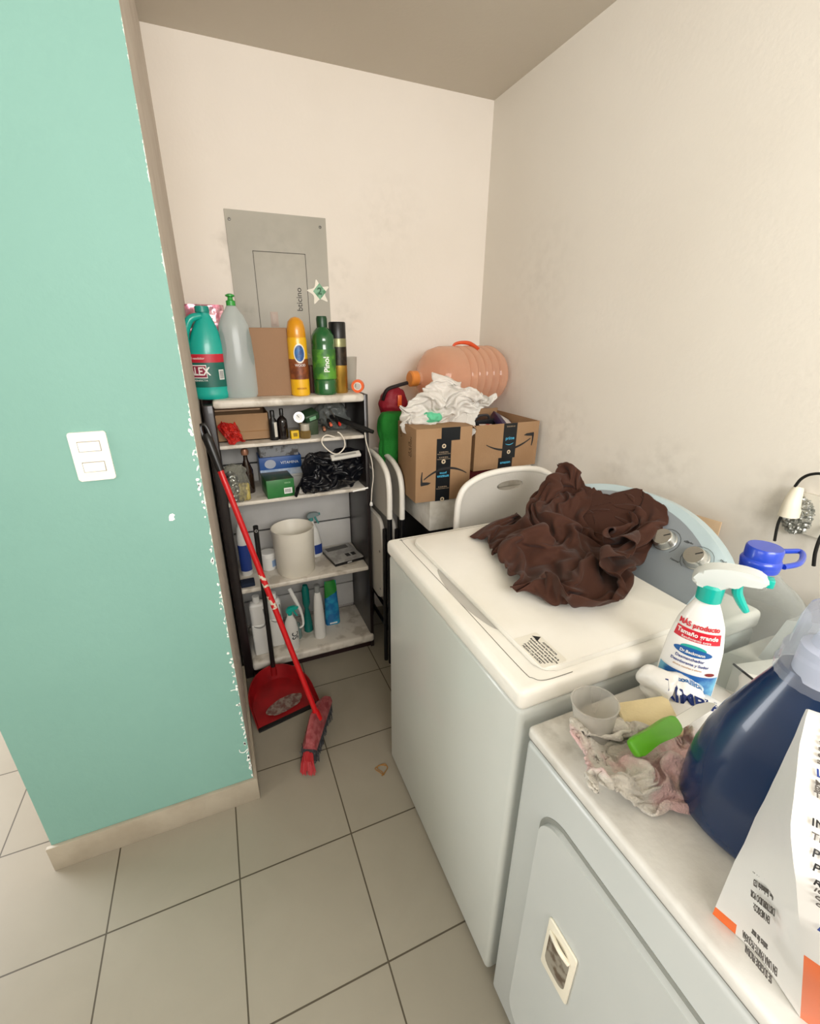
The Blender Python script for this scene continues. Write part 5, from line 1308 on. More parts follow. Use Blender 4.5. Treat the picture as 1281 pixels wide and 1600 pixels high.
for jj, (a, b_) in enumerate(zip(R_, R_[1:])):
    for i in range(n):
        f = bm.faces.new((a[i], a[(i+1) % n], b_[(i+1) % n], b_[i]))
        f.material_index = 1 if (jj < 4 and i < 8) or (jj < 1 and i == 17) else 0
bm.faces.new(R_[0][::-1]); bm.faces.new(R_[-1])
pm_ = mat('pouch_white', '#e4e1dc', .4, bump=(25, .25), coat=.1); po = mat('pouch_orange', '#ef6a1c', .4)
body = part('body', bm, [pm_, po], t, ang=60)
tan_i = mat('warm_grey_ink', '#55504b', .6)
# text on the front face
def ftext(s, size, u, k, m, bold=.0):
    F_ = Fk(k); ex = (dxR*.3+V((-.014, -.010, 0))*sin(pi*.3)*(1-k*.9)).normalized(); ey = (Fk(min(1, k+.05))-Fk(max(0, k-.05))).normalized()
    nrm = ex.cross(ey); nrm = nrm if nrm.dot(CAM-F_) > 0 else -nrm; o0 = F_+ex*.010+nrm*.0016
    return text(s, size, T @ frame(o0, ex, ey), m, body, bold=bold, align='LEFT')
ls = [(.955, 'LIMPIEZA', .0085, inkblue), (.915, 'Aplicar sobre', .006, tan_i), (.89, 'y dejar actuar', .006, tan_i), (.865, 'tropical con', .006, tan_i), (.84, 'superficies', .006, tan_i), (.815, 'electricas y', .006, tan_i), (.79, 'azulejos.', .006, tan_i), (.745, 'LAVANDERIA', .0085, inkblue), (.71, 'Mezclar una', .0055, tan_i), (.69, 'Bote con agua', .0055, tan_i), (.67, 'Tapar y lavar', .0055, tan_i),
      (.58, 'INGREDIENTES:', .0065, ink), (.54, 'TENSOACTIVOS', .0055, tan_i), (.49, 'PRECAUCIONES', .0065, ink), (.45, 'PRESENTACION', .0065, ink), (.41, 'RECOMENDADO', .0065, ink), (.392, 'ICT MEXICO', .0055, tan_i), (.374, 'QUERETARO', .0055, tan_i), (.356, 'CP 76116', .0055, tan_i), (.29, 'LIMPIO', .0085, inkblue)]
for k, s, sz, m in ls: ftext(s, sz*1.15, .09, k, m, .01)
# print on the gusset side
kk_ = .20; gF, gK = Fk(kk_), interp(Ktab, kk_); Mg_ = frame(gK*.45+gF*.55+V((-.0022, 0, 0)), gF-gK, V((0, 0, 1)))
for q, (s, dz) in enumerate((('SE SUGIERE PROBAR', .030), ('EN UNA PARTE PEQUEÑA', .025), ('antes de usar', .020), ('EN MEXICO:', .008), ('DISTRIBUIDO POR', .003), ('Av. Industria 123', -.003), ('Col. Centro C.P. 76', -.009), ('Tel. 01 800 000', -.015))):
    text(s, .0080, T @ Mg_ @ Matrix.Translation((.006, -dz*1.7+.012, .0)) @ Matrix.Rotation(pi, 4, 'Z'), tan_i, body, bold=.01)

# measuring cup
c = V((-.812, -1.765, DT))
t = thing('measuring_cup', 'small translucent plastic cup near the washing machine edge of the dryer top', 'cup', c+V((0, 0, .0)), (radians(-3), radians(-4), 0))
part('cup', lathe(B(), [(0, .002), (.026, 0), (.028, .004), (.036, .080), (.038, .082), (.0355, .082), (.026, .006), (0, .005)], seg=40, cap0=False, cap1=False), thin('cup_cloudy', '#f0eeea', .26, .25, body='#dddbd6', rim=.3), t)
# beige sponge
t = thing('sponge', 'pale yellow rectangular sponge under the wipes pack', 'sponge', (-.700, -1.785, DT+.012), (radians(14), radians(-18), radians(-28)))
part('block', boxm(-.045, .04, -.032, .032, 0, .024, .003), mat('sponge_cream', '#ecd9ac', .9, bump=(150, .5)), t)
# wipes pack
me = blob([('e', (-.622, -1.758, DT+.034), (.050, .034, .034), (0, 0, -35)), ('e', (-.618, -1.800, DT+.020), (.066, .045, .022), (0, 0, -40)), ('e', (-.575, -1.830, DT+.012), (.045, .03, .012), (0, 0, -40)), ('t', [at(1050, 1075, z=DT+.06), at(1020, 1060, z=DT+.065), at(1003, 1048, z=DT+.070)], [.026, .020, .016])], .004, 6, (22, .007), squash=DT+.001, style='crinkle', it2=1)
t = thing('wipes_pack', 'crumpled white and blue plastic packet in front of the big spray bottle', 'package', (-.62, -1.77, DT))
T = wm(t).inverted()
bm = B(); bm.from_mesh(me); bm.transform(T)
pk = part('packet', bm, mat('packet_white', '#e5e3de', .3, bump=(40, .4), coat=.2), t)
def bulgetext(s, size, c_, rot, m, body_me=me):
    M_ = Matrix.Translation(c_) @ Euler(rot).to_matrix().to_4x4()
    return text(s, size, T @ M_, m, t, bold=.03)

from mathutils.bvhtree import BVHTree
bv = BVHTree.FromPolygons([T @ v.co if False else v.co.copy() for v in pk.data.vertices], [tuple(p.vertices) for p in pk.data.polygons])
def drape_text(s, size, c_, rot, m, par, sx=1):
    cw = T @ V(c_); M_ = Matrix.Translation(cw) @ Euler(rot).to_matrix().to_4x4(); o = text(s, size, M_, m, par, bold=.03, sx=sx)
    nz2 = (M_.to_3x3() @ V((0, 0, 1))).normalized()
    for v in o.data.vertices:
        h = bv.ray_cast(v.co+nz2*.08, -nz2)
        if h[0] is not None: v.co = h[0]+nz2*.0007
    return o
drape_text('LIMPIA', .030, (-.622, -1.800, DT+.045), (radians(25), radians(-12), radians(-48)), inkblue, pk)
drape_text('toallitas', .014, (-.602, -1.778, DT+.055), (radians(25), radians(-12), radians(-48)), mat('packet_cyan', '#2f7fc0', .4), pk)
# green-handled knife lying over the sponge and cloth
k0, k1, k2 = at(988, 1172, z=DT+.055), at(1058, 1130, z=DT+.062), at(1107, 1092, z=DT+.066)
t = thing('paring_knife', 'small knife with a lime green handle lying across the pink cloth', 'knife', k0)
T = wm(t).inverted(); ex = (k1-k0).normalized(); Lh = (k1-k0).length; Mk = T @ frame(k0, ex, (.35, .6, .5))
hl = [(0, .010), (.01, .0145), (Lh*.45, .0135), (Lh*.8, .015), (Lh, .011), (Lh, -.010), (Lh*.8, -.013), (Lh*.45, -.010), (.01, -.013), (0, -.008)]
part('handle', prism(B(), [(p.x, p.y) for p in smoothpath([(a, b_, 0) for a, b_ in hl], 3, True)], .013, Mk @ Matrix.Translation((0, 0, -.0065)), bev=.004), mat('lime_handle', '#5fae1f', .35), t)
Lb = (k2-k1).length; bl = [(Lh-.004, .009), (Lh+Lb*.6, .009), (Lh+Lb*.85, .004), (Lh+Lb, -.004), (Lh+Lb*.8, -.009), (Lh-.004, -.010)]
part('blade', prism(B(), bl, .0014, Mk @ Matrix.Translation((0, 0, -.0007)), bev=.0004), mat('blade_steel', '#a9a9a4', .3, .85), t)


# settled shape of the cloth heap: a 56 by 56 sheet, x, y, z in units of 0.6 mm from its corner
SHEET = [139,214,109,156,182,109,139,142,123,121,105,118,119,101,113,119,87,114,105,68,111,104,38,100,120,54,104,135,46,100,152,33,98,173,5,92,203,0,82,233,5,73,265,13,66,292,17,58,312,16,48,330,17,41,350,30,52,360,30,45,380,40,33,407,53,33,395,36,40,400,55,65,412,82,80,411,108,88,409,139,89,385,139,84,382,160,98,364,169,102,378,183,132,414,163,142,449,147,144,475,146,143,482,144,125,501,147,129,514,154,140,
519,154,130,526,154,122,536,158,138,545,160,160,558,176,172,553,205,169,551,235,179,521,271,150,515,313,143,545,341,165,591,324,182,598,317,152,605,341,147,600,347,129,604,354,119,614,341,112,631,327,118,632,321,107,620,334,104,148,220,93,144,195,111,140,161,104,126,140,101,114,109,85,120,104,85,123,91,86,114,67,75,123,55,73,134,58,75,145,35,74,171,24,71,190,11,59,213,8,51,242,22,55,272,29,54,288,24,
43,305,23,37,324,36,52,340,45,60,351,43,48,379,50,44,390,61,56,375,66,70,395,89,75,420,106,73,408,119,75,411,140,70,394,146,70,393,175,85,384,198,115,401,197,142,439,181,150,455,179,139,471,183,132,476,183,115,492,186,119,495,186,135,511,184,128,527,184,132,556,175,148,570,190,159,594,208,180,584,246,179,554,270,144,548,291,136,567,323,140,578,350,164,616,336,167,629,325,145,627,343,132,633,352,121,
648,342,110,662,332,118,666,324,129,659,322,115,148,212,81,129,192,100,131,169,97,136,158,76,128,133,64,117,102,59,128,109,64,137,102,68,130,76,55,133,54,49,145,43,51,160,31,49,180,31,44,201,29,39,223,33,40,253,36,43,279,37,41,293,31,33,317,43,43,336,54,53,354,64,57,367,63,49,377,64,57,385,82,66,391,100,70,414,107,62,426,119,66,419,131,57,420,151,58,420,174,81,409,200,104,403,219,128,427,214,152,459,
204,156,464,208,144,464,214,126,476,215,119,486,214,130,504,211,126,526,197,121,559,193,134,605,187,160,602,225,172,602,258,172,571,266,130,568,288,122,585,318,127,573,354,132,601,369,155,630,349,161,638,350,146,655,347,128,674,345,118,686,337,124,691,332,138,689,325,139,153,211,70,129,187,79,114,160,77,121,150,59,127,137,47,119,97,37,131,101,41,151,109,51,154,80,50,150,64,31,154,53,28,168,53,38,186,
61,44,201,63,44,213,52,33,235,44,28,269,38,27,302,37,24,326,37,24,347,47,33,366,69,43,370,74,50,389,81,55,401,86,52,402,103,51,416,110,45,434,118,54,436,135,70,438,156,60,437,172,61,434,192,91,422,222,112,422,239,137,450,233,157,482,222,158,482,228,143,477,236,124,492,230,116,505,220,126,528,207,134,570,202,133,626,200,159,624,241,178,615,273,161,588,272,123,570,292,109,560,328,111,570,354,112,596,
379,129,627,371,153,657,354,158,677,348,145,696,351,133,707,336,129,710,330,142,711,333,154,139,219,72,127,191,59,106,154,58,101,132,51,112,127,35,118,96,21,141,113,23,149,83,27,163,90,30,167,102,29,172,87,22,177,76,19,188,79,20,203,83,31,215,82,37,227,61,20,256,42,16,308,49,21,348,56,23,360,44,19,385,56,28,386,64,24,398,80,33,412,88,33,419,99,29,427,114,31,437,132,47,451,131,63,446,151,70,456,172,
57,457,189,72,449,209,96,438,238,117,442,255,137,464,237,146,485,246,149,496,248,136,505,240,117,511,227,116,536,210,141,580,212,146,642,212,158,645,251,180,631,276,149,609,277,120,586,287,107,562,321,97,564,345,91,586,370,101,626,373,124,663,366,146,693,354,158,719,351,154,728,347,142,725,336,142,736,332,158,101,211,82,112,191,65,98,162,52,89,133,42,99,120,24,117,111,9,146,128,7,151,98,25,159,120,
9,169,113,14,180,115,12,189,112,5,200,108,7,202,113,23,212,102,24,234,88,27,257,62,20,308,65,34,362,77,37,371,56,13,397,50,8,413,67,22,424,83,26,428,92,37,435,105,35,441,120,38,447,137,42,464,137,53,458,144,75,468,166,69,475,188,60,474,204,72,470,219,98,453,249,113,467,247,124,469,268,130,497,264,130,519,252,123,528,233,117,546,222,143,592,229,153,651,230,154,664,260,180,647,282,148,633,275,122,614,
279,110,584,303,95,566,327,79,583,351,83,626,361,98,670,366,119,695,367,144,715,367,160,734,363,164,746,345,148,767,335,155,75,210,73,89,194,64,81,173,51,89,156,36,102,143,19,122,143,5,150,152,10,157,122,47,168,146,20,177,139,9,186,146,18,190,136,22,199,143,21,212,160,24,215,136,17,236,103,20,266,76,26,307,72,33,368,93,45,384,74,14,414,66,2,440,72,13,454,87,27,456,99,43,460,106,46,465,123,38,470,143,
36,472,158,48,478,139,72,485,140,84,485,169,76,492,202,61,492,223,72,485,237,96,471,266,100,474,282,108,497,261,108,532,251,114,539,238,119,550,231,134,591,242,136,645,253,142,681,260,174,669,288,158,663,277,131,640,269,111,614,293,95,598,313,94,600,322,78,648,328,94,689,340,104,709,356,118,720,367,132,738,373,146,768,365,160,762,355,181,61,216,55,90,204,50,88,187,41,87,178,30,108,173,16,128,173,9,
153,176,15,164,150,49,173,173,23,174,140,33,185,161,44,188,158,52,188,134,44,207,140,39,226,148,27,237,127,8,264,85,15,305,72,17,371,99,39,395,89,13,434,90,4,468,91,8,482,89,24,484,94,41,483,100,58,484,115,63,492,142,50,497,166,46,496,159,66,510,139,84,507,153,91,510,189,72,508,230,60,503,240,80,495,263,87,495,286,95,516,271,104,532,250,92,549,229,106,587,222,128,617,237,124,669,234,143,672,260,143,
694,275,159,698,285,157,694,266,131,680,268,112,664,284,116,661,306,112,688,294,101,718,307,110,735,323,120,746,341,127,755,366,128,751,374,161,772,380,194,18,218,42,48,205,49,73,201,35,91,196,16,112,186,19,128,172,26,150,179,31,172,178,44,168,178,6,181,172,19,193,199,43,200,196,57,196,156,62,197,123,48,218,129,34,244,143,15,270,100,5,315,80,9,375,107,32,403,109,18,443,111,13,478,117,12,502,110,17,
507,108,32,507,109,47,512,107,61,514,125,66,517,156,62,519,175,63,535,151,77,538,147,88,534,181,84,528,222,65,517,249,69,508,274,75,516,289,84,540,277,98,560,250,96,583,228,101,623,211,121,661,217,127,700,235,140,715,254,156,716,254,179,720,268,194,730,273,178,733,273,158,719,289,162,715,310,156,733,291,140,734,309,146,752,319,147,770,335,146,777,359,148,764,385,158,763,406,193,33,231,24,64,224,31,
71,214,26,99,212,16,120,206,11,134,194,22,147,187,38,168,198,52,175,196,17,185,183,8,199,198,30,206,205,50,205,170,60,206,124,63,228,111,47,252,130,26,286,115,9,326,100,11,367,112,24,411,134,33,445,131,12,476,141,17,504,141,17,518,135,29,517,139,40,517,149,46,532,151,49,537,172,46,553,163,58,556,153,63,565,163,79,563,186,80,553,218,69,541,238,74,534,263,73,537,288,72,558,285,85,579,259,89,614,239,103,
659,216,115,702,211,140,729,226,164,745,242,178,744,256,188,752,254,202,759,261,207,763,266,201,758,280,197,746,297,187,753,287,171,752,299,162,749,326,173,772,340,174,789,359,169,782,386,161,777,415,173,16,233,40,65,232,31,97,226,31,111,217,30,126,214,19,139,211,13,149,205,24,164,215,46,179,209,40,186,206,17,192,184,23,200,181,35,206,162,46,211,133,61,238,120,52,262,119,35,296,125,26,335,129,34,367,
124,23,404,142,24,435,162,32,467,163,17,486,168,13,504,174,22,516,183,27,527,191,27,545,180,26,565,159,39,583,154,53,577,176,56,586,182,68,590,188,73,581,210,75,571,233,75,560,255,65,561,278,66,576,290,75,602,267,87,638,248,102,683,233,114,720,229,133,746,235,158,763,230,174,764,250,172,774,254,178,785,241,182,795,240,192,797,253,194,780,272,185,772,286,181,767,281,154,762,311,161,776,330,177,794,352,
186,788,385,190,805,407,177,0,237,60,31,226,54,79,227,48,110,221,46,130,216,40,139,223,24,152,219,18,169,218,29,183,231,48,194,224,31,200,212,25,209,202,34,212,176,50,218,141,54,238,153,42,272,145,36,304,154,37,340,160,51,367,159,45,390,154,21,424,171,20,459,196,34,480,197,21,497,206,11,518,216,18,533,216,28,552,200,36,578,183,40,591,189,35,602,186,43,610,186,53,619,188,65,615,206,70,607,223,76,595,
241,67,591,264,65,598,287,69,618,279,82,651,258,92,698,246,109,734,249,131,758,252,153,773,226,153,783,240,162,787,256,165,797,250,170,804,235,178,811,234,188,807,258,190,791,280,197,785,285,162,774,304,155,784,322,162,802,346,181,806,375,204,802,403,196,3,242,50,27,234,60,60,227,65,95,224,65,132,225,57,138,233,41,155,235,34,168,234,18,186,243,31,200,234,21,205,218,15,216,214,36,216,189,62,226,140,
65,250,158,47,285,171,51,319,187,54,358,198,59,386,202,68,407,194,53,410,183,21,450,205,16,483,229,37,506,235,24,530,236,13,545,231,24,564,215,35,569,214,44,589,210,40,609,207,38,624,197,41,635,193,40,650,197,52,648,212,61,645,223,73,632,247,71,621,270,62,632,287,73,661,278,89,705,268,109,745,271,129,764,257,138,779,238,151,793,235,165,798,252,170,804,263,176,811,251,184,814,234,187,821,245,196,812,
272,195,794,296,184,782,305,175,793,316,167,808,338,180,825,367,203,807,402,214,25,253,38,43,244,37,78,238,45,104,237,57,129,237,67,155,242,56,151,250,37,174,258,19,192,250,11,198,222,5,203,193,8,216,192,29,225,190,63,242,140,75,272,146,53,313,182,69,348,218,80,373,231,86,395,230,81,424,228,79,432,220,46,425,210,11,477,231,19,509,251,33,534,250,22,561,242,10,568,236,25,574,233,43,594,227,56,617,222,
49,627,219,29,646,211,21,663,201,32,676,198,47,684,212,57,683,225,73,656,251,63,654,267,75,678,282,78,718,283,97,754,280,126,780,278,151,796,270,168,792,257,164,801,246,174,809,257,182,813,268,186,819,254,192,830,246,203,830,265,204,812,286,198,798,312,197,808,320,190,817,335,190,817,367,190,830,397,207,30,251,57,47,256,40,72,254,34,100,251,40,135,255,46,173,261,52,169,268,36,196,265,37,211,269,19,
216,246,9,218,217,12,228,207,33,230,176,54,253,167,78,282,164,73,316,207,89,353,243,99,375,252,94,395,247,95,427,245,99,456,245,70,426,226,35,463,237,11,505,253,14,530,261,28,556,258,15,579,236,18,589,234,30,592,245,41,615,245,48,643,226,46,662,222,36,664,225,31,671,214,38,689,210,57,702,215,71,703,239,74,690,252,74,701,243,89,733,244,108,769,238,139,772,265,143,792,292,163,810,287,182,814,270,187,
824,266,198,821,278,194,826,273,200,834,252,208,835,270,209,834,286,207,824,307,206,826,328,212,834,346,209,824,367,197,826,402,199,61,247,73,79,252,61,73,262,49,102,269,41,129,272,33,153,278,37,194,283,49,217,290,30,230,275,37,232,247,25,233,230,33,232,212,54,240,179,59,264,194,79,284,189,67,318,226,81,346,260,90,375,262,90,408,265,98,428,262,106,454,257,79,449,253,45,476,247,29,502,264,11,536,270,
22,559,268,22,580,259,12,601,245,16,597,258,20,610,241,30,631,247,37,653,245,34,664,245,32,672,240,39,683,228,50,702,222,70,718,223,87,724,242,93,738,239,108,756,240,126,779,239,150,800,257,172,804,286,176,821,302,194,833,293,206,840,279,214,837,287,211,836,293,210,845,275,219,853,274,227,847,295,221,842,312,216,847,331,221,852,358,227,843,373,217,838,408,211,64,269,80,86,266,82,99,272,69,95,279,52,
126,290,31,179,303,21,208,308,37,240,309,41,252,297,20,252,259,26,248,236,43,248,227,52,258,201,56,280,218,78,297,216,68,327,232,67,348,245,77,379,244,76,414,258,80,436,268,99,441,260,69,451,259,41,480,258,41,505,276,23,531,286,16,560,268,28,574,277,15,593,273,4,611,261,8,620,248,19,637,252,22,654,256,31,670,247,41,682,246,49,686,245,53,697,239,65,717,224,86,740,226,110,758,241,128,773,247,144,782,
269,153,797,282,169,817,295,190,831,301,204,839,311,213,849,302,224,846,302,220,841,311,215,852,304,226,864,292,239,862,308,237,845,327,220,851,337,225,867,354,242,862,382,237,853,414,227,71,287,66,87,290,75,109,299,77,128,297,59,137,306,35,162,323,11,201,331,17,240,334,33,273,330,26,273,294,10,271,269,28,268,257,49,274,236,50,286,231,62,313,239,66,346,252,68,374,245,75,399,251,72,425,259,74,445,268,
93,446,266,68,437,257,37,469,259,30,500,281,34,525,294,23,551,286,29,572,279,26,583,294,10,602,289,7,611,270,21,630,265,18,648,260,17,668,261,35,685,252,53,697,244,65,703,249,72,711,253,80,736,250,105,758,261,129,772,276,144,781,297,152,792,322,163,814,328,187,829,320,202,846,323,220,843,326,217,835,328,208,842,332,216,855,334,229,866,316,241,870,326,245,853,344,227,854,354,228,874,366,249,878,394,
254,867,426,243,74,316,63,71,301,55,94,317,58,119,325,55,136,325,37,140,335,15,170,349,7,213,353,22,258,351,31,292,342,11,299,310,20,293,293,51,294,271,60,298,243,48,324,229,53,363,257,69,394,268,84,415,267,78,434,272,74,449,284,92,459,276,82,457,274,53,466,270,34,494,277,46,523,287,37,548,303,25,568,284,34,583,288,26,592,308,12,608,296,15,629,279,22,646,273,22,662,269,28,681,269,48,705,259,74,724,
246,93,719,278,88,728,285,97,751,287,122,770,302,141,785,316,157,791,347,163,813,355,186,827,347,201,842,351,216,833,352,207,832,355,205,838,359,212,852,364,227,862,343,237,875,347,251,867,361,242,854,377,228,869,392,244,887,410,263,879,442,256,65,332,59,59,324,37,90,332,34,123,350,41,150,347,43,162,357,31,169,377,11,208,373,13,246,372,26,301,371,20,317,355,16,313,335,44,314,310,71,322,275,56,339,231,
47,377,248,63,394,275,80,419,282,85,436,283,75,453,292,79,469,284,84,467,285,53,482,288,40,496,281,59,527,281,52,544,308,32,563,309,27,587,297,30,599,291,28,605,307,20,626,289,27,652,285,31,660,280,27,675,286,42,701,271,69,741,260,111,740,291,110,734,308,103,749,307,119,773,317,145,785,330,157,802,353,174,807,379,180,824,376,197,840,382,213,831,383,205,825,383,198,823,387,196,839,392,212,851,371,225,
870,369,245,875,382,251,862,401,237,862,418,237,880,434,257,889,456,268,77,358,57,65,356,29,91,358,17,129,367,28,170,388,56,196,392,48,203,402,24,218,403,3,261,394,10,314,390,14,330,376,29,323,346,38,331,330,61,341,294,71,358,257,54,391,250,55,400,275,67,416,283,78,433,296,88,457,300,91,472,298,80,460,292,47,490,305,49,507,294,47,531,307,49,553,331,29,573,315,36,591,292,48,612,285,48,622,295,35,628,
306,20,655,302,25,666,301,32,679,286,46,705,287,74,749,285,119,757,307,128,749,323,119,752,332,122,777,340,148,785,356,157,803,373,175,801,401,173,817,403,190,831,408,204,829,413,202,817,412,190,810,414,183,821,417,195,841,400,215,859,391,233,868,402,244,871,419,247,859,440,235,868,458,246,890,455,270,88,386,51,100,365,43,122,385,27,150,398,23,192,418,55,223,430,54,221,444,27,240,435,23,247,408,32,
291,394,33,333,386,40,340,361,38,345,332,48,357,312,75,376,283,71,387,264,52,411,269,57,422,292,67,444,310,81,465,318,78,488,317,65,476,311,38,494,304,27,523,319,44,549,324,54,580,335,37,604,319,33,606,321,46,623,312,60,638,309,48,648,318,31,657,319,23,675,316,41,699,296,67,711,312,79,750,310,120,758,325,128,752,341,122,762,353,133,764,366,135,775,386,146,795,405,167,796,426,168,813,430,186,829,435,
202,831,442,205,818,441,192,803,440,176,809,441,181,829,427,202,847,413,221,851,415,226,859,433,234,868,449,245,870,478,248,886,467,265,85,386,33,127,402,48,152,421,36,171,432,39,196,445,67,231,458,62,235,476,38,260,461,43,271,436,48,276,402,52,319,386,54,355,380,43,361,351,47,367,319,63,388,310,79,404,302,68,412,290,49,433,302,49,447,314,55,469,322,50,493,340,59,510,337,56,520,341,33,544,349,41,572,
347,55,611,340,58,627,344,43,638,336,41,655,328,56,670,320,57,676,319,48,676,327,43,682,329,49,707,315,76,725,327,94,744,331,114,762,346,132,764,366,134,766,385,137,758,409,128,767,427,138,785,438,157,804,439,176,803,450,176,816,459,189,825,468,199,820,471,194,803,465,176,802,464,175,822,450,196,837,434,211,835,433,209,842,443,217,854,465,231,868,488,247,887,486,268,98,413,52,123,418,33,139,433,24,
173,450,38,202,464,51,230,480,68,233,497,52,270,484,46,290,458,58,298,422,63,315,398,59,355,398,48,369,380,55,375,353,69,391,337,72,413,337,77,426,330,65,433,327,45,458,340,52,483,351,54,499,353,37,516,366,55,537,368,47,555,378,33,590,369,40,626,362,53,645,360,44,651,353,27,660,338,29,672,345,45,684,343,51,687,338,55,694,340,61,703,335,71,732,341,102,739,354,108,762,370,133,772,398,143,771,425,142,
759,449,130,769,464,140,782,466,153,788,467,160,800,466,172,806,477,179,816,488,190,815,494,189,801,491,175,798,485,171,821,472,195,838,454,212,835,445,208,835,456,209,841,482,217,860,493,239,877,505,257,105,427,41,124,438,48,132,457,34,165,467,44,187,490,58,213,500,69,232,513,65,265,504,57,296,472,61,311,439,70,316,406,70,343,404,62,367,403,57,382,384,65,394,372,71,411,363,69,433,362,72,447,362,58,
464,368,49,492,377,62,500,383,41,527,394,47,546,392,55,559,405,31,590,400,33,628,387,42,648,370,32,646,371,16,653,366,19,662,359,28,679,358,46,689,357,56,694,357,61,704,355,72,722,365,91,735,381,104,746,398,116,763,431,133,772,461,143,768,485,139,771,497,142,777,492,149,782,499,153,790,497,163,796,496,169,804,506,178,807,517,181,799,515,173,794,505,167,814,487,188,836,467,211,846,444,220,845,454,220,
843,484,220,850,513,228,867,521,246,105,444,29,101,463,54,130,466,62,160,472,73,182,496,82,204,499,80,226,514,83,250,509,74,271,479,68,295,448,81,306,417,85,329,402,82,359,404,71,379,406,66,398,402,59,413,390,50,433,389,60,453,398,66,472,398,49,489,405,66,510,415,55,533,426,43,550,423,61,571,426,43,594,429,26,627,407,21,655,389,33,665,381,35,665,372,32,662,374,29,664,375,31,675,377,42,684,380,52,704,
377,73,707,391,76,725,415,94,731,429,101,744,454,113,753,490,124,763,516,134,771,525,143,785,522,158,773,530,146,773,527,146,775,526,148,783,533,157,791,539,165,797,539,172,802,515,177,807,502,182,829,486,204,843,457,218,855,453,231,857,478,235,850,518,228,856,546,234,106,476,30,103,492,56,126,496,81,164,500,99,195,499,113,214,496,106,231,495,92,249,510,91,262,489,78,274,459,90,297,435,95,326,420,92,
346,407,89,371,406,85,397,403,73,418,411,64,430,415,47,450,412,43,474,426,43,499,433,64,530,429,76,531,452,57,556,455,58,575,449,57,596,445,40,631,418,33,648,403,20,663,397,30,666,382,33,678,386,45,675,392,42,669,403,35,675,408,42,695,401,63,709,412,78,696,436,64,711,460,80,725,475,94,740,502,109,753,529,123,761,548,133,773,557,146,776,560,150,766,559,139,760,560,132,766,563,139,782,560,156,800,549,
176,810,532,186,802,525,177,821,504,196,832,477,208,850,470,226,859,484,237,857,518,236,846,561,223,135,484,35,126,514,55,138,529,80,176,529,96,206,524,112,228,506,125,237,490,114,260,497,104,275,506,92,285,474,98,294,457,103,321,446,90,332,426,78,352,420,73,384,417,85,414,430,77,439,432,62,455,443,44,472,450,56,491,438,83,521,451,83,549,462,76,553,480,67,576,472,71,601,464,57,631,442,49,649,425,26,
643,421,9,655,418,21,669,413,36,677,418,44,672,427,39,671,435,37,688,430,56,709,440,77,681,456,48,695,483,63,716,508,85,725,532,95,734,555,104,747,565,119,755,580,127,761,593,133,765,593,137,754,592,126,759,590,131,776,586,149,795,576,169,803,564,178,808,544,183,807,527,183,827,503,203,839,495,216,848,503,226,844,534,222,848,564,225,168,490,37,159,514,57,156,544,75,188,547,93,202,529,90,217,515,100,
254,507,126,246,510,108,282,505,115,310,482,116,323,450,116,337,444,111,350,437,100,363,441,87,370,429,66,409,438,60,438,448,70,466,460,61,492,461,57,499,457,87,530,452,103,551,478,94,549,500,81,579,496,73,610,484,64,625,466,51,626,451,27,643,448,15,656,452,23,656,450,31,658,444,40,670,446,39,669,457,36,683,456,50,705,465,73,677,481,44,690,511,58,710,542,78,728,568,98,748,577,119,745,593,116,734,609,
104,740,616,110,751,622,122,750,622,121,751,618,122,763,611,135,782,602,155,783,585,156,793,565,167,810,548,186,821,530,198,837,521,214,834,527,211,837,547,215,838,579,214,177,510,26,180,521,44,173,548,58,180,561,78,197,544,78,214,531,87,237,525,112,270,520,126,283,490,137,322,471,144,344,452,146,351,440,135,365,433,121,383,431,101,383,447,75,402,453,53,441,457,56,466,470,67,496,474,69,507,475,89,520,
468,114,537,489,107,551,514,94,575,516,76,602,505,63,617,491,52,617,481,32,627,484,18,644,483,22,642,475,36,648,469,49,667,461,48,667,469,34,676,478,43,698,491,66,676,510,43,709,527,78,733,552,103,740,588,111,746,609,117,750,620,121,740,626,110,726,632,95,740,639,109,749,644,119,752,642,122,762,632,132,772,625,144,769,613,141,780,595,153,797,578,172,815,562,191,829,554,206,830,560,207,825,576,201,825,
587,200,140,538,33,163,544,43,188,549,50,197,564,68,208,567,87,222,546,85,233,535,101,261,532,132,303,508,153,340,483,163,364,466,159,360,463,137,359,459,117,388,449,104,408,457,83,422,466,54,453,468,41,476,480,54,496,489,70,521,490,81,514,494,107,535,493,125,557,506,112,577,520,87,596,521,61,613,510,48,627,501,42,637,511,29,651,510,36,651,499,50,651,489,61,664,482,50,659,490,29,670,495,37,689,515,
56,677,538,44,706,552,75,732,579,102,745,609,115,749,633,119,750,640,120,738,628,108,730,642,100,731,656,100,743,660,112,753,662,124,760,655,130,765,648,136,772,639,143,784,616,156,796,602,170,807,591,181,816,591,191,829,594,204,836,597,211,826,607,200,121,553,35,143,562,47,170,569,54,202,569,58,218,575,83,232,563,96,253,539,96,292,541,128,328,517,153,358,504,164,374,486,157,375,476,135,362,472,105,
383,462,86,412,478,81,433,485,56,461,485,41,486,493,38,504,507,52,517,518,69,523,524,86,525,521,121,556,500,126,585,504,101,604,520,71,612,523,46,628,518,41,643,520,47,658,519,52,656,516,54,666,502,65,679,498,60,670,509,40,669,513,36,680,541,47,688,549,56,708,574,76,726,595,95,736,627,106,749,653,119,747,652,117,738,638,108,744,649,113,736,668,105,738,678,108,747,681,117,759,678,130,769,669,140,779,
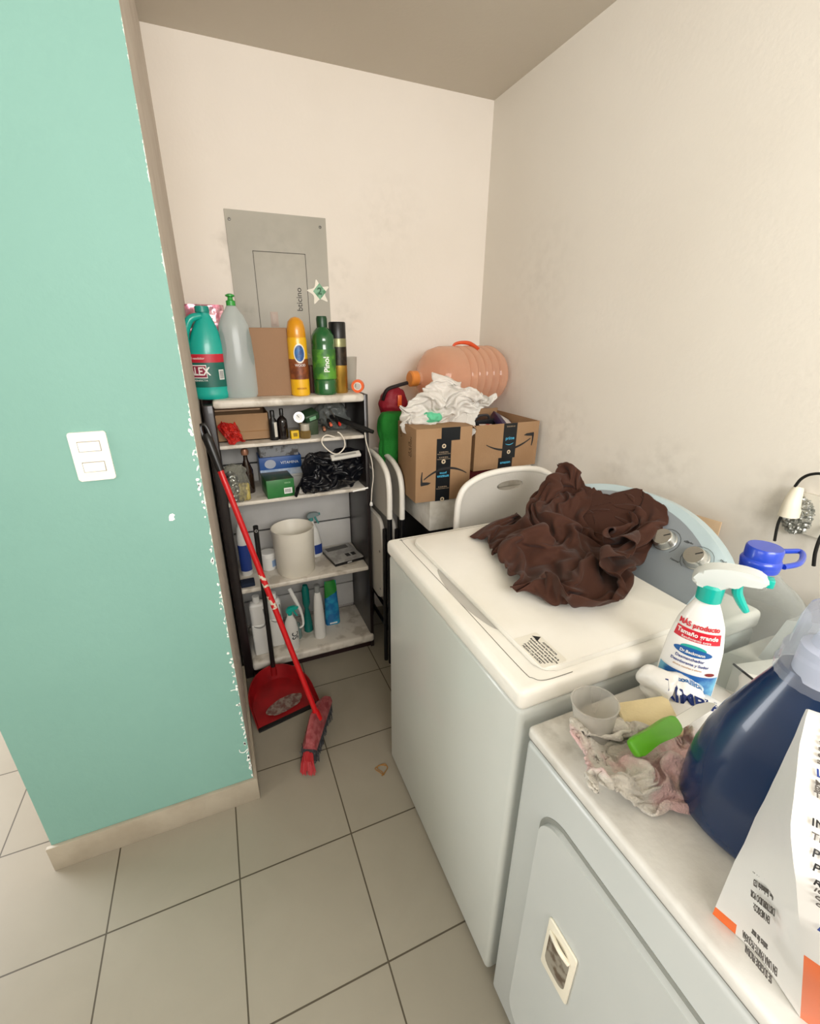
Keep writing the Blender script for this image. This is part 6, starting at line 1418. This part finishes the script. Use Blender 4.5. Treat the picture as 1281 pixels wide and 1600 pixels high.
650,150,790,639,162,795,631,167,794,628,167,796,629,169,811,631,184,825,630,198,824,625,197,136,550,13,150,556,30,167,573,49,195,585,59,227,587,80,246,573,89,276,556,98,317,535,116,352,523,143,370,525,158,384,506,152,384,493,132,372,489,100,379,474,68,407,487,60,435,491,43,455,505,47,479,505,50,494,514,66,491,532,77,511,537,84,526,551,101,549,521,125,589,506,117,614,509,83,617,526,57,627,533,39,643,
528,56,656,525,71,669,526,65,676,519,58,692,513,65,693,516,60,678,531,45,671,551,37,698,560,66,713,586,82,718,604,87,728,630,97,737,661,107,737,657,107,744,653,114,754,659,125,749,671,119,750,683,120,748,700,118,756,698,126,767,686,138,778,671,149,786,665,158,782,658,154,786,658,157,795,662,167,804,662,177,820,662,194,838,649,211,129,563,11,162,556,15,178,567,32,199,592,54,242,601,86,265,587,83,296,
568,90,338,540,104,352,543,132,378,544,144,398,525,143,403,508,126,395,500,96,384,494,61,400,489,34,438,499,25,465,518,40,473,518,59,469,512,78,467,522,91,489,533,98,508,561,95,538,544,127,579,523,126,618,515,95,631,522,69,624,541,46,647,540,45,655,543,62,655,543,74,673,541,68,684,539,64,700,535,72,690,552,58,671,568,37,693,581,61,713,599,82,714,615,83,717,635,85,723,660,92,729,665,99,743,663,113,750,
673,120,759,677,130,761,690,132,757,702,127,756,717,127,762,703,133,777,698,148,774,691,145,779,684,150,785,684,157,787,693,159,800,693,172,823,687,196,830,656,204,140,573,24,163,574,7,189,573,18,214,586,43,253,609,77,288,602,92,324,584,93,331,561,111,366,559,119,386,548,127,406,545,126,419,523,112,402,521,91,397,517,59,407,512,22,447,523,21,466,536,40,449,525,57,454,526,70,458,539,83,469,541,102,492,
568,107,530,565,132,566,544,131,598,535,98,629,533,83,625,543,71,627,556,49,640,565,45,647,568,64,660,569,66,669,565,51,683,562,61,704,556,74,692,575,59,680,601,47,696,608,64,708,631,76,710,648,78,715,667,83,731,682,101,740,677,110,747,689,117,760,692,130,768,700,138,767,706,138,760,727,131,762,726,133,773,721,144,775,709,147,780,699,152,786,701,158,797,699,169,801,714,174,811,693,184,827,668,201,153,
577,37,168,586,23,194,593,19,228,597,37,267,617,66,309,615,90,342,594,108,350,574,101,355,557,91,379,558,96,402,567,102,429,546,98,416,540,77,392,543,43,422,545,18,450,547,19,437,538,41,440,540,56,460,546,59,473,554,69,468,563,94,476,570,128,515,571,149,553,569,141,578,558,106,603,554,92,625,563,87,617,570,74,617,583,57,628,591,60,640,591,68,654,592,50,670,592,54,685,578,74,709,576,83,692,597,66,687,
619,55,693,644,61,703,666,71,713,688,82,725,695,94,739,698,108,751,697,121,759,707,130,761,714,132,770,718,141,769,731,140,769,737,140,778,737,149,781,721,153,786,712,158,790,711,162,791,720,163,806,718,178,816,694,189,835,692,209,141,592,32,174,595,39,200,606,37,230,614,37,268,618,48,301,610,69,337,600,82,367,592,93,358,585,75,361,579,65,389,581,73,422,568,89,418,569,74,393,576,36,425,578,16,439,573,
41,432,564,65,448,563,79,457,573,69,473,585,62,484,587,89,484,596,123,495,598,153,529,596,150,552,585,118,574,579,93,602,584,97,617,596,92,604,600,81,606,612,67,626,618,69,646,620,63,659,616,63,667,603,80,681,597,95,711,599,95,704,617,79,712,633,80,718,666,87,728,690,97,738,706,107,746,724,116,749,710,119,754,716,124,759,721,130,770,724,141,774,734,145,772,728,143,779,738,150,784,728,155,791,725,163,
797,722,169,798,708,170,806,706,179,818,708,191,838,699,212,147,600,18,174,612,37,203,618,50,233,631,50,260,630,43,293,625,49,323,620,54,345,624,72,355,619,62,349,606,48,380,598,58,418,595,90,419,598,75,393,609,37,425,611,27,430,601,53,437,596,76,453,595,89,456,606,80,467,621,67,479,620,86,477,622,114,479,627,144,500,627,153,525,618,126,553,610,103,579,614,96,601,623,111,614,628,98,611,641,84,617,650,
69,642,649,69,669,643,65,686,634,71,679,631,94,690,621,112,713,620,109,730,614,104,738,649,108,747,677,117,753,702,123,752,732,124,760,732,132,760,735,131,760,740,133,771,742,143,776,750,148,779,749,150,783,739,155,790,736,162,794,736,165,804,725,176,802,701,174,805,689,178,811,690,184,831,695,205,155,621,30,166,626,24,190,634,33,220,646,41,241,649,41,265,640,27,299,645,35,322,653,50,346,652,53,354,
637,40,377,623,56,407,614,94,411,622,82,398,638,48,428,642,42,435,634,63,435,633,81,450,631,93,458,640,87,466,655,74,483,653,83,475,650,104,470,653,133,484,659,148,509,650,142,541,639,125,563,646,94,586,654,101,602,660,116,617,668,112,619,678,95,637,681,81,660,668,80,685,661,79,701,661,85,707,649,106,721,635,124,745,614,122,760,630,131,764,670,135,763,706,134,763,733,134,767,745,139,766,753,140,762,
760,139,766,765,144,771,762,147,776,758,149,782,752,153,791,748,163,797,747,169,807,734,180,810,706,182,806,683,179,810,675,182,827,681,201,169,648,53,164,654,28,176,653,12,201,659,13,225,665,29,246,668,21,274,670,18,302,670,21,333,669,31,360,663,38,379,649,54,396,637,93,413,642,91,406,661,66,426,674,57,446,673,70,440,674,85,451,672,97,465,678,98,472,688,85,485,685,86,475,681,108,473,676,126,491,672,
120,508,670,140,540,668,141,560,680,107,593,688,92,604,694,120,615,699,137,633,699,126,650,701,107,669,686,101,684,674,112,709,678,104,730,678,104,743,664,120,760,641,136,777,630,155,785,655,157,781,696,153,778,728,149,779,753,151,774,772,153,771,777,152,774,775,153,773,773,152,773,771,151,775,771,153,783,760,156,795,762,167,806,757,179,814,728,187,817,697,190,820,682,193,829,669,202,181,674,53,193,
670,35,180,681,13,193,685,1,216,689,17,241,690,36,274,686,38,300,682,36,322,691,26,359,687,30,383,675,54,391,663,92,420,664,101,418,681,85,427,700,74,450,712,72,464,712,84,464,714,103,468,719,116,478,721,105,490,719,88,492,703,97,478,705,125,492,696,125,512,698,134,545,699,155,577,700,127,606,714,108,627,719,125,628,727,152,653,712,144,673,709,127,692,703,120,696,696,139,711,690,145,734,695,132,755,
678,140,773,673,157,781,660,166,803,656,176,806,682,179,795,713,167,790,747,162,788,774,163,783,791,166,785,789,167,787,779,165,786,777,163,781,789,163,779,785,161,790,772,165,800,764,172,806,745,178,821,723,194,830,702,204,830,681,204,188,698,42,217,688,44,200,705,24,210,712,6,226,702,5,250,697,21,272,711,37,294,706,33,326,703,49,362,708,37,389,701,55,391,692,90,418,687,109,431,700,102,452,710,95,
464,733,87,480,742,82,483,745,99,475,755,125,478,750,135,494,741,117,504,725,108,489,733,142,500,728,145,524,720,126,553,721,147,589,719,156,614,739,139,640,747,131,653,727,126,676,728,137,686,725,150,707,720,147,712,721,162,727,719,167,742,716,172,756,705,152,754,692,159,779,691,158,806,681,178,826,679,199,816,705,189,801,728,173,795,761,168,794,792,174,787,807,173,785,797,168,792,795,173,791,784,
169,790,789,170,789,795,172,796,768,170,799,742,171,810,725,183,825,713,199,830,695,203,182,709,14,208,716,43,235,721,40,232,727,28,233,722,19,244,723,7,268,722,12,292,729,35,319,719,37,360,722,50,397,719,60,400,715,87,413,716,102,433,724,113,452,732,118,467,753,111,485,765,100,500,758,93,499,757,105,492,773,133,492,769,150,505,757,122,507,762,153,521,754,166,538,744,147,565,732,126,593,740,143,622,
759,170,652,738,150,675,749,133,703,746,125,718,738,139,718,745,169,733,741,153,755,735,157,759,749,183,756,728,188,777,708,175,791,707,171,798,699,171,821,697,194,835,702,209,818,719,191,804,746,177,803,776,177,801,798,181,793,809,178,787,810,174,794,806,179,802,794,180,805,793,183,802,782,178,799,752,171,800,726,172,810,714,183,823,717,196,163,726,14,205,737,32,234,738,50,260,734,49,273,734,40,269,
743,31,273,752,19,291,746,15,318,743,35,350,735,48,391,731,64,400,737,72,414,737,82,438,741,91,454,753,104,462,773,125,476,777,130,496,777,116,511,771,99,513,773,115,515,783,143,530,771,121,543,764,136,558,766,155,575,751,140,594,743,114,617,756,123,642,764,152,673,751,160,701,756,145,723,762,138,730,778,151,739,777,177,749,768,155,767,747,148,770,724,161,778,728,187,793,716,195,804,712,186,796,711,
168,809,703,182,837,718,211,832,725,206,817,734,190,810,758,183,809,778,182,807,794,184,805,813,189,807,823,194,817,810,196,820,790,193,816,777,189,816,767,189,816,750,189,811,744,184,814,738,187,161,740,16,207,748,42,242,758,39,269,762,40,294,758,55,310,763,56,317,767,48,312,766,38,333,759,43,353,751,55,374,745,51,389,753,54,412,758,66,442,755,74,465,761,83,478,780,103,480,794,134,493,794,140,514,
789,115,528,784,107,533,797,135,555,784,134,574,778,121,587,773,135,590,768,132,607,769,126,636,774,133,666,776,150,689,772,169,704,769,154,712,793,154,730,801,160,752,800,176,759,791,156,772,768,161,779,732,167,789,738,194,801,735,202,806,729,187,796,727,169,806,715,179,827,730,201,832,736,205,830,740,203,822,742,195,820,764,193,821,787,196,823,803,200,829,818,209,838,826,217,842,811,216,837,796,211,
833,793,207,837,775,211,833,768,206,825,766,198,153,752,6,208,766,32,254,773,53,284,784,40,301,791,37,320,795,36,331,793,34,321,779,34,336,767,40,356,769,44,366,764,29,386,765,31,413,766,48,441,770,61,468,771,70,491,776,82,496,796,116,500,805,147,517,803,137,537,804,114,554,802,123,571,802,145,594,795,133,608,790,137,605,785,165,621,777,176,652,769,173,674,779,189,685,786,180,686,804,163,713,816,158,
744,806,144,757,804,160,765,803,156,777,770,154,779,743,172,791,751,198,805,751,199,808,741,184,802,734,175,810,714,183,816,734,189,820,731,193,827,751,200,830,747,204,834,760,208,836,780,210,844,800,218,850,817,225,863,833,240,869,837,245,863,826,239,849,826,227,849,818,226,848,801,223,842,792,217,143,771,11,207,782,23,269,788,58,310,800,47,327,807,36,346,795,40,350,798,33,350,799,24,356,784,31,375,
781,44,384,781,33,388,785,20,410,777,25,440,775,42,467,782,57,498,782,70,512,791,93,510,812,138,525,816,155,548,819,133,572,811,114,591,812,140,607,810,162,628,806,168,628,795,196,640,775,208,673,751,193,695,764,190,677,800,197,684,832,186,718,837,166,750,827,151,758,817,159,770,818,163,780,780,160,781,742,158,793,741,179,799,750,188,801,748,179,804,733,176,815,710,188,810,729,182,808,728,181,816,752,
189,823,762,196,838,772,212,849,791,223,860,816,235,869,844,246,869,850,249,874,863,256,872,862,253,864,863,248,849,856,235,839,842,224,836,836,219,143,790,7,210,794,32,283,801,50,337,814,52,368,812,40,390,795,55,396,790,56,397,797,43,393,805,35,406,790,43,417,786,40,409,801,24,408,801,14,432,785,19,467,780,41,502,783,60,522,797,78,523,815,116,531,833,150,562,834,148,591,826,120,593,827,148,607,831,
177,620,818,194,638,809,211,654,788,220,678,758,213,705,761,200,698,800,201,691,833,203,722,825,174,751,833,160,766,827,170,781,824,174,785,800,170,785,762,159,787,738,160,792,740,167,802,750,175,807,731,180,820,711,193,816,735,189,804,740,176,808,743,180,823,766,197,835,780,209,845,806,219,856,843,236,865,877,253,868,879,256,863,877,252,864,879,254,859,879,249,854,873,244,846,858,234,839,872,232,175,
795,0,234,818,32,303,820,46,357,816,58,386,812,51,401,811,49,416,800,58,425,794,59,423,803,46,413,813,38,428,798,42,437,796,36,423,812,20,427,807,8,463,791,22,498,798,46,535,800,60,539,826,97,545,837,124,559,854,138,591,855,135,612,829,137,624,827,160,625,836,191,637,833,217,660,817,224,671,795,231,698,777,226,716,791,208,695,823,220,713,839,202,737,837,182,759,837,184,783,825,181,791,809,178,795,786,
173,795,766,167,792,749,164,800,751,172,812,741,185,826,716,199,812,735,185,804,750,177,801,748,174,821,770,194,834,797,208,846,815,220,860,848,240,851,882,245,853,905,251,862,893,257,851,884,245,844,887,239,848,886,243,857,872,246,850,871,241,234,800,10,275,834,28,330,834,53,368,824,53,398,813,62,413,818,54,417,819,46,425,811,48,436,809,49,429,820,38,441,809,41,453,804,42,441,802,28,443,815,10,478,
801,12,510,804,37,534,822,61,547,840,88,559,841,102,573,857,117,581,865,147,599,843,157,620,850,162,641,841,172,655,839,197,658,844,226,653,841,250,679,830,247,696,803,247,722,812,234,724,828,223,729,813,200,747,812,198,770,805,194,790,802,187,797,796,179,800,779,175,795,764,168,797,759,170,815,749,188,831,724,205,819,738,192,805,754,177,796,753,168,811,770,183,827,804,204,841,832,221,852,850,235,845,
877,238,851,893,247,846,914,246,850,909,249,844,908,243,842,900,240,857,895,253,866,881,255,279,818,7,323,840,27,367,846,46,398,831,55,420,820,65,435,810,62,436,821,53,427,831,42,436,825,42,442,823,37,450,820,34,467,814,35,456,819,24,470,814,20,501,813,13,535,801,35,546,833,58,553,849,82,571,839,86,585,845,103,599,863,130,606,863,153,610,869,171,627,864,184,641,861,190,641,862,214,649,873,245,667,862,
268,693,849,274,719,827,266,736,813,240,750,817,222,756,811,218,772,798,210,782,790,199,790,790,186,794,779,171,794,769,175,799,768,178,816,760,189,832,738,206,829,735,202,814,759,187,801,766,173,811,781,184,821,802,198,834,826,214,840,849,226,846,862,235,837,888,233,836,912,237,850,922,251,859,913,257,849,918,249,850,907,249,867,902,263,307,849,6,358,848,26,395,850,44,423,838,60,440,826,66,451,814,
68,457,819,57,447,835,41,439,843,32,438,841,24,444,840,19,462,840,19,474,835,18,497,826,23,528,822,20,556,807,34,560,835,60,562,863,87,574,862,98,593,857,100,612,862,117,626,859,138,621,871,157,628,887,184,647,885,199,663,870,214,678,869,231,702,853,238,715,867,257,735,857,263,755,838,256,767,836,246,773,837,229,775,822,215,785,807,210,797,803,200,801,788,185,789,774,189,796,770,187,816,769,190,828,
753,203,831,744,205,822,757,195,813,780,186,820,799,196,819,811,198,821,830,206,827,846,214,829,869,223,831,878,226,832,901,231,839,926,242,853,933,256,858,932,260,855,927,257,870,908,267,332,860,5,376,868,20,412,854,39,429,842,52,448,840,59,464,828,64,467,823,52,466,840,34,457,860,29,458,861,18,470,853,17,478,849,8,496,842,18,521,835,33,550,829,31,575,821,36,574,841,65,571,875,90,574,880,113,594,877,
112,613,875,125,635,871,135,643,865,157,650,889,184,661,899,209,682,884,226,705,863,217,734,848,210,745,868,230,757,855,235,773,855,250,792,854,252,801,843,247,785,828,240,777,811,230,795,817,217,806,802,203,796,786,205,797,775,200,814,779,192,822,771,200,830,767,204,834,770,208,825,799,200,823,824,205,816,840,205,812,853,204,810,870,206,809,889,209,815,896,215,821,907,223,826,926,231,839,941,244,856,
945,261,865,944,269,875,936,277,349,840,10,387,866,10,423,864,31,432,855,46,449,848,48,466,841,50,482,830,54,489,853,38,475,876,22,478,877,10,496,864,15,506,857,11,519,846,13,538,848,28,562,845,39,587,841,41,589,852,70,582,885,95,580,898,120,591,895,133,610,890,147,635,885,151,653,878,149,667,881,177,684,883,206,714,880,218,713,872,224,736,867,218,758,865,200,774,858,210,782,874,231,792,878,252,800,
861,267,791,838,266,774,817,255,790,809,239,804,815,229,803,803,224,798,787,223,812,789,211,830,795,208,843,784,217,849,790,223,840,817,217,831,851,219,821,875,217,817,893,216,814,906,216,813,918,218,813,930,223,815,938,227,819,945,232,826,956,241,842,964,253,863,965,271,874,965,281,354,808,9,390,837,7,424,854,31,438,869,43,446,859,55,465,854,59,494,852,54,488,876,35,504,883,24,502,893,13,520,877,18,
534,865,18,543,853,7,560,842,22,577,863,31,591,866,53,604,868,76,602,889,98,600,898,109,606,903,127,618,909,145,638,907,155,660,902,149,671,897,172,691,889,183,723,873,191,717,885,210,729,907,229,762,891,201,767,884,222,765,883,243,772,885,261,784,887,278,782,864,283,781,829,281,792,811,269,806,822,259,812,813,251,806,794,249,820,791,237,834,815,239,849,818,224,855,825,230,860,838,237,851,868,239,842,
901,240,840,912,240,842,916,242,841,927,244,836,938,242,829,954,241,822,973,245,832,966,248,846,967,257,850,990,267,857,976,267,326,831,1,373,810,15,397,845,12,434,858,26,456,871,38,468,860,42,472,869,53,508,880,50,504,900,39,523,904,31,538,897,17,546,885,5,564,871,1,579,845,7,598,855,28,607,887,47,614,891,76,627,885,87,624,902,100,631,911,109,646,903,123,654,918,144,667,921,162,684,908,163,697,905,
199,698,885,199,716,892,186,708,918,209,734,893,211,738,892,236,740,893,256,748,893,271,758,887,287,774,876,305,785,846,312,792,822,307,809,828,295,823,823,283,823,806,278,831,797,270,852,810,255,868,832,244,871,856,250,871,873,257,871,889,262,866,916,264,858,940,261,853,950,259,862,948,267,859,955,265,853,963,262,838,986,259,829,997,258,846,980,262,842,986,261,841,996,265,]
S0 = V((-0.7611, -1.5793, 0.9536)); NS = 56
me = bpy.data.meshes.new('brown_cloth')
me.from_pydata([tuple(S0+V(SHEET[k:k+3])*.0006) for k in range(0, len(SHEET), 3)], [], [(j*NS+i, j*NS+i+1, (j+1)*NS+i+1, (j+1)*NS+i) for j in range(NS-1) for i in range(NS-1)])
brm = mat('brown_fabric', '#42261b', .8, bump=(300, .12), sheen=.08, spec=.2)
o = part('brown_cloth', me, brm, ang=180)
s = o.modifiers.new('subsurf', 'SUBSURF'); s.levels = 2; s.render_levels = 2
s = o.modifiers.new('solid', 'SOLIDIFY'); s.thickness = .0015
tag(o, 'crumpled dark brown cloth heaped on the washing machine lid', 'cloth')

# ------------------------------------------------------------------ other crumpled sheets: same folding, other size, turn and stuff
PC = [S0+V(SHEET[k:k+3])*.0006 for k in range(0, len(SHEET), 3)]
LOW = V([min(p[i] for p in PC) for i in range(3)]); HIGH = V([max(p[i] for p in PC) for i in range(3)])
ctr = (LOW+HIGH)/2; ext = HIGH-LOW
def crumple(name, M, m, size, zmin=None, ymax=None, hollow=1, sub=1, th=.0008, puff=0):
    """unit heap (-.5..+.5, base at z=0) scaled to size, then placed by M"""
    ps = []
    for p in PC:
        q = V(((p.x-ctr.x)/ext.x, (p.y-ctr.y)/ext.y, (p.z-LOW.z)/ext.z))
        if puff: q.z = q.z+puff*max(0, 1-4*(q.x*q.x+q.y*q.y))
        q = M @ V((q.x*size[0], q.y*size[1], q.z*size[2]))
        if zmin is not None: q.z = max(q.z, zmin)
        if ymax is not None: q.y = min(q.y, ymax)
        ps.append(tuple(q))
    me = bpy.data.meshes.new(name)
    me.from_pydata(ps, [], [(j*NS+i, j*NS+i+1, (j+1)*NS+i+1, (j+1)*NS+i) for j in range(NS-1) for i in range(NS-1)])
    o = part(name, me, m, ang=180)
    s = o.modifiers.new('subsurf', 'SUBSURF'); s.levels = sub; s.render_levels = sub
    s = o.modifiers.new('solid', 'SOLIDIFY'); s.thickness = th
    return o
RX90 = Matrix.Rotation(pi/2, 4, 'X')
# white bag on the taller box: the heap faces the room
c = at(688, 637, y=-.50)
wf = thin('white_film', '#f4f2ee', .62, .22, body='#f1eee8', bump=(45, .4), rim=.3)
o = crumple('plastic_bag', Matrix.Translation((c.x, -.46, c.z)) @ Matrix.Rotation(radians(35), 4, 'Y') @ RX90, wf, (.31, .34, .15), puff=.25)
tag(o, 'crumpled white translucent plastic bag on top of the taller cardboard box', 'bag')
# black bag on the third shelf
bagm = mat('black_film', '#101116', .3, bump=(40, .3), spec=.5)
c = at(524, 741, y=-.33)
o = crumple('plastic_bag', Matrix.Translation((c.x, -.25, c.z)) @ Matrix.Rotation(radians(200), 4, 'Y') @ RX90, bagm, (.335, .255, .15), puff=.4)
tag(o, 'crumpled black plastic bag bulging off the third shelf', 'bag')
# red bag on the second shelf
c = at(361, 675, y=-.31)
o = crumple('plastic_bag', Matrix.Translation((c.x, -.285, c.z)) @ Matrix.Rotation(radians(80), 4, 'Y') @ RX90, mat('red_film', '#c02a22', .3, var=(40, '#a11a14', .45, .6)), (.095, .085, .05), zmin=S2+.0008, puff=.5)
tag(o, 'crumpled red plastic bag in front of the low cardboard box', 'bag')
# pink and white cleaning cloth on the dryer
pinkm = mat('pink_white_terry', '#dcb7b5', .95, bump=(260, .9), var=(11, '#d3cdc2', .42, .54), sheen=.3)
a = at(1003, 1215, z=DT+.01)
add_dirt(pinkm, '#7d6a50', [tuple(at(1050, 1205, z=DT+.02))+(.04, .7)])
o = crumple('cleaning_cloth', Matrix.Translation((a.x+.022, a.y+.006, DT+.0015)) @ Matrix.Rotation(radians(150), 4, 'Z'), pinkm, (.25, .185, .075), zmin=DT+.0012, th=.0035, puff=.15)
tag(o, 'damp pink and white terry cloth bunched up at the front of the dryer top', 'cloth')
